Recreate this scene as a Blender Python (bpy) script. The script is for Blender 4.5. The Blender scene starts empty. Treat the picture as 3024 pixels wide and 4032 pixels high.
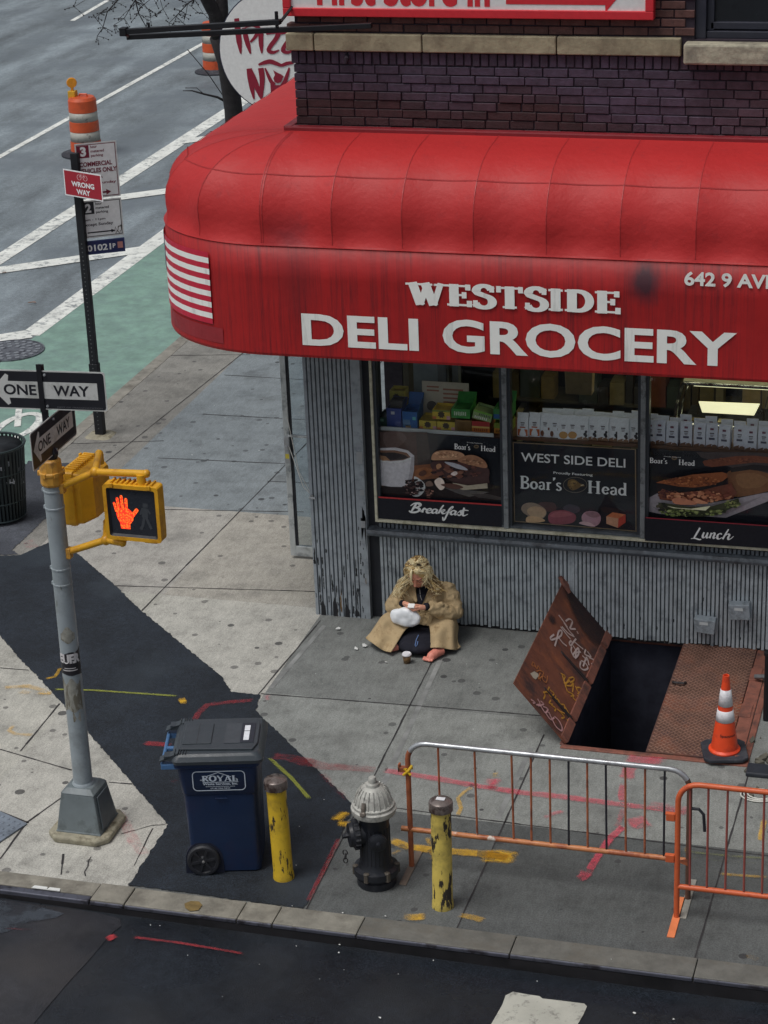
import bpy, bmesh, math, random
from mathutils import Vector, Matrix, noise
R_ = math.radians
random.seed(7)
sc = bpy.context.scene
COL = sc.collection

# ---------------------------------------------------------------- camera, sky, sun, exposure
YAW, PITCH, ROLL = R_(-16.70381), R_(22.53406), R_(-2.35309)
CAM = Vector((6.18627, -18.19431, 9.0))
fw = Vector((math.sin(YAW)*math.cos(PITCH), math.cos(YAW)*math.cos(PITCH), -math.sin(PITCH)))
rt0 = Vector((math.cos(YAW), -math.sin(YAW), 0)); up0 = rt0.cross(fw)
rt = math.cos(ROLL)*rt0 + math.sin(ROLL)*up0
up = -math.sin(ROLL)*rt0 + math.cos(ROLL)*up0
cd = bpy.data.cameras.new('camera'); cam = bpy.data.objects.new('camera', cd); COL.objects.link(cam)
m = Matrix((rt, up, -fw)).transposed().to_4x4(); m.translation = CAM; cam.matrix_world = m
cd.sensor_fit = 'VERTICAL'; cd.sensor_height = 36.0; cd.lens = 77.0; cd.clip_end = 400; cd.clip_start = .5
sc.camera = cam

w = bpy.data.worlds.new('World'); sc.world = w; w.use_nodes = True
nt = w.node_tree; bg = nt.nodes['Background']
sky = nt.nodes.new('ShaderNodeTexSky'); sky.sky_type = 'NISHITA'; sky.sun_disc = False
SUN_EL, SUN_AZ = R_(66), R_(222)
sky.sun_elevation = SUN_EL; sky.sun_rotation = SUN_AZ
sky.air_density = 1.0; sky.dust_density = 4.0; sky.ozone_density = 1.0
mx = nt.nodes.new('ShaderNodeMix'); mx.data_type = 'RGBA'          # overcast: most of the blue gone
bw = nt.nodes.new('ShaderNodeRGBToBW'); nt.links.new(sky.outputs[0], bw.inputs[0])
mx.inputs[0].default_value = .72; nt.links.new(sky.outputs[0], mx.inputs[6]); nt.links.new(bw.outputs[0], mx.inputs[7])
nt.links.new(mx.outputs[2], bg.inputs[0]); bg.inputs[1].default_value = .105
sd = bpy.data.lights.new('sun', 'SUN'); sun = bpy.data.objects.new('sun', sd); COL.objects.link(sun)
sd.energy = 1.5; sd.angle = R_(26); sd.color = (1, .97, .93)
sv = Vector((math.sin(SUN_AZ)*math.cos(SUN_EL), math.cos(SUN_AZ)*math.cos(SUN_EL), math.sin(SUN_EL)))
sun.rotation_euler = sv.to_track_quat('Z', 'Y').to_euler()
sc.view_settings.view_transform = 'Standard'; sc.view_settings.look = 'None'
sc.view_settings.exposure = 0.0; sc.view_settings.gamma = 1

# ---------------------------------------------------------------- survey helpers: sight lines to points of known planes
def ray(x, y):
    k = 1.8228; f = 8624.0
    return (rt*((x*k-1512)/f) - up*((y*k-2016)/f) + fw)
def G(x, y, z=0.0):
    r = ray(x, y); return CAM + r*((z-CAM.z)/r.z)
def W(x, y, Y=0.0):
    r = ray(x, y); return CAM + r*((Y-CAM.y)/r.y)
def WX(x, y, X=0.0):
    r = ray(x, y); return CAM + r*((X-CAM.x)/r.x)
AV = -0.07                                   # level of the carriageway beside the avenue kerb

# ---------------------------------------------------------------- materials
def nd(t, typ, props=None, **ins):
    n = t.nodes.new(typ)
    for k, v in (props or {}).items(): setattr(n, k, v)
    for k, v in ins.items():
        s = n.inputs[int(k[1:])] if (k[0] == 'i' and k[1:].isdigit()) else n.inputs[k.replace('_', ' ')]
        if isinstance(v, bpy.types.NodeSocket): t.links.new(v, s)
        else: s.default_value = v
    return n
def c4(c): return (c[0], c[1], c[2], 1)
def S(r, g, b):                              # sRGB 0-255 to linear
    f = lambda v: (v/255/12.92) if v <= 10 else ((v/255+.055)/1.055)**2.4
    return (f(r), f(g), f(b))
def ramp(t, fac, stops):
    n = t.nodes.new('ShaderNodeValToRGB'); t.links.new(fac, n.inputs[0]); e = n.color_ramp.elements
    while len(e) < len(stops): e.new(.5)
    for i, (p, c) in enumerate(stops):
        e[i].position = p; e[i].color = c4(c) if isinstance(c, tuple) else (c, c, c, 1)
    return n.outputs[0]
def mix(t, fac, a, b, mode='MIX'):
    n = t.nodes.new('ShaderNodeMix'); n.data_type = 'RGBA'; n.blend_type = mode
    for k, s, v in ((0, n.inputs[0], fac), (6, n.inputs[6], a), (7, n.inputs[7], b)):
        if isinstance(v, bpy.types.NodeSocket): t.links.new(v, s)
        elif k == 0: s.default_value = v
        else: s.default_value = c4(v) if isinstance(v, tuple) else (v, v, v, 1)
    return n.outputs[2]
def math_(t, op, a, b=0.0):
    n = t.nodes.new('ShaderNodeMath'); n.operation = op
    for s, v in ((n.inputs[0], a), (n.inputs[1], b)):
        if isinstance(v, bpy.types.NodeSocket): t.links.new(v, s)
        else: s.default_value = v
    return n.outputs[0]
def noise_(t, co, scale, detail=4, rough=.6, sx=None):
    if sx:
        mp = nd(t, 'ShaderNodeMapping', None, Vector=co, Scale=sx); co = mp.outputs[0]
    return nd(t, 'ShaderNodeTexNoise', None, Vector=co, Scale=scale, Detail=detail, Roughness=rough).outputs[0]
def new_mat(name):
    m = bpy.data.materials.new(name); m.use_nodes = True
    t = m.node_tree; b = t.nodes['Principled BSDF']
    co = nd(t, 'ShaderNodeTexCoord').outputs['Object']
    return m, t, b, co
def L(t, a, b): t.links.new(a, b)
def bump(t, b, h, strength=.3, dist=.01):
    n = nd(t, 'ShaderNodeBump', None, Strength=strength, Distance=dist, Height=h); L(t, n.outputs[0], b.inputs['Normal'])
MATS = {}
def mat(name, col, rough=.6, metal=0.0, var=.18, vs=7.0, bmp=.0, bs=60.0, dirt=None, ds=3.0, dth=(.5, .62), streak=False,
        attr=None, emis=0.0, coat=0.0, spec=.5, chip=None, cs=14.0, cth=(.62, .66)):
    if name in MATS: return MATS[name]
    m, t, b, co = new_mat(name)
    n1 = noise_(t, co, vs, 5)
    v = ramp(t, n1, [(.25, 1-var), (.75, 1+var*.6)])
    c = mix(t, 1.0, tuple(col), v, 'MULTIPLY')
    if attr:
        a = nd(t, 'ShaderNodeAttribute', {'attribute_name': attr}).outputs[0]; c = mix(t, 1.0, c, a, 'MULTIPLY')
    if dirt:
        f = ramp(t, noise_(t, co, ds, 6, .7, (1, 1, .12) if streak else None), [(dth[0], 0.0), (dth[1], 1.0)])
        c = mix(t, f, c, tuple(dirt))
    if chip:
        f = ramp(t, noise_(t, co, cs, 5, .65, (1, 1, .26)), [(cth[0], 0.0), (cth[1], 1.0)])
        c = mix(t, f, c, tuple(chip))
    L(t, c, b.inputs['Base Color'])
    rr = ramp(t, noise_(t, co, vs*1.7, 4), [(.3, max(0, rough-.12)), (.7, min(1, rough+.1))]); L(t, rr, b.inputs['Roughness'])
    b.inputs['Metallic'].default_value = metal; b.inputs['Specular IOR Level'].default_value = spec
    b.inputs['Coat Weight'].default_value = coat
    if bmp: bump(t, b, noise_(t, co, bs, 4), bmp, .01)
    if emis: L(t, c, b.inputs['Emission Color']); b.inputs['Emission Strength'].default_value = emis
    MATS[name] = m
    return m
def flat(r, g, b, rough=.5):                 # plain print colours
    return mat('print_%d_%d_%d' % (r, g, b), S(r, g, b), rough, var=.10, vs=25)

# ---------------------------------------------------------------- mesh builder
class MB:
    def __init__(s, off=(0, 0, 0)): s.v = []; s.f = []; s.mi = []; s.off = Vector(off); s.cur = 0; s.ch = []
    def add(s, vs, fs, mi=None):
        b = len(s.v); s.ch.append((b, len(s.f))); s.v += [Vector(p)-s.off for p in vs]
        for f in fs: s.f.append([b+i for i in f]); s.mi.append(s.cur if mi is None else mi)
        return s
    def box(s, lo, hi, mi=None):
        x0, y0, z0 = lo; x1, y1, z1 = hi
        return s.add([(x0,y0,z0),(x1,y0,z0),(x1,y1,z0),(x0,y1,z0),(x0,y0,z1),(x1,y0,z1),(x1,y1,z1),(x0,y1,z1)],
              [(0,3,2,1),(4,5,6,7),(0,1,5,4),(1,2,6,5),(2,3,7,6),(3,0,4,7)], mi)
    def obox(s, c, ax, hs, mi=None):         # oriented box: centre, three axes, half sizes
        c = Vector(c); X, Y, Z = [Vector(a).normalized()*h for a, h in zip(ax, hs)]
        vs = [c+X*i+Y*j+Z*k for k in (-1, 1) for (i, j) in ((-1,-1),(1,-1),(1,1),(-1,1))]
        return s.add(vs, [(0,3,2,1),(4,5,6,7),(0,1,5,4),(1,2,6,5),(2,3,7,6),(3,0,4,7)], mi)
    def frust(s, c0, h0, c1, h1, mi=None):   # tapered box between two rectangles (half sizes)
        vs = []
        for c, h in ((c0, h0), (c1, h1)):
            for i, j in ((-1,-1),(1,-1),(1,1),(-1,1)): vs.append((c[0]+i*h[0], c[1]+j*h[1], c[2]))
        return s.add(vs, [(0,3,2,1),(4,5,6,7),(0,1,5,4),(1,2,6,5),(2,3,7,6),(3,0,4,7)], mi)
    def poly(s, pts, mi=None): return s.add(pts, [list(range(len(pts)))], mi)
    def prism(s, pts, d, mi=None):           # polygon extruded along vector d
        d = Vector(d); n = len(pts); p = [Vector(q) for q in pts]
        return s.add(p+[q+d for q in p], [list(range(n-1, -1, -1)), list(range(n, 2*n))]+[(i, (i+1) % n, n+(i+1) % n, n+i) for i in range(n)], mi)
    def tube(s, path, r, n=10, caps=True, mi=None, flatten=None):
        P = [Vector(p) for p in path]; rs = r if isinstance(r, (list, tuple)) else [r]*len(P)
        vs = []; ref = None
        for i, p in enumerate(P):
            t = (P[min(i+1, len(P)-1)]-P[max(i-1, 0)]).normalized()
            if ref is None: ref = Vector((0, 0, 1)) if abs(t.z) < .9 else Vector((1, 0, 0))
            u = (ref - t*ref.dot(t))
            if u.length < 1e-6: u = t.orthogonal()
            u.normalize(); v = t.cross(u); ref = u
            for k in range(n):
                a = 2*math.pi*k/n; vs.append(p+u*math.cos(a)*rs[i]+v*math.sin(a)*rs[i])
        fs = [(i*n+k, i*n+(k+1) % n, (i+1)*n+(k+1) % n, (i+1)*n+k) for i in range(len(P)-1) for k in range(n)]
        if caps: fs += [list(range(n-1, -1, -1)), [(len(P)-1)*n+k for k in range(n)]]
        return s.add(vs, fs, mi)
    def lathe(s, prof, c, axis=(0, 0, 1), n=28, mi=None, mis=None):
        c = Vector(c); A = Vector(axis).normalized(); u = A.orthogonal().normalized() if abs(A.z) < .99 else Vector((1, 0, 0)); v = A.cross(u)
        vs = [c+A*h+(u*math.cos(2*math.pi*k/n)+v*math.sin(2*math.pi*k/n))*r for r, h in prof for k in range(n)]
        b = len(s.v); s.ch.append((b, len(s.f))); s.v += [p-s.off for p in vs]
        for i in range(len(prof)-1):
            for k in range(n):
                s.f.append([b+i*n+k, b+i*n+(k+1) % n, b+(i+1)*n+(k+1) % n, b+(i+1)*n+k]); s.mi.append(mis[i] if mis else (s.cur if mi is None else mi))
        for i, rev in ((0, True), (len(prof)-1, False)):
            if prof[i][0] > 1e-4:
                r = [b+i*n+k for k in range(n)]; s.f.append(r[::-1] if rev else r); s.mi.append(mis[min(i, len(mis)-1)] if mis else (s.cur if mi is None else mi))
        return s
    def ball(s, c, r, n=12, m=8, mi=None, ax=None):
        c = Vector(c); r = (r, r, r) if not isinstance(r, (tuple, list)) else r
        ax = ax or (Vector((1,0,0)), Vector((0,1,0)), Vector((0,0,1)))
        vs = [c+ax[2]*r[2]]; 
        for i in range(1, m):
            a = math.pi*i/m
            for k in range(n):
                b = 2*math.pi*k/n; vs.append(c+ax[0]*(r[0]*math.sin(a)*math.cos(b))+ax[1]*(r[1]*math.sin(a)*math.sin(b))+ax[2]*(r[2]*math.cos(a)))
        vs.append(c-ax[2]*r[2]); e = len(vs)-1
        fs = [(0, 1+k, 1+(k+1) % n) for k in range(n)]
        for i in range(m-2):
            fs += [(1+i*n+k, 1+(i+1)*n+k, 1+(i+1)*n+(k+1) % n, 1+i*n+(k+1) % n) for k in range(n)]
        fs += [(e, 1+(m-2)*n+(k+1) % n, 1+(m-2)*n+k) for k in range(n)]
        return s.add(vs, fs, mi)
    def build_each(s, name, mats, parent=None, **k):
        """every added piece becomes an object of its own"""
        out = []
        for (v0, f0), (v1, f1) in zip(s.ch, s.ch[1:]+[(len(s.v), len(s.f))]):
            if f1 == f0: continue
            q = MB(s.off); q.v = s.v[v0:v1]; q.f = [[i-v0 for i in f] for f in s.f[f0:f1]]; q.mi = s.mi[f0:f1]
            out.append(q.build(name, mats, parent, **k))
        return out
    def build(s, name, mats, parent=None, smooth=False, bevel=0.0, seg=2, label=None, auto=None, vcol=None):
        me = bpy.data.meshes.new(name); me.from_pydata([tuple(p) for p in s.v], [], s.f)
        mats = mats if isinstance(mats, (list, tuple)) else [mats]
        for q in mats: me.materials.append(q)
        if len(mats) > 1: me.polygons.foreach_set('material_index', s.mi)
        if smooth: me.polygons.foreach_set('use_smooth', [True]*len(me.polygons))
        if vcol is not None:                 # per-face colours
            a = me.color_attributes.new('tint', 'FLOAT_COLOR', 'CORNER')
            for p, c in zip(me.polygons, vcol):
                for li in p.loop_indices: a.data[li].color = c4(c)
        me.update()
        o = bpy.data.objects.new(name, me); COL.objects.link(o)
        if parent: o.parent = parent
        else: o.location = s.off
        if auto is not None: me.set_sharp_from_angle(angle=R_(auto))
        if bevel:
            b = o.modifiers.new('bevel', 'BEVEL'); b.width = bevel; b.segments = seg; b.limit_method = 'ANGLE'; b.angle_limit = R_(35)
        if label: o['label'] = label
        return o
def tag(o, label, cat, group=None, kind=None):
    if label: o['label'] = label
    if cat: o['category'] = cat
    if group: o['group'] = group
    if kind: o['kind'] = kind
    return o
def thing(name, label, cat, loc=(0, 0, 0), rz=0.0, group=None):
    o = bpy.data.objects.new(name, None); COL.objects.link(o); o.empty_display_size = .2
    o.location = loc; o.rotation_euler = (0, 0, rz)
    return tag(o, label, cat, group)
def struct(mb, name, m, **k):
    o = mb.build(name, m, **k); o['kind'] = 'structure'; return o
def dup(root, loc, rz=None, label=None):
    r = root.copy(); COL.objects.link(r); r.location = loc
    if rz is not None: r.rotation_euler = (0, 0, rz)
    if label: r['label'] = label
    for ch in list(root.children):
        c = ch.copy(); COL.objects.link(c); c.parent = r
        for g in list(ch.children):
            d = g.copy(); COL.objects.link(d); d.parent = c
    return r
def lerp(a, b, t): return a+(b-a)*t

# ---------------------------------------------------------------- lettering
_tc = {}
def text_poly(s, bold=0.0, sp=1.0):
    key = (s, bold, sp)
    if key in _tc: return _tc[key]
    cu = bpy.data.curves.new('t', 'FONT'); cu.body = s; cu.size = 1; cu.offset = bold; cu.resolution_u = 4; cu.space_character = sp
    o = bpy.data.objects.new('t', cu); COL.objects.link(o); bpy.context.view_layer.update()
    dg = bpy.context.evaluated_depsgraph_get(); me = bpy.data.meshes.new_from_object(o.evaluated_get(dg))
    vs = [(v.co.x, v.co.y) for v in me.vertices]; fs = [list(p.vertices) for p in me.polygons]
    x0 = min(v[0] for v in vs); x1 = max(v[0] for v in vs); y0 = min(v[1] for v in vs); y1 = max(v[1] for v in vs)
    vs = [((x-x0)/(x1-x0), (y-y0)/(y1-y0)) for x, y in vs]
    bpy.data.objects.remove(o); bpy.data.curves.remove(cu); bpy.data.meshes.remove(me)
    _tc[key] = (vs, fs); return vs, fs
def put_text(mb, s, O, U, V, bold=0.0, shear=0.0, mi=None, sp=1.0, lift=None):
    """text filling the parallelogram O, O+U, O+V"""
    vs, fs = text_poly(s, bold, sp); O, U, V = Vector(O), Vector(U), Vector(V)
    n = U.cross(V).normalized()*(lift or 0)
    sh = Vector((0, 0, 0)) if not shear else U.normalized()*shear*V.length
    mb.add([O+U*x+V*y+sh*y+n for x, y in vs], fs, mi)
def put_map(mb, s, fn, bold=0.0, mi=None, sp=1.0):
    vs, fs = text_poly(s, bold, sp); mb.add([fn(x, y) for x, y in vs], fs, mi)
def arc(cx, cy, rx, ry, a0, a1, n=12):
    return [(cx+rx*math.cos(R_(lerp(a0, a1, i/n))), cy+ry*math.sin(R_(lerp(a0, a1, i/n)))) for i in range(n+1)]
def ribbon2(pts, w, nib=1.0, ang=0.0):
    """2-D stroke of a nib: returns vertices and quads"""
    n = len(pts); ws = w if isinstance(w, (list, tuple)) else [w]*n
    vs = []; fs = []
    for i in range(n):
        a = Vector(pts[max(i-1, 0)]); b = Vector(pts[min(i+1, n-1)]); d = (b-a)
        if d.length < 1e-9: d = Vector((1, 0))
        d.normalize(); nx, ny = -d.y, d.x
        k = ws[i]*.5*math.sqrt((math.cos(ang)*nx+math.sin(ang)*ny)**2 + (nib*(-math.sin(ang)*nx+math.cos(ang)*ny))**2)
        vs += [(pts[i][0]+nx*k, pts[i][1]+ny*k), (pts[i][0]-nx*k, pts[i][1]-ny*k)]
    for i in range(n-1): fs.append((2*i, 2*i+1, 2*i+3, 2*i+2))
    return vs, fs
def bar(x0, y0, x1, y1, w): return [((x0, y0), (x1, y1)), w]
# serif letters: strokes in a box of height 1 (x height .62); each stroke is (points, width)
def serif(ch, T, t, s):
    """T thick, t thin, s half serif"""
    h = .62; f = []
    def V(x, y0, y1, w=T, top=True, bot=True):
        f.append(([(x, y0), (x, y1)], w))
        if bot: f.append(([(x-w/2-s, y0+t/2), (x+w/2+s, y0+t/2)], t))
        if top: f.append(([(x-w/2-s, y1-t/2), (x+w/2+s, y1-t/2)], t))
    wd = .7
    if ch == 'W':
        wd = 1.15
        for a, b, w in (((.12, 1), (.36, 0), T), ((.36, 0), (.58, .95), t*1.3), ((.52, 1), (.78, 0), T), ((.78, 0), (1.02, 1), t*1.3)): f.append(([a, b], w))
        for x in (.12, .55, 1.02): f.append(([(x-T/2-s, 1-t/2), (x+T/2+s*.8, 1-t/2)], t))
    elif ch == 'E':
        wd = .72; V(.2, 0, 1); f += [([(.2, 1-t/2), (.66, 1-t/2)], t), ([(.2, .52), (.52, .52)], t), ([(.2, t/2), (.68, t/2)], t),
              ([(.64, 1), (.64, .74)], t*1.1), ([(.68, 0), (.68, .28)], t*1.1), ([(.52, .66), (.52, .38)], t)]
    elif ch == 'S':
        wd = .66; p = arc(.34, .74, .24, .24, 20, 200, 10)+arc(.33, .27, .27, .26, 70, -160, 14)[0:]
        f.append((p, T*.95)); f.append(([(.585, .98), (.585, .70)], t)); f.append(([(.07, .02), (.07, .32)], t))
    elif ch == 'T':
        wd = .8; V(.4, 0, 1, top=False); f += [([(.04, 1-t/2), (.76, 1-t/2)], t), ([(.06, 1), (.06, .72)], t), ([(.74, 1), (.74, .72)], t)]
    elif ch == 'I': wd = .42; V(.2, 0, 1)
    elif ch == 'D':
        wd = .84; V(.2, 0, 1); f.append(([(.2, 1-t/2), (.4, 1-t/2)]+arc(.4, .5, .34, .5-t/2, 88, -88, 14)+[(.2, t/2)], T*.9))
    elif ch == 'B':
        wd = .74; V(.2, 0, 1); f.append(([(.2, 1-t/2)]+arc(.4, .75, .22, .25-t/2, 88, -88, 8)+[(.2, .5)], T*.8)); f.append(([(.2, .5)]+arc(.42, .26, .25, .26-t/2, 88, -88, 8)+[(.2, t/2)], T*.85))
    elif ch == 'H': wd = .98; V(.2, 0, 1); V(.76, 0, 1); f.append(([(.2, .52), (.76, .52)], t))
    elif ch == 'R':
        wd = .84; V(.2, 0, 1); f.append(([(.2, 1-t/2)]+arc(.42, .74, .22, .26-t/2, 88, -88, 8)+[(.2, .48)], T*.8)); f.append(([(.4, .48), (.76, t/2)], T*.9)); f.append(([(.66, t/2), (.86, t/2)], t))
    elif ch == 'O': wd = .9; f.append((arc(.45, .5, .37, .46, 0, 360, 24), T))
    elif ch == 'Y': wd = .86; V(.43, 0, .45, top=False); f += [([(.1, 1), (.43, .42)], T*.9), ([(.78, 1), (.43, .42)], t*1.3), ([(0, 1-t/2), (.26, 1-t/2)], t), ([(.64, 1-t/2), (.9, 1-t/2)], t)]
    elif ch == 'A': wd = .9; f += [([(.12, 0), (.44, 1)], t*1.3), ([(.44, 1), (.78, 0)], T), ([(.24, .32), (.66, .32)], t), ([(0, t/2), (.24, t/2)], t), ([(.64, t/2), (.92, t/2)], t)]
    elif ch == 'L': wd = .68; V(.2, 0, 1); f += [([(.2, t/2), (.66, t/2)], t), ([(.65, 0), (.65, .28)], t)]
    elif ch == 'o': wd = .58; f.append((arc(.29, h/2, .22, h/2-.05, 0, 360, 20), T*.9))
    elif ch == 'a': wd = .52; f += [(arc(.23, .43, .17, .16, 160, 10, 7)+[(.40, .1)], T*.75), (arc(.22, .17, .15, .14, 70, 290, 9)+[(.4, .14)], T*.75), ([(.38, .04), (.5, .04)], t)]
    elif ch == 'r': wd = .42; V(.14, 0, h, T*.85, True, True); f.append((arc(.30, .40, .14, .18, 170, 60, 6), T*.7))
    elif ch == "'": wd = .2; f.append(([(.12, 1.0), (.13, .9), (.06, .76)], [T, T*.9, T*.3]))
    elif ch == 's': wd = .44; f.append((arc(.22, .46, .14, .13, 25, 200, 8)+arc(.21, .16, .16, .14, 70, -165, 10), T*.75))
    elif ch == 'e': wd = .52; f += [(arc(.26, h/2, .2, h/2-.05, 10, 325, 16), T*.8), ([(.07, .33), (.45, .33)], t)]
    elif ch == 'd': wd = .62; f += [(arc(.25, h/2, .19, h/2-.06, 40, 320, 14), T*.85), ([(.46, .02), (.46, 1)], T*.85), ([(.34, .98), (.46, .98)], t), ([(.46, t/2), (.58, t/2)], t)]
    else: wd = .4; f = []
    return f, wd
def put_serif(mb, s, O, U, V, T=.2, t=.09, sr=.07, gap=.06, mi=None, lift=.002, hmax=1.0):
    x = 0; strokes = []
    for ch in s:
        f, wd = serif(ch, T, t, sr)
        for pts, w_ in f: strokes.append(([(p[0]+x, p[1]) for p in pts], w_))
        x += wd+gap
    tot = x-gap; O, U, V = Vector(O), Vector(U), Vector(V); n = U.cross(V).normalized()
    for i, (pts, w_) in enumerate(strokes):
        vs, fs = ribbon2(pts, w_, .62, 0.0)
        mb.add([O+U*(a/tot)+V*b+n*(lift+i*.00012) for a, b in vs], fs, mi)
# brush script
def put_strokes(mb, strokes, O, U, V, mi=None, lift=.002, nib=1.0, ang=0.0):
    O, U, V = Vector(O), Vector(U), Vector(V); n = U.cross(V).normalized()
    for i, (pts, w_) in enumerate(strokes):
        # smooth the stroke
        q = [Vector(p) for p in pts]; ww = w_ if isinstance(w_, (list, tuple)) else [w_]*len(q)
        out = []; ow = []
        for k in range(len(q)-1):
            p0, p1, p2, p3 = q[max(k-1, 0)], q[k], q[k+1], q[min(k+2, len(q)-1)]
            for j in range(5):
                u = j/5
                out.append(.5*((2*p1)+(-p0+p2)*u+(2*p0-5*p1+4*p2-p3)*u*u+(-p0+3*p1-3*p2+p3)*u**3)); ow.append(lerp(ww[k], ww[k+1], u))
        out.append(q[-1]); ow.append(ww[-1])
        vs, fs = ribbon2([tuple(p) for p in out], ow, nib, ang)
        mb.add([O+U*a+V*b+n*(lift+i*.00012) for a, b in vs], fs, mi)
# ================================================================ GROUND
def concrete_mat():
    m, t, b, co = new_mat('concrete')
    a = nd(t, 'ShaderNodeAttribute', {'attribute_name': 'tint'}).outputs[0]
    c = mix(t, 1.0, a, ramp(t, noise_(t, co, 2.6, 12, .78), [(.3, .58), (.5, 1.0), (.68, 1.2)]), 'MULTIPLY')
    c = mix(t, 1.0, c, ramp(t, noise_(t, co, 75, 4, .8), [(.32, .55), (.5, 1.0), (.68, 1.35)]), 'MULTIPLY')
    c = mix(t, 1.0, c, ramp(t, noise_(t, co, 26, 5, .75, (1, .22, 1)), [(.34, .86), (.6, 1.07)]), 'MULTIPLY')
    fl = ramp(t, noise_(t, co, 7, 9, .82), [(.60, 0.0), (.66, .5)]); c = mix(t, fl, c, (.10, .098, .09))
    stain = ramp(t, noise_(t, co, 1.1, 5, .6), [(.56, 0.0), (.74, .55)]); c = mix(t, stain, c, (.075, .075, .072))
    # trodden gum: small dark spots of uneven size
    v = nd(t, 'ShaderNodeTexVoronoi', {'feature': 'F1'}, Vector=co, Scale=5.2, Randomness=1.0)
    sp = math_(t, 'LESS_THAN', math_(t, 'ADD', v.outputs['Distance'], math_(t, 'MULTIPLY', noise_(t, co, 40, 2), .05)),
               math_(t, 'MULTIPLY', nd(t, 'ShaderNodeSeparateColor', None, i0=v.outputs['Color']).outputs[0], .23))
    c = mix(t, math_(t, 'MULTIPLY', sp, .6), c, (.035, .034, .038))
    v2 = nd(t, 'ShaderNodeTexVoronoi', {'feature': 'F1'}, Vector=co, Scale=2.9, Randomness=1.0)
    sp2 = math_(t, 'LESS_THAN', v2.outputs['Distance'], math_(t, 'MULTIPLY', nd(t, 'ShaderNodeSeparateColor', None, i0=v2.outputs['Color']).outputs[1], .13))
    c = mix(t, math_(t, 'MULTIPLY', sp2, .8), c, (.03, .03, .033))
    L(t, c, b.inputs['Base Color']); L(t, ramp(t, noise_(t, co, 1.6, 5), [(.3, .5), (.7, .85)]), b.inputs['Roughness'])
    b.inputs['Specular IOR Level'].default_value = .35
    bump(t, b, mix(t, .5, noise_(t, co, 130, 3, .7), noise_(t, co, 60, 3, .6, (1, .15, 1))), .35, .006)
    return m
def asphalt_mat(name, col, rough=(.6, .85), grain=.5, patch=None, spec=.4, streak=False):
    m, t, b, co = new_mat(name)
    c = mix(t, 1.0, col, ramp(t, noise_(t, co, 1.3, 7, .68, (1, .3, 1) if streak else None), [(.28, .5), (.72, 1.38)]), 'MULTIPLY')
    if streak: c = mix(t, 1.0, c, ramp(t, noise_(t, co, .35, 5, .6, (1.6, .16, 1)), [(.35, .72), (.62, 1.15)]), 'MULTIPLY')
    c = mix(t, 1.0, c, ramp(t, noise_(t, co, 90, 3, .75), [(.3, 1-grain), (.7, 1+grain)]), 'MULTIPLY')
    c = mix(t, 1.0, c, ramp(t, noise_(t, co, 14, 5, .7), [(.3, .78), (.7, 1.18)]), 'MULTIPLY')
    if patch: c = mix(t, ramp(t, noise_(t, co, .55, 4, .55), [(.5, 0.0), (.64, .8)]), c, patch)
    L(t, c, b.inputs['Base Color']); L(t, ramp(t, noise_(t, co, .9, 5, .6), [(.36, rough[0]), (.62, rough[1])]), b.inputs['Roughness'])
    b.inputs['Specular IOR Level'].default_value = spec
    bump(t, b, noise_(t, co, 110, 3, .8), .5, .008)
    return m
def worn_paint(name, col, under, th=(.40, .56), sc_=16):
    m, t, b, co = new_mat(name)
    f = ramp(t, math_(t, 'ADD', math_(t, 'MULTIPLY', noise_(t, co, sc_, 7, .75), .75), math_(t, 'MULTIPLY', noise_(t, co, 1.3, 4), .25)), [(th[0], 0.0), (th[1], 1.0)])
    c = mix(t, f, under, col)
    c = mix(t, 1.0, c, ramp(t, noise_(t, co, 3, 6), [(.3, .8), (.7, 1.1)]), 'MULTIPLY')
    L(t, c, b.inputs['Base Color']); b.inputs['Roughness'].default_value = .75
    bump(t, b, noise_(t, co, 110, 3, .8), .4, .006)
    return m
def spray_mat(name, col):
    m, t, b, co = new_mat(name)
    a = nd(t, 'ShaderNodeAttribute', {'attribute_name': 'tint'}).outputs['Fac']
    n = math_(t, 'ADD', math_(t, 'MULTIPLY', noise_(t, co, 120, 3, .8), .9), math_(t, 'MULTIPLY', noise_(t, co, 9, 5, .7), .8))
    al = ramp(t, math_(t, 'SUBTRACT', math_(t, 'MULTIPLY', a, 1.35), math_(t, 'MULTIPLY', n, .85)), [(0.0, 0.0), (.72, .70)])
    L(t, mix(t, 1.0, col, ramp(t, noise_(t, co, 30, 4), [(.3, .75), (.7, 1.15)]), 'MULTIPLY'), b.inputs['Base Color'])
    L(t, al, b.inputs['Alpha']); b.inputs['Roughness'].default_value = .75
    return m
CONC = concrete_mat()
STREET = asphalt_mat('street_asphalt', S(30, 35, 42), (.10, .55), .6, S(38, 40, 44), .5)
STREET2 = asphalt_mat('older_street_asphalt', S(44, 45, 50), (.10, .55), .5, S(54, 52, 53), .5)
PATCH = asphalt_mat('fresh_asphalt', S(33, 40, 49), (.5, .8), .95, S(52, 60, 68), .4)
PATCH_D = asphalt_mat('older_asphalt', S(78, 82, 90), (.5, .8), .7, S(58, 62, 70), .4)
AVE = asphalt_mat('avenue_asphalt', S(124, 134, 140), (.45, .8), .45, S(104, 113, 120), .4, True)
GREEN = worn_paint('green_lane_paint', S(130, 164, 150), S(112, 136, 132), (.34, .62), 7)
WHITE = worn_paint('white_road_paint', S(226, 229, 224), S(122, 130, 134), (.38, .49), 10)
WHITE2 = worn_paint('worn_crossing_paint', S(178, 178, 168), S(84, 82, 80), (.36, .47), 9)
JOINT = mat('joint_filler', S(52, 50, 52), .9, var=.5, vs=3)

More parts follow.
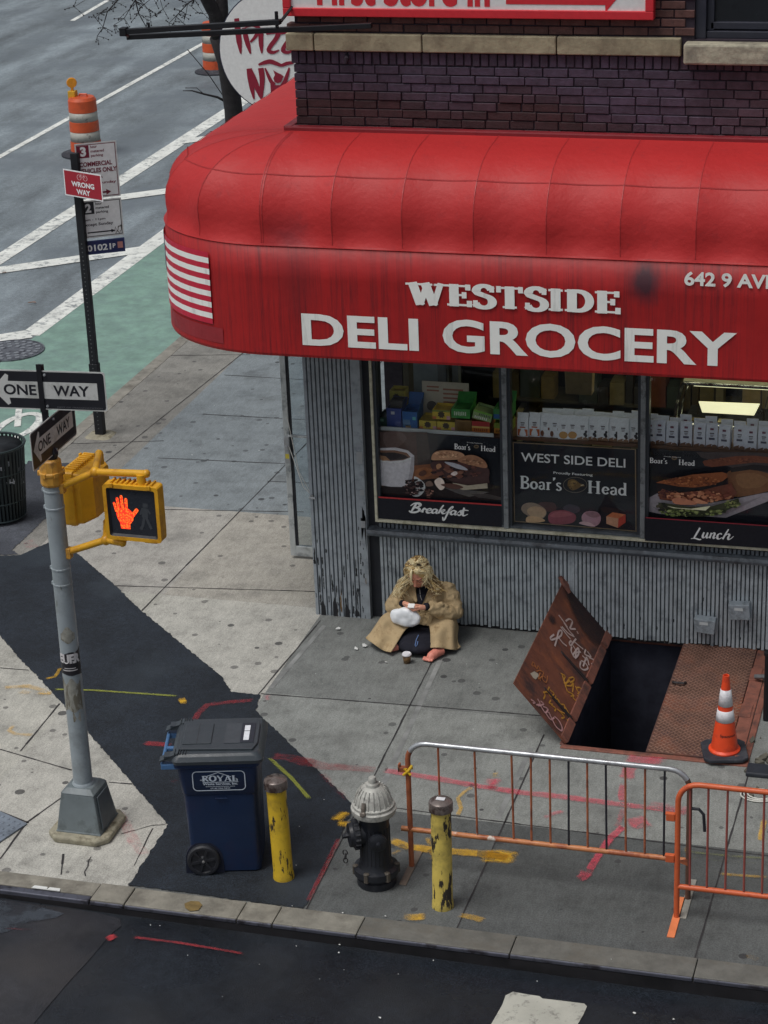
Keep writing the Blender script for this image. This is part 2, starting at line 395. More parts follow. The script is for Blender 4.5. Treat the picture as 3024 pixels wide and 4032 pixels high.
# carriageways: cross street in front, avenue at the left (an L around the block)
def SZ(x): return -.07 if x < -1 else (-.07-.012*(x+1) if x < 4 else -.13)
mb = MB()
xs = [-60, -4.2, -1, 1.5, 4, 60]
for a, b_ in zip(xs, xs[1:]): mb.poly([(a, -60, SZ(a)), (b_, -60, SZ(b_)), (b_, -5.1, SZ(b_)), (a, -5.1, SZ(a))])
struct(mb, 'street', STREET)
mb = MB(); mb.poly([(-60, -5.1, AV), (-4.2, -5.1, AV), (-4.2, 160, AV), (-60, 160, AV)]); struct(mb, 'avenue_road', AVE)
# an older, browner strip of the street at the left of the seam
def onst(x, y, e=.004):
    p = G(x, y, -.075); return Vector((p.x, p.y, SZ(p.x)+e))
mb = MB(); mb.poly([onst(*q) for q in [(-60, 1936), (215, 1972), (260, 1983), (262, 1999), (245, 2012), (228, 2030), (190, 2075), (150, 2118), (110, 2165), (60, 2225), (-60, 2260)]])
struct(mb, 'street', STREET2)
# shallow puddle in the gutter
mp, t, b, co = new_mat('puddle_water')
b.inputs['Base Color'].default_value = c4(S(70, 76, 84)); b.inputs['Roughness'].default_value = .04
L(t, ramp(t, noise_(t, co, 5, 4), [(.36, .15), (.52, .75)]), b.inputs['Alpha'])
mb = MB(); mb.poly([onst(x, y, .008) for x, y in [(-60, 1938), (20, 1950), (75, 1958), (140, 1974), (120, 1984), (60, 1994), (18, 2014), (-60, 2034)]])
struct(mb, 'puddle', mp)

# block: sidewalk slabs, one sheet with a hole for the cellar hatch
HX0, HX1, HY0, HY1 = 2.86, 4.30, -2.10, .12
xl = [-4.30, -3.36, -1.62, .05, 1.42, 2.66, HX0, HX1, 4.42, 6.2, 8.0, 14]
yl = [-5.0, -3.46, HY0, -1.68, HY1, .30, 2.30, 3.70, 5.17, 6.57, 8.1, 10, 14, 22, 40, 90]
rs = random.Random(3)
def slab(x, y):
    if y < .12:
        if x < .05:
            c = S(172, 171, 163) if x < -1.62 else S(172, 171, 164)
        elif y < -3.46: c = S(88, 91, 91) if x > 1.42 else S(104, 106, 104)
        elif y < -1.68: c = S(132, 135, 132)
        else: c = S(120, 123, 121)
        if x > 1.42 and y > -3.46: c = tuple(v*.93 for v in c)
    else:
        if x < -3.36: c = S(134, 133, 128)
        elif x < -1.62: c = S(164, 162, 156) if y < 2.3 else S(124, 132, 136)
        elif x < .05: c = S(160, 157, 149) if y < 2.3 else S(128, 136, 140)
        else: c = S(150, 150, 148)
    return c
mb = MB(); vc = []; seen = {}
yk = [-5.0, -3.46, -1.68, .30, 2.30, 3.70, 5.17, 6.57, 8.1, 10, 14, 22, 40, 90]; xk = [-4.30, -3.36, -1.62, .05, 1.42, 2.66, 4.42, 6.2, 8.0, 14]
for i in range(len(xl)-1):
    for j in range(len(yl)-1):
        x0, x1, y0, y1 = xl[i], xl[i+1], yl[j], yl[j+1]
        if x0 >= HX0 and x1 <= HX1 and y0 >= HY0 and y1 <= HY1: continue
        mb.poly([(x0, y0, 0), (x1, y0, 0), (x1, y1, 0), (x0, y1, 0)])
        cx, cy = (x0+x1)/2, (y0+y1)/2
        key = (sum(cx > q for q in xk), sum(cy > q for q in yk))
        if key not in seen: seen[key] = rs.uniform(.90, 1.08)
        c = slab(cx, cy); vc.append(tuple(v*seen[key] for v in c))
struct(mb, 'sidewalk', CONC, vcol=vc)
# tooled joints and cracks
mb = MB()
def strip(p, q, wd, z=.003, mbx=None):
    p, q = Vector((p[0], p[1], z)), Vector((q[0], q[1], z)); d = (q-p); n = Vector((-d.y, d.x, 0)).normalized()*wd/2
    (mbx or mb).poly([p-n, q-n, q+n, p+n])
def jag(pts, wd, z=.003, amp=.008, mbx=None):
    P = [Vector((p[0], p[1], 0)) for p in pts]
    for a, b_ in zip(P, P[1:]):
        n = max(2, int((b_-a).length/.12)); prev = a
        for k in range(1, n+1):
            c = a.lerp(b_, k/n)
            if k < n: c += Vector((rs.uniform(-amp, amp), rs.uniform(-amp, amp), 0))
            strip(prev, c, wd*rs.uniform(.6, 1.2), z, mbx); prev = c
for p, q in [((.09, -.15), (.0, -1.74)), ((1.36, -.62), (1.49, -5.0)), ((2.66, -1.95), (2.65, -5.0)), ((4.44, -2.3), (4.395, -5.22)), ((6.2, 0), (6.2, -5.0)),
             ((-1.70, -.28), (-1.50, 4.5)), ((-3.30, 8.2), (-3.62, 3.3)), ((-1.5, 4.5), (-1.42, 9)),
             ((.02, -1.72), (1.43, -1.66)), ((1.43, -1.66), (2.84, -1.61)), ((1.44, -3.40), (2.66, -3.44)), ((2.66, -3.44), (4.42, -3.50)), ((4.42, -3.5), (8, -3.55)),
             ((-2.22, .22), (-.02, .50)), ((-3.06, 3.66), (-1.53, 3.75)), ((-2.47, 2.2), (-.9, 2.42)), ((-3.06, 5.15), (-1.5, 5.18)), ((-3.3, 6.58), (-1.45, 6.57)), ((-1.58, 3.2), (-.1, 3.3)),
             ((-4.3, 3.9), (-3.2, 4.2)), ((-4.3, 7.2), (-3.3, 7.4))]:
    jag([p, q], .014, .003, .002)
for d in [[(0, 1619), (155, 1664)], [(129, 1520), (44, 1623)], [(135, 1722), (58, 1777), (0, 1856)], [(0, 1443), (62, 1448)], [(137, 1845), (132, 1890)], [(235, 1690), (286, 1694)], [(0, 1753), (62, 1778)]]:
    jag([G(*q)[:2] for q in d], .016, .003, .002)
for d in [[(197, 1851), (190, 1872), (185, 1893)], [(262, 1802), (296, 1793), (330, 1783), (360, 1780)], [(330, 1790), (310, 1830), (290, 1870)]]:
    jag([G(*q)[:2] for q in d], .009, .003, .014)
struct(mb, 'sidewalk_joint', JOINT)
# smooth tooled margins beside the joints
mb = MB()
TM = mat('tooled_margin', S(136, 138, 137), .7, var=.5, vs=4)
for p, q in [((1.43, -.75), (1.56, -3.4)), ((.16, -.25), (.07, -1.6)), ((2.60, -2.2), (2.59, -3.4))]: strip(p, q, .045, .0022)
struct(mb, 'joint_margin', TM)
# fresh asphalt trench patch
E1 = [(-60, 1373), (0, 1373), (36, 1417), (79, 1460), (131, 1516), (194, 1587), (363, 1782), (278, 1913), (654, 1964), (667, 1946), (725, 1824), (759, 1756), (759, 1736), (651, 1631), (552, 1536), (563, 1502),
      (500, 1496), (476, 1460), (302, 1317), (240, 1258), (153, 1185), (104, 1173), (45, 1200), (-60, 1204)]
def ragged(px, z, amp):
    P = [G(*q) for q in px]; out = []
    for a, b_ in zip(P, P[1:]+P[:1]):
        n = max(1, int((b_-a).length/.028))
        for k in range(n):
            c = a.lerp(b_, k/n)
            out.append((c.x+(rs.uniform(-amp, amp) if k else 0), c.y+(rs.uniform(-amp, amp) if k else 0), z))
    return out
mb = MB(); mb.poly(ragged(E1, .007, .009)); struct(mb, 'trench_pavement', PATCH)
E2 = [(-60, 1012), (50, 1012), (62, 996), (110, 1001), (160, 1001), (150, 1060), (130, 1089), (100, 1119), (26, 1190), (40, 1198), (-60, 1202)]
mb = MB(); mb.poly(ragged(E2, .006, .012)); struct(mb, 'trench_pavement', PATCH_D)

# kerbs
KC = mat('kerb_concrete', S(158, 155, 146), .8, var=.4, vs=5, bmp=.5, bs=30, dirt=S(96, 92, 84), ds=4, dth=(.48, .7), attr='tint')
KS = mat('kerb_steel', S(98, 100, 112), .42, metal=.55, var=.3, vs=4, dirt=S(56, 54, 60), ds=5)
KF = mat('kerb_face', S(36, 35, 38), .45, var=.4, vs=5, dirt=S(22, 22, 24), ds=3)
mb = MB(); segs = [-3.2, -.16, .12, 1.02, 1.30, 1.95, 3.1, 4.42, 6.4, 9, 14, 40]; vc = []
for k, (a, b_) in enumerate(zip(segs, segs[1:])):
    g = .003
    mb.box((a+g, -5.16 if k == 0 else -5.222, -.05), (b_-g, -4.985, .006 if k != 1 else .012)); vc += [rs.choice(((.82, .82, .8), (.72, .71, .68), (.62, .61, .58))) if b_ < 1.5 else (.66, .66, .64) if b_ < 2.5 else (.40, .41, .42)]*6
mb.box((-3.2, -4.99, -.2), (40, -4.975, -.004)); vc += [(.3, .3, .3)]*6
kerb = struct(mb, 'kerb', KC, bevel=.008, vcol=vc)
mb = MB()
for k, (a, b_) in enumerate(zip(segs, segs[1:])):
    if k == 0: mb.box((a+.01, -5.235, SZ(a)-.02), (b_-.01, -5.163, .002))
    else: mb.box((a+.004, -5.240, -.03), (b_-.004, -5.224, .004))
struct(mb, 'kerb', KS, bevel=.008)
mb = MB(); mb.box((-3.2, -5.236, -.3), (40, -5.17, -.032)); struct(mb, 'kerb', KF)
mb = MB()                                     # avenue kerb and rounded corner
vc = []
pts = [(-4.42, 90), (-4.42, -3.9)]+[(-3.2+1.22*math.cos(R_(a)), -3.9+1.28*math.sin(R_(a))) for a in range(190, 271, 10)]
for a, b_ in zip(pts, pts[1:]):
    A, B = Vector((a[0], a[1], 0)), Vector((b_[0], b_[1], 0)); n = Vector((-(B-A).y, (B-A).x, 0)).normalized()*.16
    mb.prism([A-n*.03, B-n*.03, B+n, A+n], (0, 0, -.2)); vc += [(.8, .8, .8)]*6
for v in mb.v: v.z += .004
struct(mb, 'avenue_kerb', KC, vcol=vc)
mb = MB(); mb.poly([(-4.3, -5, -.002), (-3.2, -5.1, -.002), (-3.2, -4.9, -.002), (-4.3, -3.8, -.002)]); struct(mb, 'sidewalk_corner', KC, vcol=[(.9, .9, .9)])
# tactile ramp panel at the corner
TP = mat('tactile_panel', S(118, 128, 140), .6, var=.25, vs=6, dirt=S(90, 98, 108), ds=5)
mb = MB(); o, u = Vector((-1.10, -4.29, 0)), Vector((-.90, .40, 0)).normalized(); v_ = Vector((u.y, -u.x, 0))
v_ = Vector((-.30, -.95, 0)).normalized()
mb.prism([o+Vector((0, 0, .004)), o+u*1.2+Vector((0, 0, .004)), o+u*1.2+v_*.62+Vector((0, 0, .004)), o+v_*.62+Vector((0, 0, .004))], (0, 0, .012))
for i in range(18):
    for j in range(9):
        c = o+u*(.05+i*.065)+v_*(.05+j*.065); mb.lathe([(.018, .015), (.014, .022), (.004, .024)], c, n=8)
struct(mb, 'tactile_panel', TP)

# ---------------------------------------------------------------- avenue markings
mb = MB(); mb.poly([(-6.50, -4, AV+.004), (-4.45, -4, AV+.004), (-4.45, 60, AV+.004), (-6.50, 60, AV+.004)]); struct(mb, 'bike_lane_surface', GREEN)
mb = MB()
def mark(x0, y0, x1, y1, wd, z=AV+.008):
    p, q = Vector((x0, y0, z)), Vector((x1, y1, z)); d = (q-p); n = Vector((-d.y, d.x, 0)).normalized()*wd/2; k = max(1, int(d.length/.5))
    for i in range(k): a, b_ = p.lerp(q, i/k), p.lerp(q, (i+1)/k); mb.poly([a-n, b_-n, b_+n, a+n])
mark(-6.60, 7.9, -6.64, 60, .30); mark(-8.66, 2, -8.72, 80, .30); mark(-11.55, 5, -12.0, 90, .13)
mark(-16.0, 31.2, -16.4, 35.5, .13); mark(-15.6, 20, -15.8, 23, .13); mark(-16.9, 43, -17.3, 47, .13)
for y in (1.6, 5.6, 9.85, 14.1, 18.5, 23, 27.5): mark(-8.70, y+.7, -6.62, y+2.35, .36, AV+.012)
struct(mb, 'road_marking', WHITE)
mb = MB()                                     # bicycle symbol: a wheel of it shows
def ring(cx, cy, rx, ry, wd, z):
    for k in range(40):
        a, b_ = 2*math.pi*k/40, 2*math.pi*(k+1)/40
        mb.poly([(cx+(rx)*math.cos(a), cy+ry*math.sin(a), z), (cx+rx*math.cos(b_), cy+ry*math.sin(b_), z), (cx+(rx-wd)*math.cos(b_), cy+(ry-wd*1.1)*math.sin(b_), z), (cx+(rx-wd)*math.cos(a), cy+(ry-wd*1.1)*math.sin(a), z)])
ring(-5.22, 4.5, .26, .52, .10, AV+.012)
ring(-6.15, 4.5, .26, .52, .10, AV+.012)
for a, b_ in (((-5.22, 4.5), (-5.6, 5.4)), ((-5.6, 5.4), (-6.1, 4.5)), ((-5.6, 5.4), (-5.75, 5.7))): mark(a[0], a[1], b_[0], b_[1], .08, AV+.013)
struct(mb, 'bike_symbol', WHITE)
mb = MB(); z = -.118                          # zebra bar of the crossing
cw = [onst(*q, e=.006) for q in [(1055, 2212), (1085, 2160), (1092, 2140), (1108, 2132), (1130, 2136), (1165, 2141), (1172, 2146), (1210, 2150), (1262, 2156), (1268, 2162), (1260, 2180), (1240, 2214)]]
mb.poly(cw); mb.poly([cw[0], cw[-1], cw[-1]+Vector((-.02, -1.6, -.0)), cw[0]+Vector((-.05, -1.6, 0))])
struct(mb, 'crossing_marking', WHITE2)

# ---------------------------------------------------------------- utility spray marks (thin paint, soft edges)
PINK = spray_mat('pink_spray_paint', S(232, 82, 104)); RED = spray_mat('red_spray_paint', S(190, 58, 66)); YEL = spray_mat('yellow_spray_paint', S(236, 184, 44)); LIME = spray_mat('lime_spray_paint', S(150, 156, 66))
def spray(m, strokes, name='spray_marking'):
    mbx = MB(); vc = []
    vs = []; fs = []; al = []
    for pts, wd, st in strokes:
        P = []
        for q in pts:
            g = G(*q)
            if g.y < -5.24: g = G(q[0], q[1], -.085); g.z = SZ(g.x)
            P.append(g)
        Q = []
        for a, b_ in zip(P, P[1:]):
            n = max(1, int((b_-a).length/.06)); Q += [a.lerp(b_, k/n) for k in range(n)]
        Q.append(P[-1]); base = len(vs)
        for i, p in enumerate(Q):
            d = (Q[min(i+1, len(Q)-1)]-Q[max(i-1, 0)]); d.z = 0; d.normalize(); n = Vector((-d.y, d.x, 0)); h = wd*rs.uniform(.85, 1.15)
            e = .3 if i in (0, len(Q)-1) else 1
            for k, a in ((-1, 0), (-.45, .8), (.45, .8), (1, 0)): vs.append(p+n*h*k+Vector((0, 0, .0115 if p.z > -.01 else .012))); al.append(a*st*e)
        for i in range(len(Q)-1):
            for k in range(3): fs.append((base+i*4+k, base+i*4+k+1, base+(i+1)*4+k+1, base+(i+1)*4+k))
    me = bpy.data.meshes.new(name); me.from_pydata([tuple(v) for v in vs], [], fs); me.materials.append(m)
    a = me.color_attributes.new('tint', 'FLOAT_COLOR', 'POINT')
    for i, q in enumerate(al): a.data[i].color = (q, q, q, 1)
    o = bpy.data.objects.new(name, me); COL.objects.link(o); o['kind'] = 'structure'
spray(PINK, [([(822, 1665), (887, 1675), (960, 1687), (1042, 1702), (1124, 1714), (1220, 1724), (1347, 1741), (1500, 1758)], .07, 1.0), ([(1385, 1738), (1440, 1748), (1500, 1757)], .13, .8),
    ([(1036, 1690), (1065, 1695), (1092, 1697)], .13, 1.2), ([(1340, 1640), (1380, 1645), (1425, 1645), (1446, 1652)], .13, 1.0), ([(1352, 1650), (1360, 1662), (1350, 1690)], .10, 1.0), ([(1350, 1690), (1342, 1712), (1344, 1730), (1354, 1740)], .05, 1.0),
    ([(1350, 1742), (1330, 1795)], .045, .8), ([(1352, 1783), (1318, 1813), (1296, 1845), (1280, 1870), (1268, 1893)], .06, 1.1), ([(1274, 1880), (1258, 1898), (1238, 1902)], .08, 1.1), ([(1366, 1762), (1380, 1780), (1396, 1796)], .14, 1.0), ([(1372, 1790), (1398, 1800)], .09, .9),
    ([(1165, 1773), (1195, 1760), (1228, 1751)], .04, .9), ([(797, 1566), (806, 1569)], .06, .9), ([(252, 1750), (275, 1790), (290, 1820), (318, 1855)], .09, .75), ([(55, 1166), (75, 1190)], .12, .7),
    ([(0, 1400), (20, 1420)], .1, .6), ([(560, 1511), (596, 1507)], .09, .9)])
spray(RED, [([(418, 1563), (430, 1541), (448, 1525), (500, 1518), (558, 1514)], .05, .9), ([(300, 1607), (340, 1609), (380, 1614)], .06, 1.0), ([(577, 1634), (630, 1639), (668, 1648), (700, 1657), (822, 1666)], .10, .85), ([(620, 1638), (690, 1655)], .12, .8),
    ([(368, 1680), (385, 1700)], .06, .8), ([(662, 1955), (700, 1880), (735, 1808)], .035, .9), ([(690, 1668), (758, 1737)], .05, .7), ([(227, 2033), (240, 2028), (256, 2023)], .05, 1.6), ([(280, 2026), (380, 2037), (460, 2049), (536, 2062)], .025, 1.0), ([(0, 2010), (85, 2014)], .02, .7), ([(430, 1962), (440, 1975)], .06, .7)])
spray(YEL, [([(0, 1488), (60, 1484), (108, 1497)], .06, .9), ([(30, 1495), (80, 1500)], .06, .8), ([(70, 1499), (105, 1500), (112, 1490)], .05, 1.1), ([(36, 1563), (19, 1580), (34, 1588), (82, 1590)], .04, .9), ([(392, 1507), (398, 1526)], .05, 1.4), ([(396, 1522), (416, 1517)], .045, 1.4),
    ([(91, 1470), (119, 1464), (134, 1440)], .03, 1.0), ([(100, 1478), (118, 1478)], .04, 1.1), ([(718, 1760), (752, 1771)], .11, 1.3), ([(752, 1772), (737, 1792)], .09, 1.3), ([(760, 1760), (772, 1764)], .06, .8), ([(838, 1814), (880, 1831), (935, 1838), (1057, 1848), (1110, 1858)], .08, 1.15), ([(1030, 1850), (1080, 1852), (1124, 1858)], .14, 1.25), ([(845, 1835), (870, 1850)], .10, .8), ([(950, 1812), (936, 1822)], .05, 1.0),
    ([(921, 1806), (928, 1826), (946, 1832), (930, 1842), (938, 1856), (916, 1860)], .03, 1.0), ([(984, 1772), (996, 1748), (989, 1726), (1004, 1712), (1026, 1699)], .03, 1.0), ([(1052, 1678), (1086, 1675)], .07, 1.0), ([(850, 1840), (862, 1850)], .08, .7),
    ([(858, 1980), (890, 1984), (928, 1982)], .08, 1.1), ([(978, 1976), (1020, 1984), (1058, 1995)], .06, .9), ([(1652, 1768), (1642, 1815), (1662, 1824)], .04, 1.1), ([(1640, 1852), (1670, 1862)], .09, 1.1), ([(1540, 1888), (1590, 1893), (1670, 1898)], .03, .9), ([(1607, 2050), (1618, 2068), (1640, 2076), (1670, 2070)], .05, .7), ([(1400, 2073), (1410, 2074)], .04, .8), ([(1466, 1838), (1500, 1838)], .08, .9)])
spray(LIME, [([(112, 1491), (200, 1493), (300, 1500), (388, 1506)], .025, 1.3), ([(579, 1637), (630, 1683), (671, 1731)], .03, 1.3), ([(1466, 1840), (1560, 1850), (1670, 1858)], .028, .8), ([(1466, 1850), (1560, 1862), (1670, 1870)], .028, .65)])
mb = MB(); mb.poly([G(*q, .014) for q in [(398, 1952), (412, 1946), (430, 1947), (437, 1955), (428, 1966), (410, 1968), (400, 1961)]]); struct(mb, 'kerb_stain', mat('brown_stain', S(122, 102, 60), .7, var=.4, vs=20))
# cast-iron manhole cover in the green lane
mh = thing('manhole_cover', 'round cast iron manhole cover with raised pattern at edge of green lane', 'manhole cover', (-6.56, 7.22, AV+.006))
IR = mat('cast_iron', S(112, 116, 124), .5, metal=.4, var=.4, vs=12, dirt=S(70, 72, 80), ds=8)
mb = MB(); mb.lathe([(.42, 0), (.42, .012), (.0, .012)], (0, 0, 0), n=40); mb.build('cover', IR, mh)
mb = MB()
for r0 in (.16, .26, .36):
    n = int(r0*60)
    for k in range(n):
        a = 2*math.pi*k/n; c = Vector((r0*math.cos(a), r0*math.sin(a), .014)); mb.obox(c, (Vector((math.cos(a), math.sin(a), 0)), Vector((-math.sin(a), math.cos(a), 0)), Vector((0, 0, 1))), (.03, .028, .006))
mb.build('raised_pattern', mat('worn_iron', S(150, 155, 162), .45, metal=.5), mh)
mb = MB(); mb.lathe([(.45, -.002), (.45, .016), (.425, .016), (.425, 0)], (0, 0, 0), n=40); mb.build('rim', IR, mh)
# ================================================================ CORNER BUILDING
GREYP = mat('grey_paint', S(168, 177, 183), .5, var=.22, vs=9, dirt=S(92, 98, 106), ds=7, dth=(.5, .75), chip=S(42, 44, 50), cs=11, cth=(.66, .70), spec=.4)
GREYL = mat('weathered_grey_paint', S(156, 164, 171), .5, var=.25, vs=12, dirt=S(112, 119, 126), ds=10, dth=(.52, .75), chip=S(38, 40, 46), cs=7, cth=(.68, .71), spec=.4)
GREYD = mat('dark_grey_paint', S(92, 100, 108), .5, var=.3, vs=8, dirt=S(52, 56, 62), ds=9, dth=(.45, .7))
DARKM = mat('dark_gap', S(38, 41, 48), .7, var=.2)
ALU = mat('window_frame_paint', S(140, 146, 150), .4, var=.2, vs=10, dirt=S(96, 100, 104), ds=12, metal=.25)
STRIP = mat('yellowed_strip', S(205, 203, 182), .5, var=.22, vs=14, dirt=S(150, 148, 122), ds=9, dth=(.48, .7))
bd = thing('corner_building', 'brick corner building with grey corrugated storefront under red awning', 'building', (0, 0, 0))
# corner column with ribs
mb = MB(); mb.box((.0, .0, .0), (.462, .30, 4.7))
for k in range(11):
    x = .008+k*.0415; mb.frust((x+.016, -.006, .0), (.0165, .0), (x+.016, -.006, 4.7), (.0165, .0))
col = MB()
for k in range(11):
    x = .004+k*.0415
    col.prism([(x, .0035, 0), (x+.004, -.022, 0), (x+.031, -.022, 0), (x+.035, .0035, 0)], (0, 0, 4.7))
core = MB(); core.box((0.002, .003, .0), (.461, .30, 4.7)); core.build('column_core', DARKM, bd); col.box((0, -.004, 0), (.003, .30, 4.7)); col.box((.462, -.02, -.01), (.555, .30, 4.7))
col.build('corner_column', GREYL, bd)
mb = MB()                                    # bare patches and plates on the column
for x0, x1, z0, z1 in ((.49, .545, 1.60, 1.72), (.50, .545, .95, 1.02), (.505, .545, 1.28, 1.34)): mb.box((x0, -.026, z0), (x1, -.018, z1))
mb.build_each('lock_plate', mat('bare_steel', S(170, 174, 178), .4, metal=.5, var=.2), bd)
mb = MB()
for z0, z1, x0 in ((.0, .16, .06), (.0, .20, .18), (.0, .14, .30), (.02, .10, .40), (1.05, 1.17, .5)): 
    mb.poly([(x0, -.0235, z0), (x0+.05, -.0235, z0), (x0+.045, -.0235, z1*.6), (x0+.02, -.0235, z1), (x0+.004, -.0235, z1*.7)])
mb.build_each('paint_loss', mat('bare_dark_metal', S(30, 31, 36), .7, var=.3, chip=S(120, 92, 56), cs=6), bd)
mb = MB(); fr_ = random.Random(5)               # flaked paint: ragged bare scars on the ribs
def flake(cx, y, z0, h, w_):
    n = 7; L_ = [(cx-w_*fr_.uniform(.3, 1), z0+h*i/n) for i in range(n+1)]; R__ = [(cx+w_*fr_.uniform(.3, 1), z0+h*i/n) for i in range(n, -1, -1)]
    mb.poly([(x, y, z) for x, z in L_+[(cx, z0+h*1.15)]+R__])
for k in range(11):
    x = .004+k*.0415+.017
    for j in range(fr_.randint(1, 4)): flake(x+fr_.uniform(-.006, .006), -.0232, max(0, fr_.triangular(-.05, 1.0, 0)), fr_.uniform(.02, .16), fr_.uniform(.004, .012))
for j in range(16): flake(fr_.uniform(.475, .545), -.0212, fr_.uniform(0, 1.2), fr_.uniform(.01, .06), fr_.uniform(.003, .010))
x = .69
while x < 5: 
    if fr_.random() < .55: flake(x+.0145, -.0112, fr_.triangular(.02, .5, .03), fr_.uniform(.01, .05), fr_.uniform(.003, .008))
    x += .0384*fr_.randint(1, 4)
mb.build('flaked_paint', mat('bare_dark_metal', S(30, 31, 36), .7, var=.3, chip=S(120, 92, 56), cs=6), bd)
mb = MB(); mb.tube([(.03, -.03, 1.25), (.03, -.09, 1.25), (.09, -.10, 1.25)], .012, 8); mb.build('column_hook', mat('bare_steel', S(170, 174, 178)), bd)
mb = MB(); mb.box((.555, .05, 0), (.66, .30, 4.7)); mb.build('reveal', DARKM, bd)
# corrugated stall riser
mb = MB(); mb.box((.66, .012, 0), (11.6, .25, .9)); mb.build('riser_backing', mat('dark_riser', S(40, 44, 50), .7, var=.3, vs=6), bd)
mb = MB(); x = .672; k = 0
while x < 11.6:
    if abs(x-2.515) < .025: mb.box((2.50, -.008, .02), (2.54, .02, .9)); x = 2.542
    zb = .03+rs.uniform(-.012, .012)
    mb.prism([(x, .0115, zb), (x+.003, -.010, zb), (x+.0275, -.010, zb), (x+.0315, .0115, zb)], (0, 0, .9-zb)); x += .0384
mb.build('corrugated_panel', GREYP, bd)
mb = MB(); mb.box((.66, .006, 0), (11.6, .02, .055)); mb.build('rotted_foot', mat('rotted_base', S(34, 34, 38), .9, var=.5, vs=25, chip=S(110, 106, 98), cs=18, cth=(.58, .62)), bd)
# sill rail with a row of small blocks and a pale strip
mb = MB(); mb.prism([(.57, .05, .885), (.57, -.075, .895), (.57, -.085, .925), (.57, -.07, .952), (.57, .05, .956)], (11.03, 0, 0)); mb.build('sill_rail', GREYD, bd, bevel=.006)
mb = MB(); mb.box((.66, .01, .956), (11.6, .08, 1.022)); mb.build('sill_band', DARKM, bd)
mb = MB(); x = .675
while x < 11.5: mb.box((x, -.014, .962), (x+.027, .012, 1.010)); x += .0405
mb.build('block_row', GREYD, bd, bevel=.003)
mb = MB(); mb.box((.645, -.03, 1.024), (11.6, .05, 1.05)); mb.box((.642, -.02, 1.024), (.668, .05, 2.95)); mb.build('pale_strip', STRIP, bd, bevel=.003)
mb = MB(); mb.box((.668, .0, 1.052), (11.6, .09, 1.075)); mb.build('inner_sill', GREYD, bd)
# windows: frames and panes
GL, gt, gb, gco = new_mat('shop_glass')
lw = nd(gt, 'ShaderNodeFresnel', None, IOR=1.5).outputs[0]
tr = nd(gt, 'ShaderNodeBsdfTransparent', None, Color=(.97, .98, .98, 1)); gl = nd(gt, 'ShaderNodeBsdfGlossy', None, Color=(.9, .95, 1, 1), Roughness=.03)
ms = nd(gt, 'ShaderNodeMixShader', None, i0=math_(gt, 'MULTIPLY', lw, .36), i1=tr.outputs[0], i2=gl.outputs[0])
L(gt, ms.outputs[0], gt.nodes['Material Output'].inputs[0])
for xa, xb in ((.668, 1.885), (1.93, 3.150), (3.195, 5.2), (5.25, 7.5), (7.55, 11.6)):
    mb = MB()
    fr = mb; fr.box((xa, .0, 1.076), (xa+.028, .09, 3.1)); fr.box((xb-.028, .0, 1.076), (xb, .09, 3.1)); fr.box((xa+.028, .0, 3.07), (xb-.028, .09, 3.1))
    f = fr.build('window_frame', mat('dark_window_frame', S(62, 68, 76), .4, metal=.3, var=.2), bd)
    pm = MB(); pm.box((xa+.03, .04, 1.078), (xb-.03, .046, 3.068)); pm.build('window_pane', GL, f)
mb = MB()
for xm in (1.885, 3.150, 5.2, 7.5): mb.box((xm, -.025, 1.052), (xm+.045, .05, 3.1))
mb.build_each('mullion', ALU, bd, bevel=.004)
# upper wall: real bricks
BR, t, b, co = new_mat('painted_brick')
a = nd(t, 'ShaderNodeAttribute', {'attribute_name': 'tint'}).outputs[0]
c = mix(t, 1.0, a, ramp(t, noise_(t, co, 14, 5), [(.25, .6), (.75, 1.3)]), 'MULTIPLY'); c = mix(t, ramp(t, noise_(t, co, 22, 6, .75), [(.62, 0.0), (.72, .7)]), c, S(34, 28, 36))
L(t, c, b.inputs['Base Color']); b.inputs['Roughness'].default_value = .7; bump(t, b, noise_(t, co, 45, 5, .7), .6, .01)
MORT = mat('dark_mortar', S(50, 41, 52), .9, var=.4, vs=12)
mb = MB(); vc = []
def brick(x0, x1, z0, z1, colr, y=-.012):
    if x1-x0 < .03: return
    j = lambda q: rs.uniform(-q, q)
    d = .012+rs.uniform(-.006, .008)
    mb.box((x0+j(.003), -d, z0+j(.002)), (x1+j(.003), .1, z1+j(.002)))
    kk = rs.uniform(.75, 1.2); vc.extend([tuple(v*kk for v in colr)]*6)
def paint(x, z):
    nz = noise.noise(Vector((x*1.1, z*3, 1)))*.16+noise.noise(Vector((x*4, z*9, 5)))*.05
    k = max(0, min(1, (z-(5.0+nz-max(0, (x-1.9))*.16))/.14)); r_ = max(0, min(1, (x-3.2)/1.2))
    P_ = [lerp(a, b, r_) for a, b in zip(S(70, 58, 76), S(80, 60, 66))]
    return tuple(lerp(a, b, k) for a, b in zip(S(60, 36, 40), P_))
z = 5.425; brow = 0
x = .055
while x < 11.6: brick(x, x+.062, z-.105, z, paint(x, z)); x += .074
z -= .118
while z > 4.70:
    x = .075+ (0 if brow % 2 else -.0) ; first = True
    while x < 11.6:
        ln = rs.choice((.205, .20, .21)) if not (first and brow % 2) else .10
        if rs.random() < .10: ln = .1
        brick(x, x+ln, z-.0675, z, paint(x, z)); x += ln+.009; first = False
    z -= .0757; brow += 1
z = 5.60; brow = 0
while z < 8.2:
    x = .03 + (.1 if brow % 2 else 0)
    while x < 11.6:
        skip = 3.56 < x+.1 < 5.14 and z < 7.4
        if not skip: brick(x, min(x+.2, 3.57) if (x < 3.57 and z < 7.4) else x+.2, z, z+.062, S(88, 58, 54))
        x += .211
    z += .0735; brow += 1
mb.build('brickwork', BR, bd, bevel=.004, seg=1, vcol=vc)
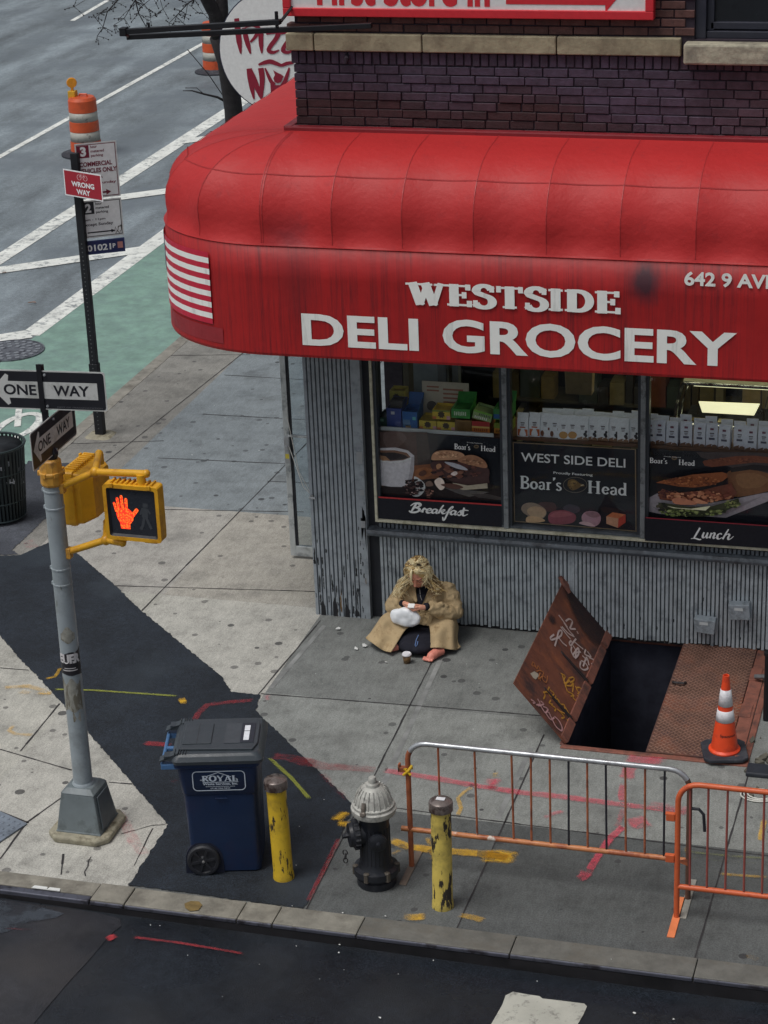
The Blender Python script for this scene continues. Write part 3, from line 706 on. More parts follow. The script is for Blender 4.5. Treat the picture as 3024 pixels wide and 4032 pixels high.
mb = MB(); mb.box((.10, .003, 4.5), (3.57, .3, 8.3)); mb.box((3.57, .003, 4.5), (5.10, .3, 5.57)); mb.box((3.57, .003, 7.4), (5.10, .3, 8.3)); mb.box((5.10, .003, 4.5), (11.6, .3, 8.3)); mb.box((.10, .3, 4.31), (11.6, 9.0, 13)); mb.box((.12, .01, 8.3), (11.6, .3, 13)); mb.box((.10, 2.3, 0), (.29, 9.0, 4.31)); mb.build('wall', MORT, bd)
STONE = mat('sandstone', S(160, 152, 126), .85, var=.3, vs=7, bmp=.6, bs=25, dirt=S(112, 100, 82), ds=4, dth=(.48, .75))
mb = MB(); xs = [.02, .28, 1.25, 2.42, 3.47]
for a_, b_ in zip(xs, xs[1:]): mb.box((a_+.005, -.055, 5.435), (b_-.005, .15, 5.585))
mb.build('belt_course', STONE, bd, bevel=.01)
mb = MB(); mb.box((3.50, -.14, 5.385), (5.18, .16, 5.555)); o = mb.build('stone_sill', mat('rough_sill_stone', S(176, 170, 150), .85, var=.4, vs=6, bmp=1.0, bs=14, dirt=S(112, 106, 96), ds=5, dth=(.45, .7)), bd, bevel=.018)
mb = MB(); mb.box((3.57, .03, 5.57), (3.66, .2, 7.4)); mb.box((5.02, .03, 5.57), (5.10, .2, 7.4)); mb.box((3.66, .05, 5.57), (5.02, .2, 5.63)); mb.box((3.69, .08, 5.64), (5.02, .2, 5.70)); mb.box((3.66, .08, 5.63), (3.72, .2, 7.4))
f = mb.build('upper_window_frame', mat('upper_frame_paint', S(44, 46, 58), .5, var=.2), bd, bevel=.006)
mb = MB(); mb.box((3.70, .12, 5.69), (5.02, .13, 7.4)); mb.build('upper_pane', mat('dark_window_glass', S(30, 33, 38), .12, spec=.6), f)
mb = MB(); mb.tube([(.56, .0, 5.40), (.57, -.04, 5.37), (.56, -.05, 5.33)], [.016, .022, .012], 8); mb.build('wall_anchor', MORT, bd)
# interior shell, visible through the panes
SH = mat('shop_interior_wall', S(78, 74, 58), .8, var=.4, vs=4)
mb = MB(); mb.box((.36, 4.6, 0), (11.6, 4.7, 4.3)); mb.box((.36, .31, -.06), (11.6, 4.6, .0)); mb.box((11.4, .31, 0), (11.6, 4.6, 4.3)); mb.box((.36, .31, 3.25), (11.6, 4.6, 3.3)); mb.box((.30, 2.3, 0), (.36, 4.6, 4.2)); mb.box((.66, .31, 0), (11.6, .35, 1.0)); mb.box((.6, .30, 3.1), (11.6, .34, 4.6))
mb.build('interior', SH, bd)
# glass door swung out on the avenue side
dr = MB(); y0 = 1.22
ALD = mat('door_aluminium', S(196, 202, 204), .4, metal=.45, var=.15, dirt=S(140, 146, 150), ds=6)
dr.box((-.655, y0, .03), (-.595, y0+.045, 2.95)); dr.box((.20, y0, .03), (.26, y0+.045, 2.95)); dr.box((-.595, y0, .03), (.20, y0+.045, .14)); dr.box((-.595, y0, 2.8), (.20, y0+.045, 2.95)); dr.box((-.61, y0-.008, 1.33), (.2, y0+.03, 1.352))
d = dr.build('door', ALD, bd, bevel=.004, label='open glass door in a pale aluminium frame')
mb = MB(); mb.box((-.597, y0+.012, .14), (-.570, y0+.03, 2.8)); mb.build('gasket', DARKM, d)
DG, gt, gb, gco = new_mat('door_glass')
tr = nd(gt, 'ShaderNodeBsdfTransparent', None, Color=(.80, .84, .86, 1)); gl = nd(gt, 'ShaderNodeBsdfGlossy', None, Roughness=.03)
ms = nd(gt, 'ShaderNodeMixShader', None, i0=nd(gt, 'ShaderNodeFresnel', None, IOR=1.45).outputs[0], i1=tr.outputs[0], i2=gl.outputs[0]); L(gt, ms.outputs[0], gt.nodes['Material Output'].inputs[0])
mb = MB(); mb.box((-.57, y0+.018, .14), (.20, y0+.024, 2.8)); mb.build('door_pane', DG, d)
mb = MB(); mb.box((-.652, y0-.012, 1.05), (-.60, y0, 1.33)); mb.lathe([(.022, 0), (.022, .02), (0, .022)], (-.625, y0-.012, 1.22), (0, -1, 0), 12); mb.build('door_lock', mat('bare_steel', S(170, 174, 178)), d)
mb = MB(); mb.box((-.645, y0-.013, 1.10), (-.605, y0-.011, 1.15)); mb.build('yellow_sticker', flat(206, 190, 70), d)
mb = MB(); mb.tube([(-.6, y0-.02, 1.24), (-.3, .7, 1.02), (.05, -.07, 1.26)], .004, 5); mb.tube([(-.6, y0-.02, 1.55), (-.32, .65, 1.2), (.05, -.07, 1.25)], .004, 5); mb.build('tie_cord', mat('pale_cord', S(190, 190, 185)), d)

# ================================================================ AWNING
AWM, t, b, co = new_mat('red_vinyl')
base = S(182, 43, 44)
c = mix(t, 1.0, base, ramp(t, noise_(t, co, 1.6, 5), [(.28, .92), (.7, 1.04)]), 'MULTIPLY')
c = mix(t, 1.0, c, ramp(t, noise_(t, co, 300, 2), [(.3, .9), (.7, 1.06)]), 'MULTIPLY')
c = mix(t, ramp(t, noise_(t, co, 6, 8, .75), [(.56, 0.0), (.72, .35)]), c, S(128, 44, 50))
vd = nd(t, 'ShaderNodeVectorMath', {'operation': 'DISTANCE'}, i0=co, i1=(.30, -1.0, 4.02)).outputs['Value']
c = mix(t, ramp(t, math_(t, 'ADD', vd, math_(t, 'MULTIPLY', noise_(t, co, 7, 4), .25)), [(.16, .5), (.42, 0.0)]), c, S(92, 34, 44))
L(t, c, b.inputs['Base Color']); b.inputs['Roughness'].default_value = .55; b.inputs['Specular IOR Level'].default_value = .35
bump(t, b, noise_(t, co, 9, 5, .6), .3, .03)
AWF, t, b, co = new_mat('streaked_red_vinyl')
c = mix(t, 1.0, S(172, 34, 36), ramp(t, noise_(t, co, 1.2, 4), [(.3, .82), (.7, 1.08)]), 'MULTIPLY')
st = ramp(t, noise_(t, co, 26, 6, .85, (1, 1, .02)), [(.46, 0.0), (.66, .9)])
c = mix(t, math_(t, 'MULTIPLY', st, ramp(t, noise_(t, co, 1.5, 3), [(.35, .35), (.6, 1.0)])), c, S(96, 28, 35))
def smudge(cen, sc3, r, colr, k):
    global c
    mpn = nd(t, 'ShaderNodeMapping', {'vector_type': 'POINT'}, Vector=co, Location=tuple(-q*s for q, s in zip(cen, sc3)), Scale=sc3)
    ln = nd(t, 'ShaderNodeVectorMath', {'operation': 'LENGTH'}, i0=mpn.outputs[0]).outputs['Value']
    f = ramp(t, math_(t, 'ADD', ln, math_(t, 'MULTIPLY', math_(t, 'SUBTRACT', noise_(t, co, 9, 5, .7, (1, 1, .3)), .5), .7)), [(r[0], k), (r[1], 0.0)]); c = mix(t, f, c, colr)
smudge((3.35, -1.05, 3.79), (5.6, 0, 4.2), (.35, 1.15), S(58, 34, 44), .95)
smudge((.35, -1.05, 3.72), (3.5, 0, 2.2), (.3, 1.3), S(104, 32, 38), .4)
L(t, c, b.inputs['Base Color']); b.inputs['Roughness'].default_value = .5; b.inputs['Specular IOR Level'].default_value = .35
bump(t, b, noise_(t, co, 3, 3), .2, .04)
aw = thing('shop_awning', 'long red vinyl awning with rounded corner and white shop lettering', 'awning', (0, 0, 0))
CX, CY, RAD, ZB, ZT, ZW = .05, -.02, 1.04, 2.99, 3.985, 4.74
def sect(kind):
    out = []
    xs_ = []
    x = 8.0
    # front run, corner fan, avenue run: (anchor x, anchor y, dir angle, u) ; ribs where u is whole
    n_sub = 8
    ribs = [.07+.615*i for i in range(19)][::-1]
    for i in range(len(ribs)-1):
        for k in range(n_sub): out.append((lerp(ribs[i], ribs[i+1], k/n_sub), CY, 0.0, k/n_sub))
    out.append((.07, CY, 0.0, 0.0))
    for i in range(3):
        for k in range(n_sub): out.append((CX, CY, R_(lerp(i*30, i*30+30, k/n_sub)), k/n_sub))
    yr = [CY+.0+.62*i for i in range(6)]
    for i in range(len(yr)-1):
        for k in range(n_sub): out.append((CX, yr[i], R_(90), k/n_sub))
    out.append((CX, yr[-1], R_(90), 0.0))
    return out
SEC = sect(0)
XS = 1.17                                    # the avenue side stands out a little further
def aw_pt(s, d, z): return Vector((s[0]-math.sin(s[2])*d*XS, s[1]-math.cos(s[2])*d, z))
def sweep(prof, name, m, sag=0.0, zz=0.0):
    mb = MB(); n = len(prof); vs = []
    for s in SEC:
        q = math.sin(math.pi*s[3])
        for (d, z) in prof:
            hgt = (z-ZT)/(ZW-ZT) if z > ZT else 0
            k = 1-sag*q*max(0, math.sin(math.pi*min(1, hgt)))**.7 if hgt > 0 else 1
            vs.append(aw_pt(s, d*k, z-(sag*q*1.6*hgt*(1-hgt) if z > ZT else 0)))
    fs = []
    ribs_ = [i for i, s in enumerate(SEC) if s[3] == 0.0] if sag else [0, len(SEC)-1]
    for a, b_ in zip(ribs_, ribs_[1:]):       # every panel has its own edge, so the welts show as creases
        base = len(mb.v); mb.v += vs[a*n:(b_+1)*n]
        fs += [[base+i*n+k, base+i*n+k+1, base+(i+1)*n+k+1, base+(i+1)*n+k] for i in range(b_-a) for k in range(n-1)]
    mb.f = fs; mb.mi = [0]*len(fs); o = mb.build(name, m, aw, smooth=True, auto=40 if sag else 12)
    if sag: return o
    sm = o.modifiers.new('solid', 'SOLIDIFY'); sm.thickness = .006; sm.offset = -1
    return o
prof = [(RAD+.012, ZT-.012), (RAD+.004, ZT+.012)]+[((RAD+.05*math.sin(min(1, a/26)*math.pi/2)-.012)*math.cos(R_(a))**.66 if a < 89 else .03, ZT+.02+(ZW-ZT-.03)*math.sin(R_(a))**.78) for a in (3, 8, 14, 20, 26, 32, 38, 44, 50, 56, 62, 68, 73, 78, 82, 86, 90)]
prof[-1] = (.05, ZW)
SAG = .06
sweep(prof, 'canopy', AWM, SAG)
sweep([(RAD, ZT), (RAD, ZT-.3), (RAD+.004, ZB+.3), (RAD+.010, ZB+.02), (RAD+.004, ZB), (RAD-.03, ZB)], 'valance', AWF)
mb = MB()                                    # lengthwise seam and rib welts
SEAM = mat('red_seam', S(174, 42, 44), .6)
pr = [p for p in prof]
pz = pr[9]
for s0, s1 in zip(SEC, SEC[1:]):
    def kk(s): return 1-SAG*math.sin(math.pi*s[3])*max(0, math.sin(math.pi*min(1, (pz[1]-ZT)/(ZW-ZT))))**.7
    def hh(s): return pz[1]-SAG*math.sin(math.pi*s[3])*1.6*((pz[1]-ZT)/(ZW-ZT))*(1-(pz[1]-ZT)/(ZW-ZT))
    mb.add([aw_pt(s0, pz[0]*kk(s0)+.004, hh(s0)+.006), aw_pt(s0, pz[0]*kk(s0)+.008, hh(s0)-.003), aw_pt(s1, pz[0]*kk(s1)+.008, hh(s1)-.003), aw_pt(s1, pz[0]*kk(s1)+.004, hh(s1)+.006)], [(0, 1, 2, 3)])
mb.build('seam', SEAM, aw)
for s in SEC:                                 # welts over the ribs
    if s[3] == 0.0:
        mb = MB(); t_ = Vector((math.cos(s[2]), -math.sin(s[2]), 0))*.003
        P_ = [aw_pt(s, d+.003, z+(.003 if z > 4.4 else 0)) for d, z in prof[1:]]
        for q0, q1 in zip(P_, P_[1:]): mb.poly([q0-t_, q0+t_, q1+t_, q1-t_])
        mb.build('welt', mat('rib_welt', S(168, 40, 43), .55), aw)
mb = MB()                                    # flashing strip along the wall
mb.box((-.02, -.085, ZW-.035), (11.2, .0, ZW+.035)); mb.box((-.03, -.08, ZW-.02), (.05, 3.0, ZW+.04)); mb.build('wall_strip', mat('dark_red_strip', S(128, 34, 42), .5, var=.25, vs=6), aw, bevel=.01)
WHL = mat('white_lettering', S(240, 242, 238), .5, var=.06, vs=6, dirt=S(206, 210, 206), ds=9, dth=(.56, .7), streak=True)
mb = MB(); YF = CY-RAD-.0185
def wl(x, y): return W(x, y, YF)
def txt(mbx, s, bl, br, tl, **k):
    O = wl(*bl); U = wl(*br)-O; V = wl(*tl)-O; U.y = V.y = 0; V.x = 0; put_text(mbx, s, O, U, V, **k)
O = wl(654, 745); U = wl(1590, 783)-O; U.x += .02
U.y = 0; U.z = 0; H = wl(1120, 694).z-wl(1120, 764).z
put_text(mb, 'DELI', O, Vector((wl(905, 755).x-O.x, 0, 0)), Vector((0, 0, H)), bold=.028)
O2 = wl(957, 759); put_text(mb, 'GROCERY', O2-Vector((0, 0, .005)), Vector((wl(1590, 785).x-O2.x, 0, 0)), Vector((0, 0, H+.012)), bold=.028)
O3 = wl(1478, 617); put_text(mb, '642 9 AVE', O3, Vector((.735, 0, 0)), Vector((0, 0, .122)), bold=.03)
mb.build_each('lettering', WHL, aw); mb = MB()
O4 = wl(884, 657); put_serif(mb, 'WESTSIDE', O4, Vector((wl(1338, 672).x-O4.x, 0, 0)), Vector((0, 0, .195)), T=.30, t=.15, sr=.07, gap=.08, lift=.001)
mb.build('lettering', WHL, aw)
# flag on the curved corner
def cyl(th, z, e=.008): return Vector((CX-math.sin(R_(th))*(RAD*XS+e+.013), CY-math.cos(R_(th))*(RAD+e+.013), z))
fw_ = MB(); fr_ = MB(); fb_ = MB(); fs_ = MB()
T0, T1, Z0, Z1 = 25.0, 94.0, 3.215, 3.865
def patch(mbx, a, b_, z0, z1, e):
    n = 10
    for k in range(n):
        t0, t1 = lerp(a, b_, k/n), lerp(a, b_, (k+1)/n); mbx.poly([cyl(t1, z0, e), cyl(t0, z0, e), cyl(t0, z1, e), cyl(t1, z1, e)])
hs = (Z1-Z0)/13
for k in range(13):
    patch(fw_ if k % 2 else fr_, T0, T1, Z1-(k+1)*hs, Z1-k*hs, .009)
patch(fb_, lerp(T0, T1, .6), T1, Z1-7*hs, Z1, .012)
for i in range(9):
    for j in range(5 if i % 2 else 6):
        th = lerp(lerp(T0, T1, .62), T1-1.5, (j+(.5 if i % 2 else 0)+.3)/6); z = Z1-7*hs*(i+.7)/9.4
        fs_.poly([cyl(th+1.0*math.cos(R_(90+72*q*2)), z+.016*math.sin(R_(90+144*q)), .015) for q in (0, 3, 1, 4, 2)])
flag = fr_.build('flag', flat(196, 34, 62), aw); fw_.build('stripes', WHL, flag); fb_.build('canton', flat(52, 58, 104), flag); fs_.build('stars', WHL, flag)
mb = MB(); 
for th0, th1, z0, z1 in ((20, 62, 3.05, 3.19),): patch(mb, th0, th1, z0, z1, .006)
mb.build('mending_patch', mat('dull_red_patch', S(150, 40, 48), .6, var=.25, vs=5), aw)

# ================================================================ SIGNS ON THE BUILDING
SR = flat(206, 48, 58, .4); SW = flat(224, 228, 228, .4)
sg = thing('store_sign', 'white wall sign in a red frame with red words and an arrow', 'sign', (0, 0, 0))
x0, x1, z0, z1 = .03, 3.245, 5.74, 6.75; yy = -.10
mb = MB(); mb.box((x0, yy, z0), (x1, .0, z0+.07)); mb.box((x0, yy, z1-.07), (x1, 0, z1)); mb.box((x0, yy, z0+.07), (x0+.07, 0, z1-.07)); mb.box((x1-.07, yy, z0+.07), (x1, 0, z1-.07)); mb.build('frame', SR, sg, bevel=.006)
mb = MB(); mb.box((x0+.07, yy+.03, z0+.07), (x1-.07, yy+.05, z1-.07)); mb.build('panel', SW, sg)
mb = MB(); ys = yy+.027; p = W(685, 12, ys); q = W(1058, 13, ys)
put_text(mb, 'First Store in', (p.x, ys, p.z), (q.x-p.x, 0, 0), (0, 0, .30), bold=.035)
mb.build('lettering', SR, sg); mb = MB()
a0 = W(1093, 9, ys); a1 = W(1341, 9, ys)
mb.poly([(a0.x, ys, a0.z), (a1.x-.13, ys, a0.z), (a1.x-.13, ys, a0.z-.06), (a1.x, ys, a0.z+.09), (a1.x-.13, ys, a0.z+.24), (a1.x-.13, ys, a0.z+.18), (a0.x, ys, a0.z+.18)])
mb.build('arrow', SR, sg)
# iron sign arms standing out from the corner
IRON = mat('black_iron', S(30, 31, 36), .5, metal=.3, var=.25)
ba = thing('iron_bracket', 'pair of black iron arms standing out past the corner of the brick wall', 'bracket', (0, 0, 0))
def beam(mbx, p, q, h, d):
    p, q = Vector(p), Vector(q); X = (q-p).normalized(); mbx.obox((p+q)/2, (X, Vector((0, 1, 0)), X.cross(Vector((0, 1, 0)))), ((q-p).length/2, d, h))
mb = MB(); p, q = W(268, 68, -.50), W(606, 47, -.50); beam(mb, p, q, .022, .03); mb.obox(p, ((1, 0, 0), (0, 1, 0), (0, 0, 1)), (.03, .04, .035)); mb.build('arm', IRON, ba, bevel=.004)
mb = MB(); p, q = W(275, 80, -.22), W(803, 55, -.22); beam(mb, p, q, .022, .025); mb.build('arm', IRON, ba, bevel=.004)
mb = MB(); p, q = W(272, 74, -.50), W(276, 79, -.22); mb.tube([p, q], .015, 8); mb.tube([W(598, 48, -.5)+Vector((0, 0, -.05)), W(598, 48, -.5)+Vector((0, 0, .09))], .016, 8); mb.tube([W(322, 64, -.5), W(322, 64, -.5)+Vector((0, 0, .06))], .012, 8)
mb.tube([W(606, 47, -.5), (.1, -.02, W(606, 47, -.5).z+.05)], .014, 6); mb.build_each('bolt', IRON, ba)
# round pizzeria sign further along the avenue front
ps = thing('round_sign', 'big round white shop sign with maroon brush lettering hung beyond the corner', 'sign', (0, 0, 0))
PC = W(600, 112, 5.0); PR = .693
mb = MB(); mb.lathe([(PR, 0), (PR, .08)], PC, (0, 1, 0), 56); mb.build('rim', mat('sign_rim', S(36, 40, 66), .4), ps)
mb = MB(); mb.lathe([(PR-.012, 0), (PR-.012, .01)], PC-Vector((0, .004, 0)), (0, 1, 0), 56); mb.build('face', flat(238, 241, 241, .4), ps)
mb = MB(); mb.tube([PC+Vector((PR-.02, .04, .25)), (.12, 5.04, PC.z+.25)], .03, 8); mb.tube([PC+Vector((PR-.02, .04, -.25)), (.12, 5.04, PC.z-.25)], .03, 8); mb.build('bracket', IRON, ps)
def zp(x, y): d_ = (384+x*.19842, y*.19842); q = W(d_[0], d_[1], 5.0-.008); return q
mb = MB(); cnt = [0]
def sign_stroke(pts, ws):
    P = [Vector(p) for p in pts]; out = []; ow = []
    for k in range(len(P)-1):
        p0, p1, p2, p3 = P[max(k-1, 0)], P[k], P[k+1], P[min(k+2, len(P)-1)]
        for j in range(5):
            u = j/5; out.append(.5*((2*p1)+(-p0+p2)*u+(2*p0-5*p1+4*p2-p3)*u*u+(-p0+3*p1-3*p2+p3)*u**3)); ow.append(lerp(ws[k], ws[k+1], u))
    out.append(P[-1]); ow.append(ws[-1]); vs, fs = ribbon2([tuple(p) for p in out], ow)
    cnt[0] += 1; e = Vector((0, -.0003*cnt[0], 0)); mb.add([zp(*v)+e for v in vs], fs)
for s_ in [([(640, 200), (650, 300), (668, 450), (686, 585)], [50, 64, 60, 14]), ([(720, 300), (740, 400), (765, 490), (792, 585)], [44, 56, 50, 14]), ([(735, 290), (820, 270), (880, 310), (850, 390), (790, 460)], [30, 40, 46, 40, 20]),
           ([(905, 300), (905, 420), (908, 500), (915, 580)], [56, 54, 46, 12]), ([(960, 360), (1040, 340), (1095, 350), (1070, 420), (1010, 500), (990, 550), (1040, 570), (1105, 545)], [40, 60, 56, 50, 48, 44, 36, 14]),
           ([(1110, 360), (1190, 340), (1250, 350), (1220, 420), (1165, 500), (1145, 550), (1200, 570), (1260, 545)], [36, 56, 56, 50, 48, 44, 36, 14]),
           ([(878, 705), (950, 680), (1010, 670), (1070, 690), (1130, 710), (1190, 690), (1260, 680)], [20, 44, 50, 44, 34, 40, 30]),
           ([(778, 745), (790, 840), (808, 960), (830, 1080)], [58, 66, 52, 12]), ([(780, 760), (830, 860), (870, 970), (912, 1075)], [56, 56, 56, 20]), ([(905, 740), (918, 850), (915, 960), (914, 1075)], [62, 58, 46, 14]),
           ([(950, 740), (985, 820), (1020, 890), (1060, 915)], [14, 34, 40, 24]), ([(1215, 735), (1190, 820), (1160, 900), (1110, 960)], [16, 38, 44, 40]), ([(1030, 890), (1034, 980), (1036, 1060)], [44, 44, 40]),
           ([(1090, 925), (1090, 1000), (1090, 1080)], [70, 80, 60])]: sign_stroke(*s_)
cnt[0] += 1
mb.add([zp(*v)+Vector((0, -.006, 0)) for v in [(1040, 762), (1085, 790), (1130, 810), (1158, 835), (1140, 850), (1128, 890), (1090, 905), (1055, 890), (1042, 850), (1060, 815)]], [list(range(10))])
mb.build('lettering', flat(146, 30, 56), ps)
# two grey junction boxes on the stall riser
for i, (pts, lab) in enumerate(((((3.665, .335), (3.865, .325), (3.855, .185), (3.675, .20)), 'grey junction box low on the corrugated wall, the lower of two'), (((3.975, .50), (4.165, .515), (4.18, .365), (3.99, .35)), 'grey junction box tilted on the corrugated wall, the upper of two'))):
    jb = thing('junction_box', lab, 'junction box', (pts[0][0], -.01, pts[3][1]), 0, 'junction boxes on the storefront')
    mb = MB(jb.location); mb.prism([(x, -.115, z) for x, z in pts], (0, .105, 0)); mb.build('box', mat('box_grey', S(146, 156, 164), .45, var=.2, vs=14, dirt=S(116, 124, 130), ds=12), jb, bevel=.008)
    cx = sum(p[0] for p in pts)/4; cz = sum(p[1] for p in pts)/4
    mb = MB(jb.location); mb.poly([(cx-.045, -.1175, cz+.02), (cx+.035, -.1175, cz+.02), (cx+.03, -.1175, cz+.048), (cx-.045, -.1175, cz+.048)]); mb.build('sticker', flat(196, 202, 204), jb)
# ================================================================ WINDOW POSTERS (flat prints behind the panes)
K5 = (.19842, 795.5, 757.1); K6 = (.19842, 1069.8, 779.0); K7 = (.18983, 1344.1, 779.0)
class Poster:
    def __init__(s, root, K, Y):
        s.root, s.K, s.Y, s.n = root, K, Y, 0; s.mb = {}
    def pt(s, x, y, e=0): 
        q = W(s.K[1]+x*s.K[0], s.K[2]+y*s.K[0], s.Y); q.y = s.Y-e; return q
    def poly(s, pts, colr, soft=0, part='picture'):
        s.n += 1; e = .0006+.00025*s.n
        if soft:                              # rounded outline through the given points
            P = [Vector(p) for p in pts]; out = []; n = len(P)
            for k in range(n):
                p0, p1, p2, p3 = P[k-1], P[k], P[(k+1) % n], P[(k+2) % n]
                for j in range(4):
                    u = j/4; out.append(.5*((2*p1)+(-p0+p2)*u+(2*p0-5*p1+4*p2-p3)*u*u+(-p0+3*p1-3*p2+p3)*u**3))
            pts = [tuple(p) for p in out]
        s.mb.setdefault((part, colr), MB()).poly([s.pt(x, y, e) for x, y in pts])
    def speck(s, cx, cy, rx, ry, cols, n, r, seed=1):
        rr = random.Random(seed)
        for i in range(int(n*1.7)):
            r_ = 0
            a = rr.uniform(0, 6.28); q = math.sqrt(rr.random()); x = cx+rx*q*math.cos(a); y = cy+ry*q*math.sin(a); h = r*rr.uniform(.3, 1.0); k = rr.randint(4, 6); o = rr.uniform(0, 6)
            s.poly([(x+h*math.cos(o+6.28*j/k)*rr.uniform(.7, 1.5), y+h*.7*math.sin(o+6.28*j/k)*rr.uniform(.6, 1.2)) for j in range(k)], rr.choice(cols))
    def done(s):
        groups = {}
        for (part, colr), mb in s.mb.items(): groups.setdefault(part, []).append((colr, mb))
        for part, lst in groups.items():
            M = MB(); ms = []
            for i, (colr, mb) in enumerate(lst):
                ms.append(mat('ink_%d_%d_%d' % colr, tuple(min(.9, v*1.6) for v in S(*colr)) if max(colr) > 60 else S(*colr), .55, var=.22, vs=30, spec=.3)); M.add(mb.v, mb.f, i)
            M.build(part, ms, s.root)
def sheet(root, x0, x1, z0, z1, Y, colr):
    mb = MB(); mb.box((x0, Y, z0), (x1, Y+.006, z1)); return mb.build('sheet', mat('ink_%d_%d_%d' % colr, S(*colr), .55, var=.15, vs=8, spec=.3), root)
PY = .062
DK = (31, 34, 44); INK = (206, 212, 212)
WHP = mat('poster_white', S(240, 243, 243), .5, var=.08)
def serif_px(P, s, bl, br, tl, **k):
    O = P.pt(*bl); U = P.pt(*br)-O; V = P.pt(*tl)-O; V.x *= .3; P.n += 3
    mb = MB(); put_serif(mb, s, O, U, V, lift=.0008+.00025*P.n, **k); return mb
def join_text(P, mbs, name='lettering'):
    M = MB()
    for q in mbs: M.add(q.v, q.f)
    M.build(name, WHP, P.root)
def text_px(P, s, bl, br, tl, **k):
    O = P.pt(*bl); U = P.pt(*br)-O; V = P.pt(*tl)-O; V.x *= .3; P.n += 3
    mb = MB(); put_text(mb, s, O, U, V, lift=.0008+.00025*P.n, **k); return mb
def logo(P, a, b, c, d, T=.19):               # serif pair of words: (bl, br, tl) of each
    return [serif_px(P, "Boar's", a[0], a[1], a[2], T=T, t=.085, sr=.06), serif_px(P, 'Head', b[0], b[1], b[2], T=T, t=.085, sr=.06)]
# script words
SB = [([(.09, .30), (.13, .62), (.17, .95)], [.02, .034, .03]), ([(.05, .78), (.12, .97), (.22, 1.0), (.27, .88), (.22, .72), (.14, .66)], [.012, .026, .034, .036, .03, .016]), ([(.16, .66), (.25, .62), (.27, .46), (.20, .32), (.10, .30), (.04, .40)], [.014, .03, .038, .034, .026, .012])]
def script_word(kind):
    st = []
    def S_(*a): st.append(a)
    if kind == 'Breakfast':
        st.extend(([(x*.72-.02, y) for x, y in p], w_) for p, w_ in SB)
        S_([(.20, .36), (.235, .60), (.25, .66), (.28, .60), (.31, .62)], [.008, .02, .022, .022, .012]); S_([(.248, .62), (.235, .42), (.24, .33)], [.022, .026, .02])
        S_([(.30, .45), (.35, .52), (.365, .62), (.335, .66), (.305, .54), (.31, .38), (.35, .33), (.395, .42)], [.01, .016, .022, .02, .028, .028, .02, .008])
        S_([(.465, .60), (.43, .65), (.395, .56), (.395, .40), (.42, .34), (.45, .44), (.475, .64)], [.018, .02, .028, .028, .02, .016, .016]); S_([(.475, .64), (.462, .45), (.475, .34), (.51, .42)], [.024, .028, .022, .008])
        S_([(.50, .34), (.525, .70), (.555, 1.0)], [.026, .026, .022]); S_([(.515, .46), (.56, .62), (.59, .62), (.57, .50), (.53, .48)], [.01, .02, .022, .018, .012]); S_([(.54, .48), (.575, .36), (.62, .38)], [.02, .026, .01])
        S_([(.585, .10), (.60, -.10), (.62, -.12), (.645, .30), (.665, .70), (.70, .92), (.715, .84), (.68, .62)], [.012, .02, .024, .026, .026, .022, .014, .01]); S_([(.61, .46), (.66, .50), (.70, .46)], [.012, .02, .01])
        S_([(.775, .58), (.74, .63), (.705, .54), (.705, .38), (.73, .32), (.76, .42), (.785, .62)], [.018, .02, .028, .028, .02, .016, .016]); S_([(.785, .62), (.772, .43), (.785, .32), (.815, .40)], [.024, .028, .022, .008])
        S_([(.80, .38), (.85, .66), (.862, .56), (.875, .42), (.85, .30), (.815, .34)], [.008, .018, .026, .03, .024, .01])
        S_([(.90, .90), (.895, .56), (.905, .34), (.935, .30), (.985, .44)], [.022, .028, .026, .02, .008]); S_([(.86, .68), (.92, .72), (.98, .70)], [.012, .018, .012])
        return [([(a, b*.86+.12) for a, b in p], w_) for p, w_ in st]
    S_([(.16, .96), (.12, .6), (.075, .16)], [.03, .04, .034]); S_([(.01, .13), (.10, .17), (.22, .10), (.25, .16)], [.012, .026, .03, .02]); S_([(.16, .96), (.13, .90)], [.04, .02])
    def u(x): S_([(x, .66), (x-.012, .40), (x+.012, .26), (x+.05, .34), (x+.09, .66)], [.03, .038, .03, .016, .02]); S_([(x+.09, .66), (x+.08, .40), (x+.10, .26), (x+.14, .36)], [.032, .038, .028, .01])
    u(.28)
    S_([(.44, .26), (.455, .66)], [.036, .03]); S_([(.452, .50), (.50, .66), (.535, .60), (.525, .36), (.545, .26), (.58, .36)], [.012, .024, .036, .038, .028, .01])
    S_([(.70, .58), (.665, .66), (.615, .54), (.62, .32), (.665, .25), (.73, .38)], [.024, .024, .036, .038, .028, .01])
    S_([(.75, .25), (.79, .66), (.83, 1.0)], [.036, .034, .026]); S_([(.775, .46), (.83, .64), (.88, .60), (.87, .38), (.89, .26), (.94, .34), (.985, .52)], [.012, .024, .036, .038, .03, .018, .01])
    return st
def script_px(P, kind, bl, br, tl):
    O = P.pt(*bl); U = P.pt(*br)-O; V = P.pt(*tl)-O; V.x *= .6; P.n += 3; mb = MB(); r = V.length/U.length
    st = [([(a, b) for a, b in p], [q*1.5 for q in w_]) for p, w_ in script_word(kind)]
    # build in equal-unit space so the pen stays round
    st = [([((a-.02)*.93+b*r*.22, b*r) for a, b in p], w_) for p, w_ in st]
    put_strokes(mb, st, O, U, V.normalized()*U.length, lift=.0008+.00025*P.n, nib=.55, ang=.5); return mb

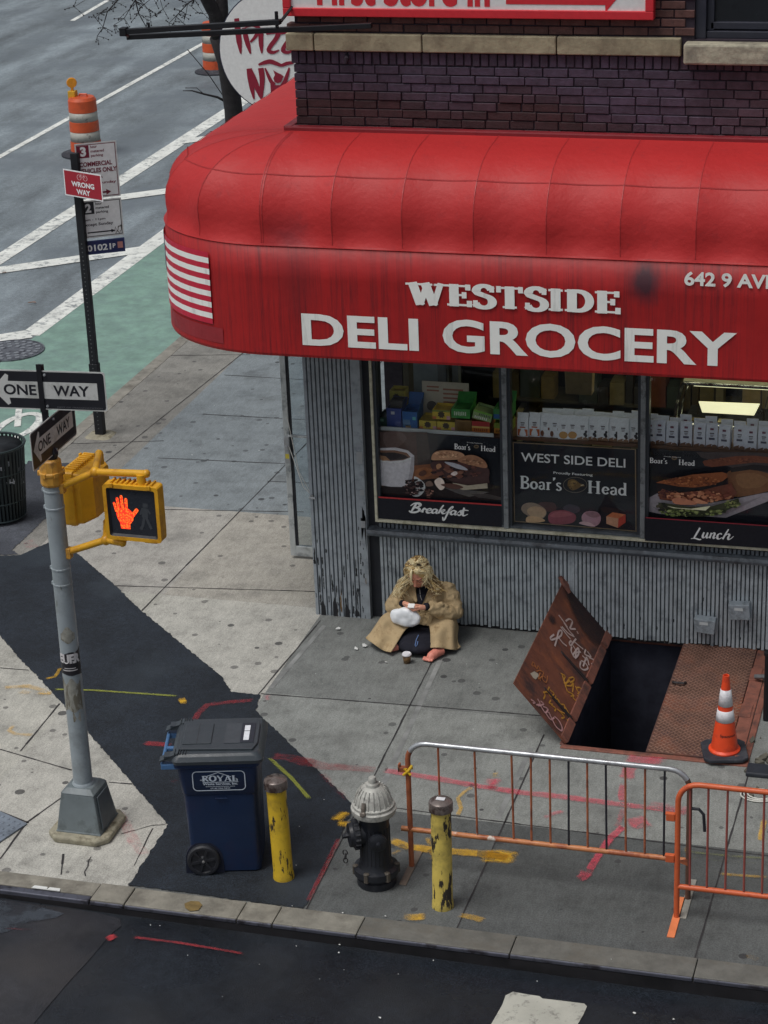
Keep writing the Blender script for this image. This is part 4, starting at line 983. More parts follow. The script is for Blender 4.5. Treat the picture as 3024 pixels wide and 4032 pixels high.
p1 = thing('breakfast_poster', 'window poster of a white coffee cup and a bagel sandwich above the word Breakfast', 'poster', (0, 0, 0))
P = Poster(p1, K5, PY); sheet(p1, .70, 1.858, 1.078, 1.905, PY, DK)
P.poly([(110, 880), (640, 890), (700, 1250), (130, 1290)], (74, 56, 52)); P.poly([(170, 900), (330, 880), (420, 960), (300, 1060), (190, 1040)], (92, 74, 70), 1)
P.poly([(520, 900), (680, 920), (700, 1240), (540, 1270)], (62, 52, 50)); P.poly([(640, 890), (760, 930), (740, 1240), (690, 1250)], (46, 42, 46))
P.poly([(130, 1290), (720, 1230), (900, 1300), (760, 1560), (130, 1500)], (122, 78, 54)); P.poly([(640, 1400), (900, 1380), (1465, 1480), (1468, 1640), (130, 1565), (130, 1480)], (52, 40, 40)); P.poly([(520, 1300), (640, 1270), (700, 1330), (600, 1400), (520, 1380)], (146, 94, 62), 1)
P.poly([(820, 1490), (1320, 1540), (1250, 1560), (1100, 1592), (960, 1550)], (96, 90, 88)); P.poly([(1110, 1560), (1300, 1560), (1460, 1600), (1465, 1630), (1200, 1600)], (72, 64, 62))
P.poly([(115, 1062), (300, 1055), (430, 1085), (502, 1145), (498, 1300), (470, 1430), (400, 1485), (250, 1482), (128, 1465)], (190, 186, 190)); P.poly([(470, 1160), (500, 1150), (494, 1300), (468, 1430), (420, 1470), (450, 1330)], (160, 154, 160), 0)
P.poly([(118, 1085), (290, 1085), (420, 1112), (462, 1160), (380, 1192), (240, 1202), (122, 1185)], (116, 84, 68)); P.poly([(122, 1110), (290, 1108), (400, 1135), (440, 1165), (360, 1188), (250, 1196), (160, 1180)], (54, 46, 52), 0); P.poly([(122, 1140), (190, 1150), (240, 1195), (150, 1200)], (150, 112, 84))
P.poly([(120, 1192), (250, 1210), (380, 1200), (470, 1165), (470, 1178), (380, 1212), (250, 1222), (122, 1205)], (206, 202, 204))
P.poly([(500, 1370), (590, 1420), (622, 1480), (600, 1545), (545, 1588), (480, 1575), (520, 1500)], (206, 200, 198), 1)
P.speck(490, 1480, 105, 85, [(44, 32, 36), (58, 40, 42), (36, 28, 32), (80, 56, 54)], 34, 34, 2); P.speck(500, 1490, 90, 80, [(190, 160, 155), (150, 120, 118)], 8, 13, 3); P.speck(660, 1540, 60, 50, [(60, 44, 42), (80, 56, 50), (140, 104, 92)], 18, 20, 4); P.poly([(570, 1310), (620, 1290), (645, 1325), (600, 1355), (560, 1345)], (74, 48, 40), 1)
P.poly([(690, 1215), (760, 1190), (1000, 1200), (1300, 1260), (1320, 1380), (1300, 1440), (1000, 1440), (780, 1330), (700, 1270)], (62, 44, 44), 1); P.speck(960, 1300, 260, 80, [(74, 46, 44), (92, 58, 50), (48, 36, 40), (110, 76, 62)], 34, 40, 6)
P.poly([(735, 1400), (790, 1365), (835, 1400), (845, 1470), (800, 1500), (750, 1450)], (196, 182, 172), 1); P.poly([(840, 1195), (960, 1210), (1060, 1250), (1090, 1285), (960, 1260)], (150, 152, 160), 1); P.poly([(910, 1325), (960, 1295), (985, 1320), (950, 1345)], (186, 174, 170), 1)
P.poly([(690, 1400), (640, 1420), (650, 1460), (720, 1450)], (98, 80, 72), 1); P.poly([(930, 1420), (1100, 1450), (1308, 1425), (1312, 1480), (1050, 1500), (950, 1470)], (146, 138, 122), 0); P.poly([(800, 1440), (940, 1430), (1050, 1470), (940, 1490)], (78, 54, 48), 1)
P.poly([(700, 1160), (715, 1110), (770, 1075), (880, 1068), (1000, 1085), (1060, 1120), (1040, 1160), (960, 1170), (820, 1175), (720, 1175)], (154, 118, 92), 1); P.poly([(985, 1180), (1060, 1130), (1160, 1120), (1260, 1165), (1306, 1225), (1290, 1260), (1180, 1240), (1060, 1210)], (138, 100, 76), 1)
P.speck(860, 1115, 130, 34, [(176, 142, 112), (128, 92, 70), (190, 158, 126)], 26, 17, 8); P.speck(1160, 1180, 110, 36, [(158, 122, 94), (108, 78, 60)], 20, 17, 9); P.poly([(760, 1220), (800, 1205), (815, 1240), (770, 1262)], (150, 112, 84), 1)
P.poly([(132, 1560), (1468, 1648), (1468, 1664), (132, 1576)], (156, 48, 50)); P.poly([(132, 1577), (1468, 1665), (1472, 1890), (135, 1810)], (30, 32, 42))
P.done()
join_text(P, logo(P, ((955, 1045), (1130, 1056), (955, 985)), ((1243, 1064), (1405, 1076), (1243, 1006)), 0, 0)+[script_px(P, 'Breakfast', (455, 1790), (1160, 1835), (455, 1625)), text_px(P, 'Proudly Featuring', (1095, 980), (1262, 992), (1095, 966))])

p2 = thing('deli_poster', 'dark window poster with gold border, meats, and a boar emblem between two words', 'poster', (0, 0, 0))
P = Poster(p2, K6, PY); sheet(p2, 1.965, 3.125, 1.078, 1.888, PY, DK)
for a, b_, c_, d_ in (((190, 885), (1532, 962), (1532, 972), (190, 895)), ((205, 1742), (1540, 1852), (1540, 1862), (205, 1752)), ((190, 890), (202, 890), (216, 1748), (205, 1748)), ((1520, 965), (1532, 965), (1538, 1856), (1527, 1856))): P.poly([a, b_, c_, d_], (122, 104, 82))
P.poly(arc(870, 1352, 132, 86, 0, 360, 28)[:-1], (104, 96, 86)); P.poly(arc(870, 1352, 126, 80, 0, 360, 28)[:-1], (34, 36, 44))
P.poly([(790, 1330), (800, 1300), (850, 1290), (890, 1310), (920, 1335), (965, 1350), (972, 1365), (930, 1372), (900, 1392), (850, 1410), (820, 1400), (790, 1365)], (108, 84, 48), 1); P.poly([(820, 1320), (860, 1305), (890, 1330), (860, 1350), (830, 1370)], (134, 108, 64), 1); P.speck(845, 1355, 48, 44, [(84, 64, 38), (126, 98, 56), (64, 50, 36)], 18, 11, 5); P.poly([(930, 1352), (962, 1344), (966, 1352), (936, 1358)], (190, 180, 150))
P.poly([(470, 1560), (520, 1535), (640, 1545), (670, 1600), (640, 1640), (540, 1630)], (66, 44, 46), 1); P.poly([(740, 1600), (800, 1560), (900, 1580), (925, 1630), (860, 1660), (780, 1640)], (56, 52, 62), 1); P.poly([(1150, 1600), (1230, 1590), (1340, 1610), (1340, 1650), (1200, 1650)], (54, 40, 44), 1); P.poly([(230, 1680), (300, 1650), (340, 1690), (320, 1740), (240, 1730)], (42, 44, 46), 1)
P.poly([(285, 1610), (310, 1560), (380, 1540), (460, 1555), (545, 1610), (558, 1670), (500, 1720), (400, 1700), (320, 1660)], (128, 112, 98), 1); P.poly([(350, 1620), (420, 1580), (520, 1600), (555, 1650), (520, 1700), (430, 1705), (370, 1670)], (160, 136, 110), 1); P.poly([(360, 1690), (480, 1700), (545, 1740), (430, 1758), (340, 1748)], (176, 146, 112), 1)
P.poly([(580, 1690), (620, 1640), (740, 1622), (860, 1660), (882, 1710), (840, 1760), (700, 1778), (600, 1760)], (124, 62, 74), 1); P.poly([(600, 1680), (700, 1635), (840, 1665), (780, 1690), (650, 1700)], (142, 78, 86), 1)
P.poly([(942, 1700), (990, 1640), (1100, 1640), (1150, 1690), (1140, 1760), (1080, 1800), (980, 1780)], (158, 122, 132), 1); P.poly([(915, 1765), (960, 1745), (1040, 1760), (1090, 1800), (1000, 1790)], (184, 154, 158), 1); P.poly([(980, 1650), (1100, 1645), (1140, 1690), (1050, 1700)], (130, 96, 104), 1)
P.poly([(1212, 1690), (1280, 1645), (1420, 1668), (1345, 1712)], (176, 104, 70)); P.poly([(1212, 1690), (1345, 1712), (1338, 1815), (1212, 1768)], (178, 134, 108)); P.poly([(1345, 1712), (1422, 1668), (1422, 1755), (1338, 1815)], (164, 62, 50))
P.done()
join_text(P, logo(P, ((270, 1385), (728, 1410), (272, 1246)), ((1005, 1436), (1440, 1466), (1007, 1297)), 0, 0, .2)+[text_px(P, 'WEST SIDE DELI', (285, 1090), (1420, 1160), (285, 993), bold=.012), text_px(P, 'Proudly Featuring', (638, 1232), (1064, 1258), (638, 1200), bold=.02)])

p3 = thing('lunch_poster', 'window poster of a toasted sandwich on a white plate above the word Lunch', 'poster', (0, 0, 0))
P = Poster(p3, K7, PY); sheet(p3, 3.225, 5.1, 1.078, 1.902, PY, (32, 34, 43))
P.poly([(840, 1040), (1400, 1040), (2300, 1090), (2300, 1500), (1500, 1300), (900, 1100)], (70, 60, 60))
P.poly([(285, 1570), (400, 1508), (640, 1560), (1000, 1620), (1340, 1560), (1659, 1495), (2000, 1440), (2000, 1480), (1659, 1600), (1180, 1787), (940, 1772), (420, 1742), (285, 1712)], (160, 150, 156)); P.poly([(340, 1660), (600, 1720), (950, 1750), (1300, 1640), (1600, 1540), (1200, 1745), (960, 1768), (440, 1738)], (140, 130, 136), 0)
P.poly([(1380, 1530), (1700, 1420), (2200, 1380), (2200, 1430), (1659, 1500)], (44, 42, 44)); P.poly([(1210, 1260), (1450, 1240), (1680, 1290), (1900, 1400), (1680, 1480), (1400, 1540), (1250, 1540), (1150, 1450)], (124, 84, 56), 1); P.poly([(1300, 1300), (1500, 1280), (1660, 1350), (1560, 1440), (1350, 1440)], (140, 100, 68), 1)
P.poly([(1230, 1220), (1500, 1180), (1700, 1200), (1700, 1270), (1450, 1240), (1240, 1270)], (48, 40, 42))
P.poly([(915, 1150), (935, 1135), (1100, 1112), (1300, 1085), (1500, 1080), (1800, 1110), (1800, 1175), (1500, 1158), (1250, 1185), (1020, 1210), (940, 1195)], (118, 66, 46), 0); P.speck(1300, 1130, 330, 24, [(136, 80, 54), (98, 54, 40)], 34, 18, 12)
P.poly([(400, 1345), (480, 1360), (700, 1400), (1000, 1385), (1200, 1320), (1215, 1420), (1280, 1520), (420, 1510), (395, 1420)], (44, 37, 42), 0)
P.poly([(415, 1500), (460, 1450), (600, 1500), (900, 1470), (1100, 1420), (1240, 1390), (1310, 1500), (1260, 1560), (1000, 1600), (700, 1610), (430, 1570)], (112, 66, 52), 0)
P.speck(520, 1510, 110, 50, [(64, 38, 42), (86, 50, 46), (120, 78, 58)], 20, 28, 13); P.speck(880, 1530, 360, 55, [(150, 96, 70), (168, 112, 84), (104, 58, 48), (134, 80, 62), (184, 132, 100)], 60, 34, 14)
P.poly([(580, 1555), (660, 1535), (830, 1580), (842, 1615), (620, 1608)], (168, 112, 88), 1); P.poly([(820, 1540), (890, 1555), (990, 1600), (860, 1600)], (176, 122, 94), 1)
P.poly([(418, 1590), (520, 1600), (760, 1640), (1000, 1640), (1210, 1580), (1330, 1540), (1345, 1600), (1240, 1660), (1090, 1735), (900, 1750), (700, 1745), (530, 1700), (430, 1650)], (58, 62, 44), 0); P.speck(800, 1690, 380, 46, [(78, 88, 50), (104, 116, 66), (50, 56, 40), (132, 142, 90)], 70, 26, 15); P.speck(1260, 1590, 90, 50, [(96, 106, 62), (132, 136, 88), (64, 70, 46)], 22, 22, 16); P.speck(470, 1620, 50, 40, [(44, 46, 42), (70, 66, 52)], 10, 30, 17)
P.poly([(522, 1606), (640, 1630), (800, 1640), (1022, 1608), (968, 1660), (790, 1648), (600, 1632)], (206, 200, 166))
P.poly([(402, 1345), (460, 1325), (640, 1290), (820, 1252), (1000, 1238), (1150, 1224), (1205, 1240), (1212, 1285), (1160, 1325), (1020, 1375), (840, 1400), (660, 1388), (500, 1358)], (124, 72, 44), 0); P.speck(820, 1325, 330, 50, [(144, 88, 54), (104, 58, 38), (156, 100, 64), (92, 52, 36)], 60, 20, 18)
P.poly([(285, 1722), (1659, 1814), (2300, 1857), (2300, 1869), (1659, 1826), (285, 1734)], (124, 40, 50)); P.poly([(285, 1735), (2300, 1870), (2300, 2110), (285, 1990)], (30, 32, 41))
P.done()
join_text(P, logo(P, ((335, 1108), (538, 1118), (335, 1048)), ((664, 1130), (850, 1142), (664, 1068)), 0, 0)+[script_px(P, 'Lunch', (805, 1985), (1320, 2020), (805, 1830)), text_px(P, 'Proudly Featuring', (500, 1040), (690, 1052), (500, 1028))])
P.n += 2; mbo = MB()
for K_, (cx, cy, rx, ry) in ((K5, (1185, 1030, 28, 20)), (K7, (600, 1090, 30, 22))):
    def q(x, y): v = W(K_[1]+x*K_[0], K_[2]+y*K_[0], PY); v.y = PY-.03; return v
for root, K_, (cx, cy, rx, ry) in ((p1, K5, (1187, 1030, 28, 20)), (p3, K7, (600, 1092, 32, 22))):
    PP = Poster(root, K_, PY); PP.n = 150; PP.poly(arc(cx, cy, rx, ry, 0, 360, 16)[:-1], (98, 84, 66), part='emblem'); PP.poly([(cx-14, cy-6), (cx, cy-10), (cx+20, cy+2), (cx, cy+8), (cx-12, cy+6)], (60, 52, 44), part='emblem'); PP.done()

# ================================================================ SHELF, SWEETS, BAGS, DELI CASE
sh = thing('window_shelf', 'long display shelf behind the shop windows with a white front edge', 'shelf', (0, 0, 0))
SHZ = 1.915
mb = MB(); mb.box((.69, .11, SHZ-.03), (7.4, .62, SHZ)); mb.build('board', mat('shelf_wood', S(112, 78, 58), .6, var=.3, vs=6), sh)
mb = MB(); mb.box((.70, .092, SHZ-.012), (1.775, .11, SHZ+.022)); mb.build('front_edge', mat('white_edge', S(206, 212, 212), .5), sh)
def w5(x, y, Y): return W(K5[1]+x*K5[0], K5[2]+y*K5[0], Y)
def snack(rect, colr, depth, label, group=None, lid=None, z0=None, Y=.16, deco=None, tilt=0.0):
    a = w5(rect[0], rect[3], Y); b_ = w5(rect[2], rect[3], Y); t_ = w5((rect[0]+rect[2])/2, rect[1], Y)
    wd = b_.x-a.x; h = t_.z-(a.z+b_.z)/2; zb = SHZ+.002 if z0 is None else z0
    r = thing('snack_box', label, 'snack box', (a.x+wd/2, Y, zb), 0, 'sweet boxes on the window shelf')
    m_ = mat('card_%d_%d_%d' % colr, S(*colr), .45, var=.25, vs=22)
    mb = MB(); t = .006
    mb.box((-wd/2, 0, 0), (wd/2, t, h)); mb.box((-wd/2, depth-t, 0), (wd/2, depth, h)); mb.box((-wd/2, t, 0), (-wd/2+t, depth-t, h)); mb.box((wd/2-t, t, 0), (wd/2, depth-t, h)); mb.box((-wd/2+t, t, 0), (wd/2-t, depth-t, h*.72))
    mb.build('carton', m_, r)
    if lid:
        mb = MB(); mb.prism([(-wd/2, depth, h), (wd/2, depth, h), (wd/2, depth+.05, h+lid), (-wd/2, depth+.05, h+lid)], (0, .005, 0)); mb.prism([(wd/2-.002, .02, h), (wd/2-.002, depth, h), (wd/2-.002, depth+.04, h+lid*.9)], (.004, 0, 0)); mb.build('lid', m_, r)
    if deco:
        by = {}
        for kind, x0, y0, x1, y1, dc in deco:
            mb = by.setdefault(dc, MB())
            X0, X1, Z0, Z1 = lerp(-wd/2, wd/2, x0), lerp(-wd/2, wd/2, x1), h*y0, h*y1; n = len(mb.f)*.0001+.001
            if kind == 'r': mb.poly([(X0, -n, Z0), (X1, -n, Z0), (X1, -n, Z1), (X0, -n, Z1)])
            elif kind == 's': mb.poly([((X0+X1)/2+(X1-X0)/2*(1 if i % 2 else .72)*math.cos(6.283*i/16), -n, (Z0+Z1)/2+(Z1-Z0)/2*(1 if i % 2 else .72)*math.sin(6.283*i/16)) for i in range(16)])
            else:
                for i in range(7): mb.poly([(lerp(X0, X1, i/7+.02), -n, Z0+(i % 3)*.004), (lerp(X0, X1, i/7+.10), -n, Z0), (lerp(X0, X1, i/7+.10), -n, Z1-(i % 2)*.006), (lerp(X0, X1, i/7+.02), -n, Z1)])
        for dc, mb in by.items(): mb.build('print', flat(*dc), r)
    if tilt: r.rotation_euler = (0, tilt, 0)
    return r
sun_d = [('s', .28, .1, .72, .95, (60, 46, 30)), ('r', .0, .0, .22, .3, (190, 110, 60)), ('r', .8, .0, 1, .4, (200, 150, 160))]
snack((115, 700, 205, 805), (32, 62, 48), .2, 'small dark green snack box at the column end of the window shelf', deco=[('r', .2, .5, .6, .75, (110, 150, 130))])
snack((205, 612, 362, 812), (52, 72, 146), .2, 'violet blue carton of wrapped snacks with a small white label', deco=[('r', .30, .68, .55, .84, (200, 205, 210))], lid=.03)
snack((375, 640, 535, 815), (38, 100, 170), .22, 'bright blue open snack carton with its side flap up', lid=.10, deco=[('r', .05, .1, .5, .5, (90, 130, 170)), ('r', .68, .5, .9, .7, (110, 190, 190)), ('r', .2, .02, .55, .16, (190, 160, 110))])
b4 = snack((555, 738, 742, 828), (206, 184, 66), .22, 'yellow sweet box with dark flower print next to the bright blue carton', deco=sun_d)
b5 = snack((752, 758, 942, 848), (206, 184, 66), .22, 'yellow sweet box with dark flower print, under the tilted green one beside it', deco=sun_d)
b5['label'] = 'yellow sweet box with dark flower print next to the plain brown box'
snack((700, 655, 892, 755), (208, 180, 58), .2, 'yellow sweet box with dark flower print lying on two others', z0=w5(800, 750, .16).z, deco=sun_d+[('r', .0, .8, 1, 1, (120, 130, 50))])
snack((946, 735, 1125, 858), (116, 86, 42), .22, 'plain brown cardboard box under the green carton', deco=[('r', .05, .85, .95, .95, (134, 102, 56))])
snack((905, 638, 1108, 738), (58, 142, 62), .24, 'green open snack carton with white scrawled print', lid=.07, z0=w5(1000, 738, .16).z, deco=[('t', .14, .28, .82, .72, (206, 220, 200))])
snack((1130, 758, 1322, 876), (206, 122, 52), .22, 'red and orange sweet box under the striped green packet', deco=[('r', 0, .55, 1, 1, (176, 52, 52)), ('r', .0, .4, 1, .55, (220, 190, 110)), ('t', .1, .1, .9, .35, (120, 60, 40))])
snack((1128, 662, 1335, 756), (150, 176, 120), .2, 'striped green and white packet lying askew on the orange box', z0=w5(1230, 760, .16).z, deco=[('t', .1, .1, .8, .4, (230, 232, 225)), ('r', .0, .78, 1, 1, (120, 180, 70)), ('t', .3, .45, .95, .75, (70, 84, 74))], tilt=.22)
snack((1370, 760, 1545, 872), (130, 150, 52), .22, 'green and orange sweet box behind the first mullion', deco=[('r', 0, 0, 1, .5, (196, 132, 50)), ('t', .1, .1, .8, .35, (80, 60, 40))])
snack((1365, 640, 1545, 755), (62, 140, 72), .24, 'tall green carton with a blue band behind the first mullion', lid=.08, z0=w5(1450, 755, .16).z, deco=[('r', 0, .1, 1, .5, (44, 96, 160))])
snack((235, 440, 395, 560), (200, 190, 90), .15, 'yellow box standing high behind the violet blue carton', Y=.42, z0=w5(300, 560, .42).z, deco=[('s', .2, .1, .7, .8, (90, 80, 60))])
snack((240, 545, 370, 620), (66, 62, 60), .12, 'dark wrapped packet heaped on the violet blue carton', Y=.2, z0=w5(300, 625, .2).z)
cdn = thing('notice_card', 'cream notice card with rows of red print standing behind the sweet boxes', 'notice', (0, 0, 0))
a = w5(592, 565, .45); b_ = w5(1098, 580, .45); t_ = w5(840, 345, .45)
mb = MB(); mb.box((a.x, .45, SHZ), (b_.x, .456, t_.z)); mb.build('card', flat(196, 190, 172), cdn)
mb = MB(); H_ = t_.z-SHZ; Wd = b_.x-a.x
for i in range(7):
    if i: mb.box((a.x+Wd*.45, .4475, SHZ+H_*(.90-.115*i)), (a.x+Wd*(.93-.05*(i % 3)), .449, SHZ+H_*(.945-.115*i)))
    if i < 2: mb.box((a.x+Wd*.10, .4475, SHZ+H_*(.84-.10*i)), (a.x+Wd*.36, .449, SHZ+H_*(.88-.10*i)))
mb.build('print_rows', flat(166, 112, 92), cdn)
mb = MB(); mb.lathe([(.05, 0), (.05, .002)], (a.x+Wd*.2, .449, SHZ+H_*.34), (0, -1, 0), 18); mb.build('face_print', flat(92, 88, 84), cdn)
# cookie bags: one of each print, the rest copies
def cookie_bag(kind, label, grp):
    r = thing('cookie_bag', label, 'cookie bag', (0, 0, 0), 0, grp)
    wd, h, dp = .104, .225, .06
    base = {'orange': (196, 112, 70), 'spot': (200, 198, 206), 'gold': (206, 196, 178), 'dot': (204, 210, 220), 'nut': (186, 192, 208)}[kind]
    mb = MB(); n = 7; vs = []; fs = []
    for z, k, d in ((0, .96, 1), (.02, 1, 1.05), (.10, 1.0, 1), (.16, .98, .8), (.195, .97, .3), (.21, 1, .12), (h, 1, .10)):
        for sx, sy in ((-1, -1), (-.5, -1.08), (0, -1.12), (.5, -1.08), (1, -1), (1, 1), (-1, 1)): vs.append((sx*wd/2*k, sy*dp/2*d, z))
    for i in range(6):
        for k in range(n): fs.append((i*n+k, i*n+(k+1) % n, (i+1)*n+(k+1) % n, (i+1)*n+k))
    fs += [list(range(n-1, -1, -1)), list(range(6*n, 7*n))]
    mb.add(vs, fs); WB = mat('bag_%s' % kind, S(232, 238, 244) if kind != 'nut' else S(212, 218, 232), .35, var=.14, vs=40); mb.build('bag', WB, r, smooth=True, auto=50)
    mb = MB(); yf = -.0345
    def rect(x0, x1, z0, z1, e=0, mbx=None): (mbx or mb).poly([(x0*wd/2, yf-e, z0), (x1*wd/2, yf-e, z0), (x1*wd/2, yf-e, z1), (x0*wd/2, yf-e, z1)])
    rect(-.35, .4, .132, .142); rect(-.3, .3, .118, .124); rect(-.25, .25, .106, .111); mb.build('print_lines', flat(92, 84, 92), r)
    mb = MB()
    if kind == 'orange': rect(-.9, .9, .01, .075, -.001); c1 = (188, 96, 52); rect(-.5, .5, .088, .1, .001)
    elif kind == 'spot': mb.poly([((-.5+.32*math.cos(i*.6))*wd/2, yf-.001, .035+.03*math.sin(i*.6)) for i in range(10)]); c1 = (110, 62, 44); rect(.5, .8, .07, .095)
    elif kind == 'gold': mb.poly([((.0+.8*math.cos(i*.6))*wd/2, yf-.001, .042+.036*math.sin(i*.6)) for i in range(10)]); c1 = (196, 148, 84)
    elif kind == 'dot':
        for cx, cz, q in ((.45, .06, .016), (.62, .085, .012), (.6, .045, .013)): mb.poly([(cx*wd/2+q*math.cos(i*.785), yf-.001, cz+q*1.1*math.sin(i*.785)) for i in range(8)])
        c1 = (46, 48, 58)
    else: rect(-.5, .5, .075, .095); c1 = (70, 72, 96)
    mb.build('emblem_print', flat(*c1), r)
    mb = MB(); pts = [(-.95, .0), (.95, .0), (.95, .02), (.5, .032), (.2, .026), (-.1, .036), (-.5, .028), (-.95, .02)]
    if kind in ('dot', 'nut'): mb.poly([(x*wd/2, yf-.0005, z+.001) for x, z in pts]); mb.build('food_print', flat(138, 108, 84) if kind == 'dot' else flat(108, 78, 62), r)
    if kind == 'nut': mb = MB(); rect(-.3, .3, .165, .185, -.006); mb.build('seal_print', flat(112, 60, 84), r)
    return r
def rows(proto, spots, first=True, labels=None):
    for i, (x, y, z) in enumerate(spots):
        if i == 0: proto.location = (x, y, z); proto.rotation_euler = (0, 0, rs.uniform(-.08, .08))
        else: dup(proto, (x, y, z), rs.uniform(-.08, .08))
def w6(x, y, Y): return W(K6[1]+x*K6[0], K6[2]+y*K6[0], Y)
def w7(x, y, Y): return W(K7[1]+x*K7[0], K7[2]+y*K7[0], Y)
z0 = SHZ+.001; YB = .17
def fx(l, f=w6): return [(f(x, y, YB).x, YB+rs.uniform(-.014, .014), z0+rs.uniform(-.004, .004)) for x, y in l]
rows(cookie_bag('orange', 'white cookie bag with an orange lower half above the dark deli poster', 'orange bottomed cookie bags'), fx([(312, 820), (438, 828)]))
rows(cookie_bag('spot', 'white cookie bag with one brown cookie at its foot above the dark deli poster', 'brown spot cookie bags'), fx([(552, 840), (655, 850)]))
rows(cookie_bag('gold', 'white cookie bag with a golden cookie print above the dark deli poster', 'golden cookie bags'), fx([(752, 870), (850, 880)]))
dots = cookie_bag('dot', 'white cookie bag with dark dots in the front row above the dark deli poster', 'dotted cookie bags in front')
rows(dots, fx([(958, 890), (1060, 895), (1182, 900), (1292, 905), (1398, 915), (1508, 920)]))
back = cookie_bag('dot', 'white cookie bag in the raised back row above the dark deli poster', 'cookie bags in the back row')
rows(back, [(w6(x, 600, .26).x, .27+rs.uniform(-.02, .02), z0+rs.uniform(.005, .05)) for x in (575, 690, 800, 905, 1010, 1120, 1225, 1340, 1440, 1545)])
nut = cookie_bag('nut', 'lilac white nut bag in the front row above the sandwich poster', 'nut bags in front')
rows(nut, fx([(322, 985), (428, 990), (572, 1000), (728, 1010), (882, 1018), (1018, 1025), (1165, 1030), (1338, 1038), (1465, 1044), (1610, 1050)], w7)+[(4.62, YB, z0), (4.76, YB, z0)])
nutb = cookie_bag('nut', 'lilac white nut bag in the back row above the sandwich poster', 'nut bags in the back row')
rows(nutb, [(w7(x, 800, .26).x, .26+rs.uniform(-.02, .02), z0+rs.uniform(-.0, .035)) for x in (340, 470, 610, 720, 880, 1010, 1190, 1340, 1480, 1620)])
# goods on wall shelving at the back of the shop
wsf = thing('wall_shelving', 'tall shelving crowded with dim goods along the back wall inside the shop', 'shelving', (0, 0, 0))
mb = MB()
for z in (.5, 1.0, 1.5, 2.0, 2.5, 3.0): mb.box((.9, 3.55, z), (7.8, 4.0, z+.03))
mb.build('boards', SH, wsf)
mb = MB(); vc = []
pal = [S(128, 116, 72), S(150, 138, 96), S(96, 84, 52), S(170, 160, 120), S(112, 62, 44), S(64, 74, 60), S(60, 58, 54), S(144, 122, 66), S(120, 112, 84)]
for z in (.53, 1.03, 1.53, 2.03, 2.53):
    x = .95
    while x < 7.6:
        wd = rs.uniform(.06, .22); h = rs.uniform(.14, .42)
        if rs.random() < .9: mb.box((x, 3.5+rs.uniform(0, .1), z), (x+wd, 3.8, z+h)); kk = rs.uniform(.6, 1.2); c = rs.choice(pal); vc += [tuple(v*kk for v in c)]*6
        x += wd+.015
mb.build('goods', mat('dim_goods', (1, 1, 1), .6, attr='tint', var=.3, vs=10), wsf, vcol=vc)
gt_ = thing('paper_bag', 'pale paper bag hanging inside the shop behind the cookie bags', 'paper bag', (2.28, 1.5, 0))
mb = MB((2.28, 1.5, 0)); mb.prism([(2.16, 1.5, 1.85), (2.42, 1.5, 1.85), (2.44, 1.5, 2.45), (2.3, 1.5, 2.5), (2.14, 1.5, 2.42)], (0, .12, 0)); mb.build('bag', mat('kraft_paper', S(150, 132, 92), .8, var=.3, vs=9), gt_, bevel=.01)
fr = thing('wall_frame', 'thin framed price board on the back wall inside the shop', 'frame', (0, 0, 0))
mb = MB(); mb.box((2.35, 3.42, 1.7), (3.7, 3.45, 2.75)); mb.build('board', mat('olive_board', S(96, 90, 56), .7, var=.4, vs=5), fr)
mb = MB()
for lo, hi in (((2.33, 3.40, 2.75), (3.72, 3.45, 2.78)), ((2.33, 3.40, 1.68), (2.36, 3.45, 2.75)), ((3.69, 3.40, 1.68), (3.72, 3.45, 2.75))): mb.box(lo, hi)
mb.build('edge', mat('pale_trim', S(150, 148, 110), .6), fr)
# deli case with its lamp
dc = thing('deli_case', 'glass deli counter case with chrome edges and a lit lamp inside the shop', 'deli case', (0, 0, 0))
CHR = mat('chrome', S(210, 214, 210), .18, metal=1.0, var=.05)
mb = MB(); mb.box((3.30, 1.0, 0), (7.4, 2.1, 1.60)); mb.build('body', mat('case_dark', S(40, 44, 50), .35), dc)
mb = MB(); mb.tube([(3.30, 1.0, 1.80), (7.4, 1.0, 1.80)], .014, 8); mb.tube([(3.30, 1.5, 2.03), (7.4, 1.5, 2.03)], .018, 8); mb.tube([(3.30, 1.0, 1.80), (3.30, 1.12, 1.95), (3.30, 1.5, 2.03)], .018, 8); mb.tube([(3.345, 1.02, 1.82), (3.345, 1.14, 1.95), (3.345, 1.5, 2.02)], .010, 8); mb.tube([(4.12, 1.0, 1.80), (4.12, 1.14, 1.95), (4.12, 1.5, 2.03)], .006, 6); mb.box((3.30, .99, 1.6), (7.4, 1.0, 1.78))
mb.build('chrome_edge', CHR, dc)
mb = MB(); mb.box((3.30, 1.5, 2.035), (7.4, 2.1, 2.05)); mb.build('top', mat('case_top', S(150, 150, 130), .4), dc)
LM = mat('case_lamp', S(234, 230, 186), .5, emis=1.1, var=.06)
mb = MB(); mb.prism([(3.488, 1.5, 1.745), (3.98, 1.5, 1.745), (4.03, 1.5, 1.86), (3.452, 1.5, 1.85)], (0, .02, 0)); mb.box((3.4, 1.52, 2.0), (7.3, 1.60, 2.03)); mb.build('lamp', LM, dc)
mb = MB(); vc = []
for k in range(14):
    x = 3.40+k*.25; mb.box((x, 1.35+rs.uniform(0, .1), 1.603), (x+rs.uniform(.1, .2), 1.48, 1.603+rs.uniform(.04, .10))); c = rs.choice(pal); vc += [c]*6
mb.build('food', mat('dim_goods', (1, 1, 1)), dc, vcol=vc)
cl = thing('ceiling_lamp', 'fluorescent ceiling lamp glowing deep inside the shop', 'ceiling lamp', (0, 0, 0))
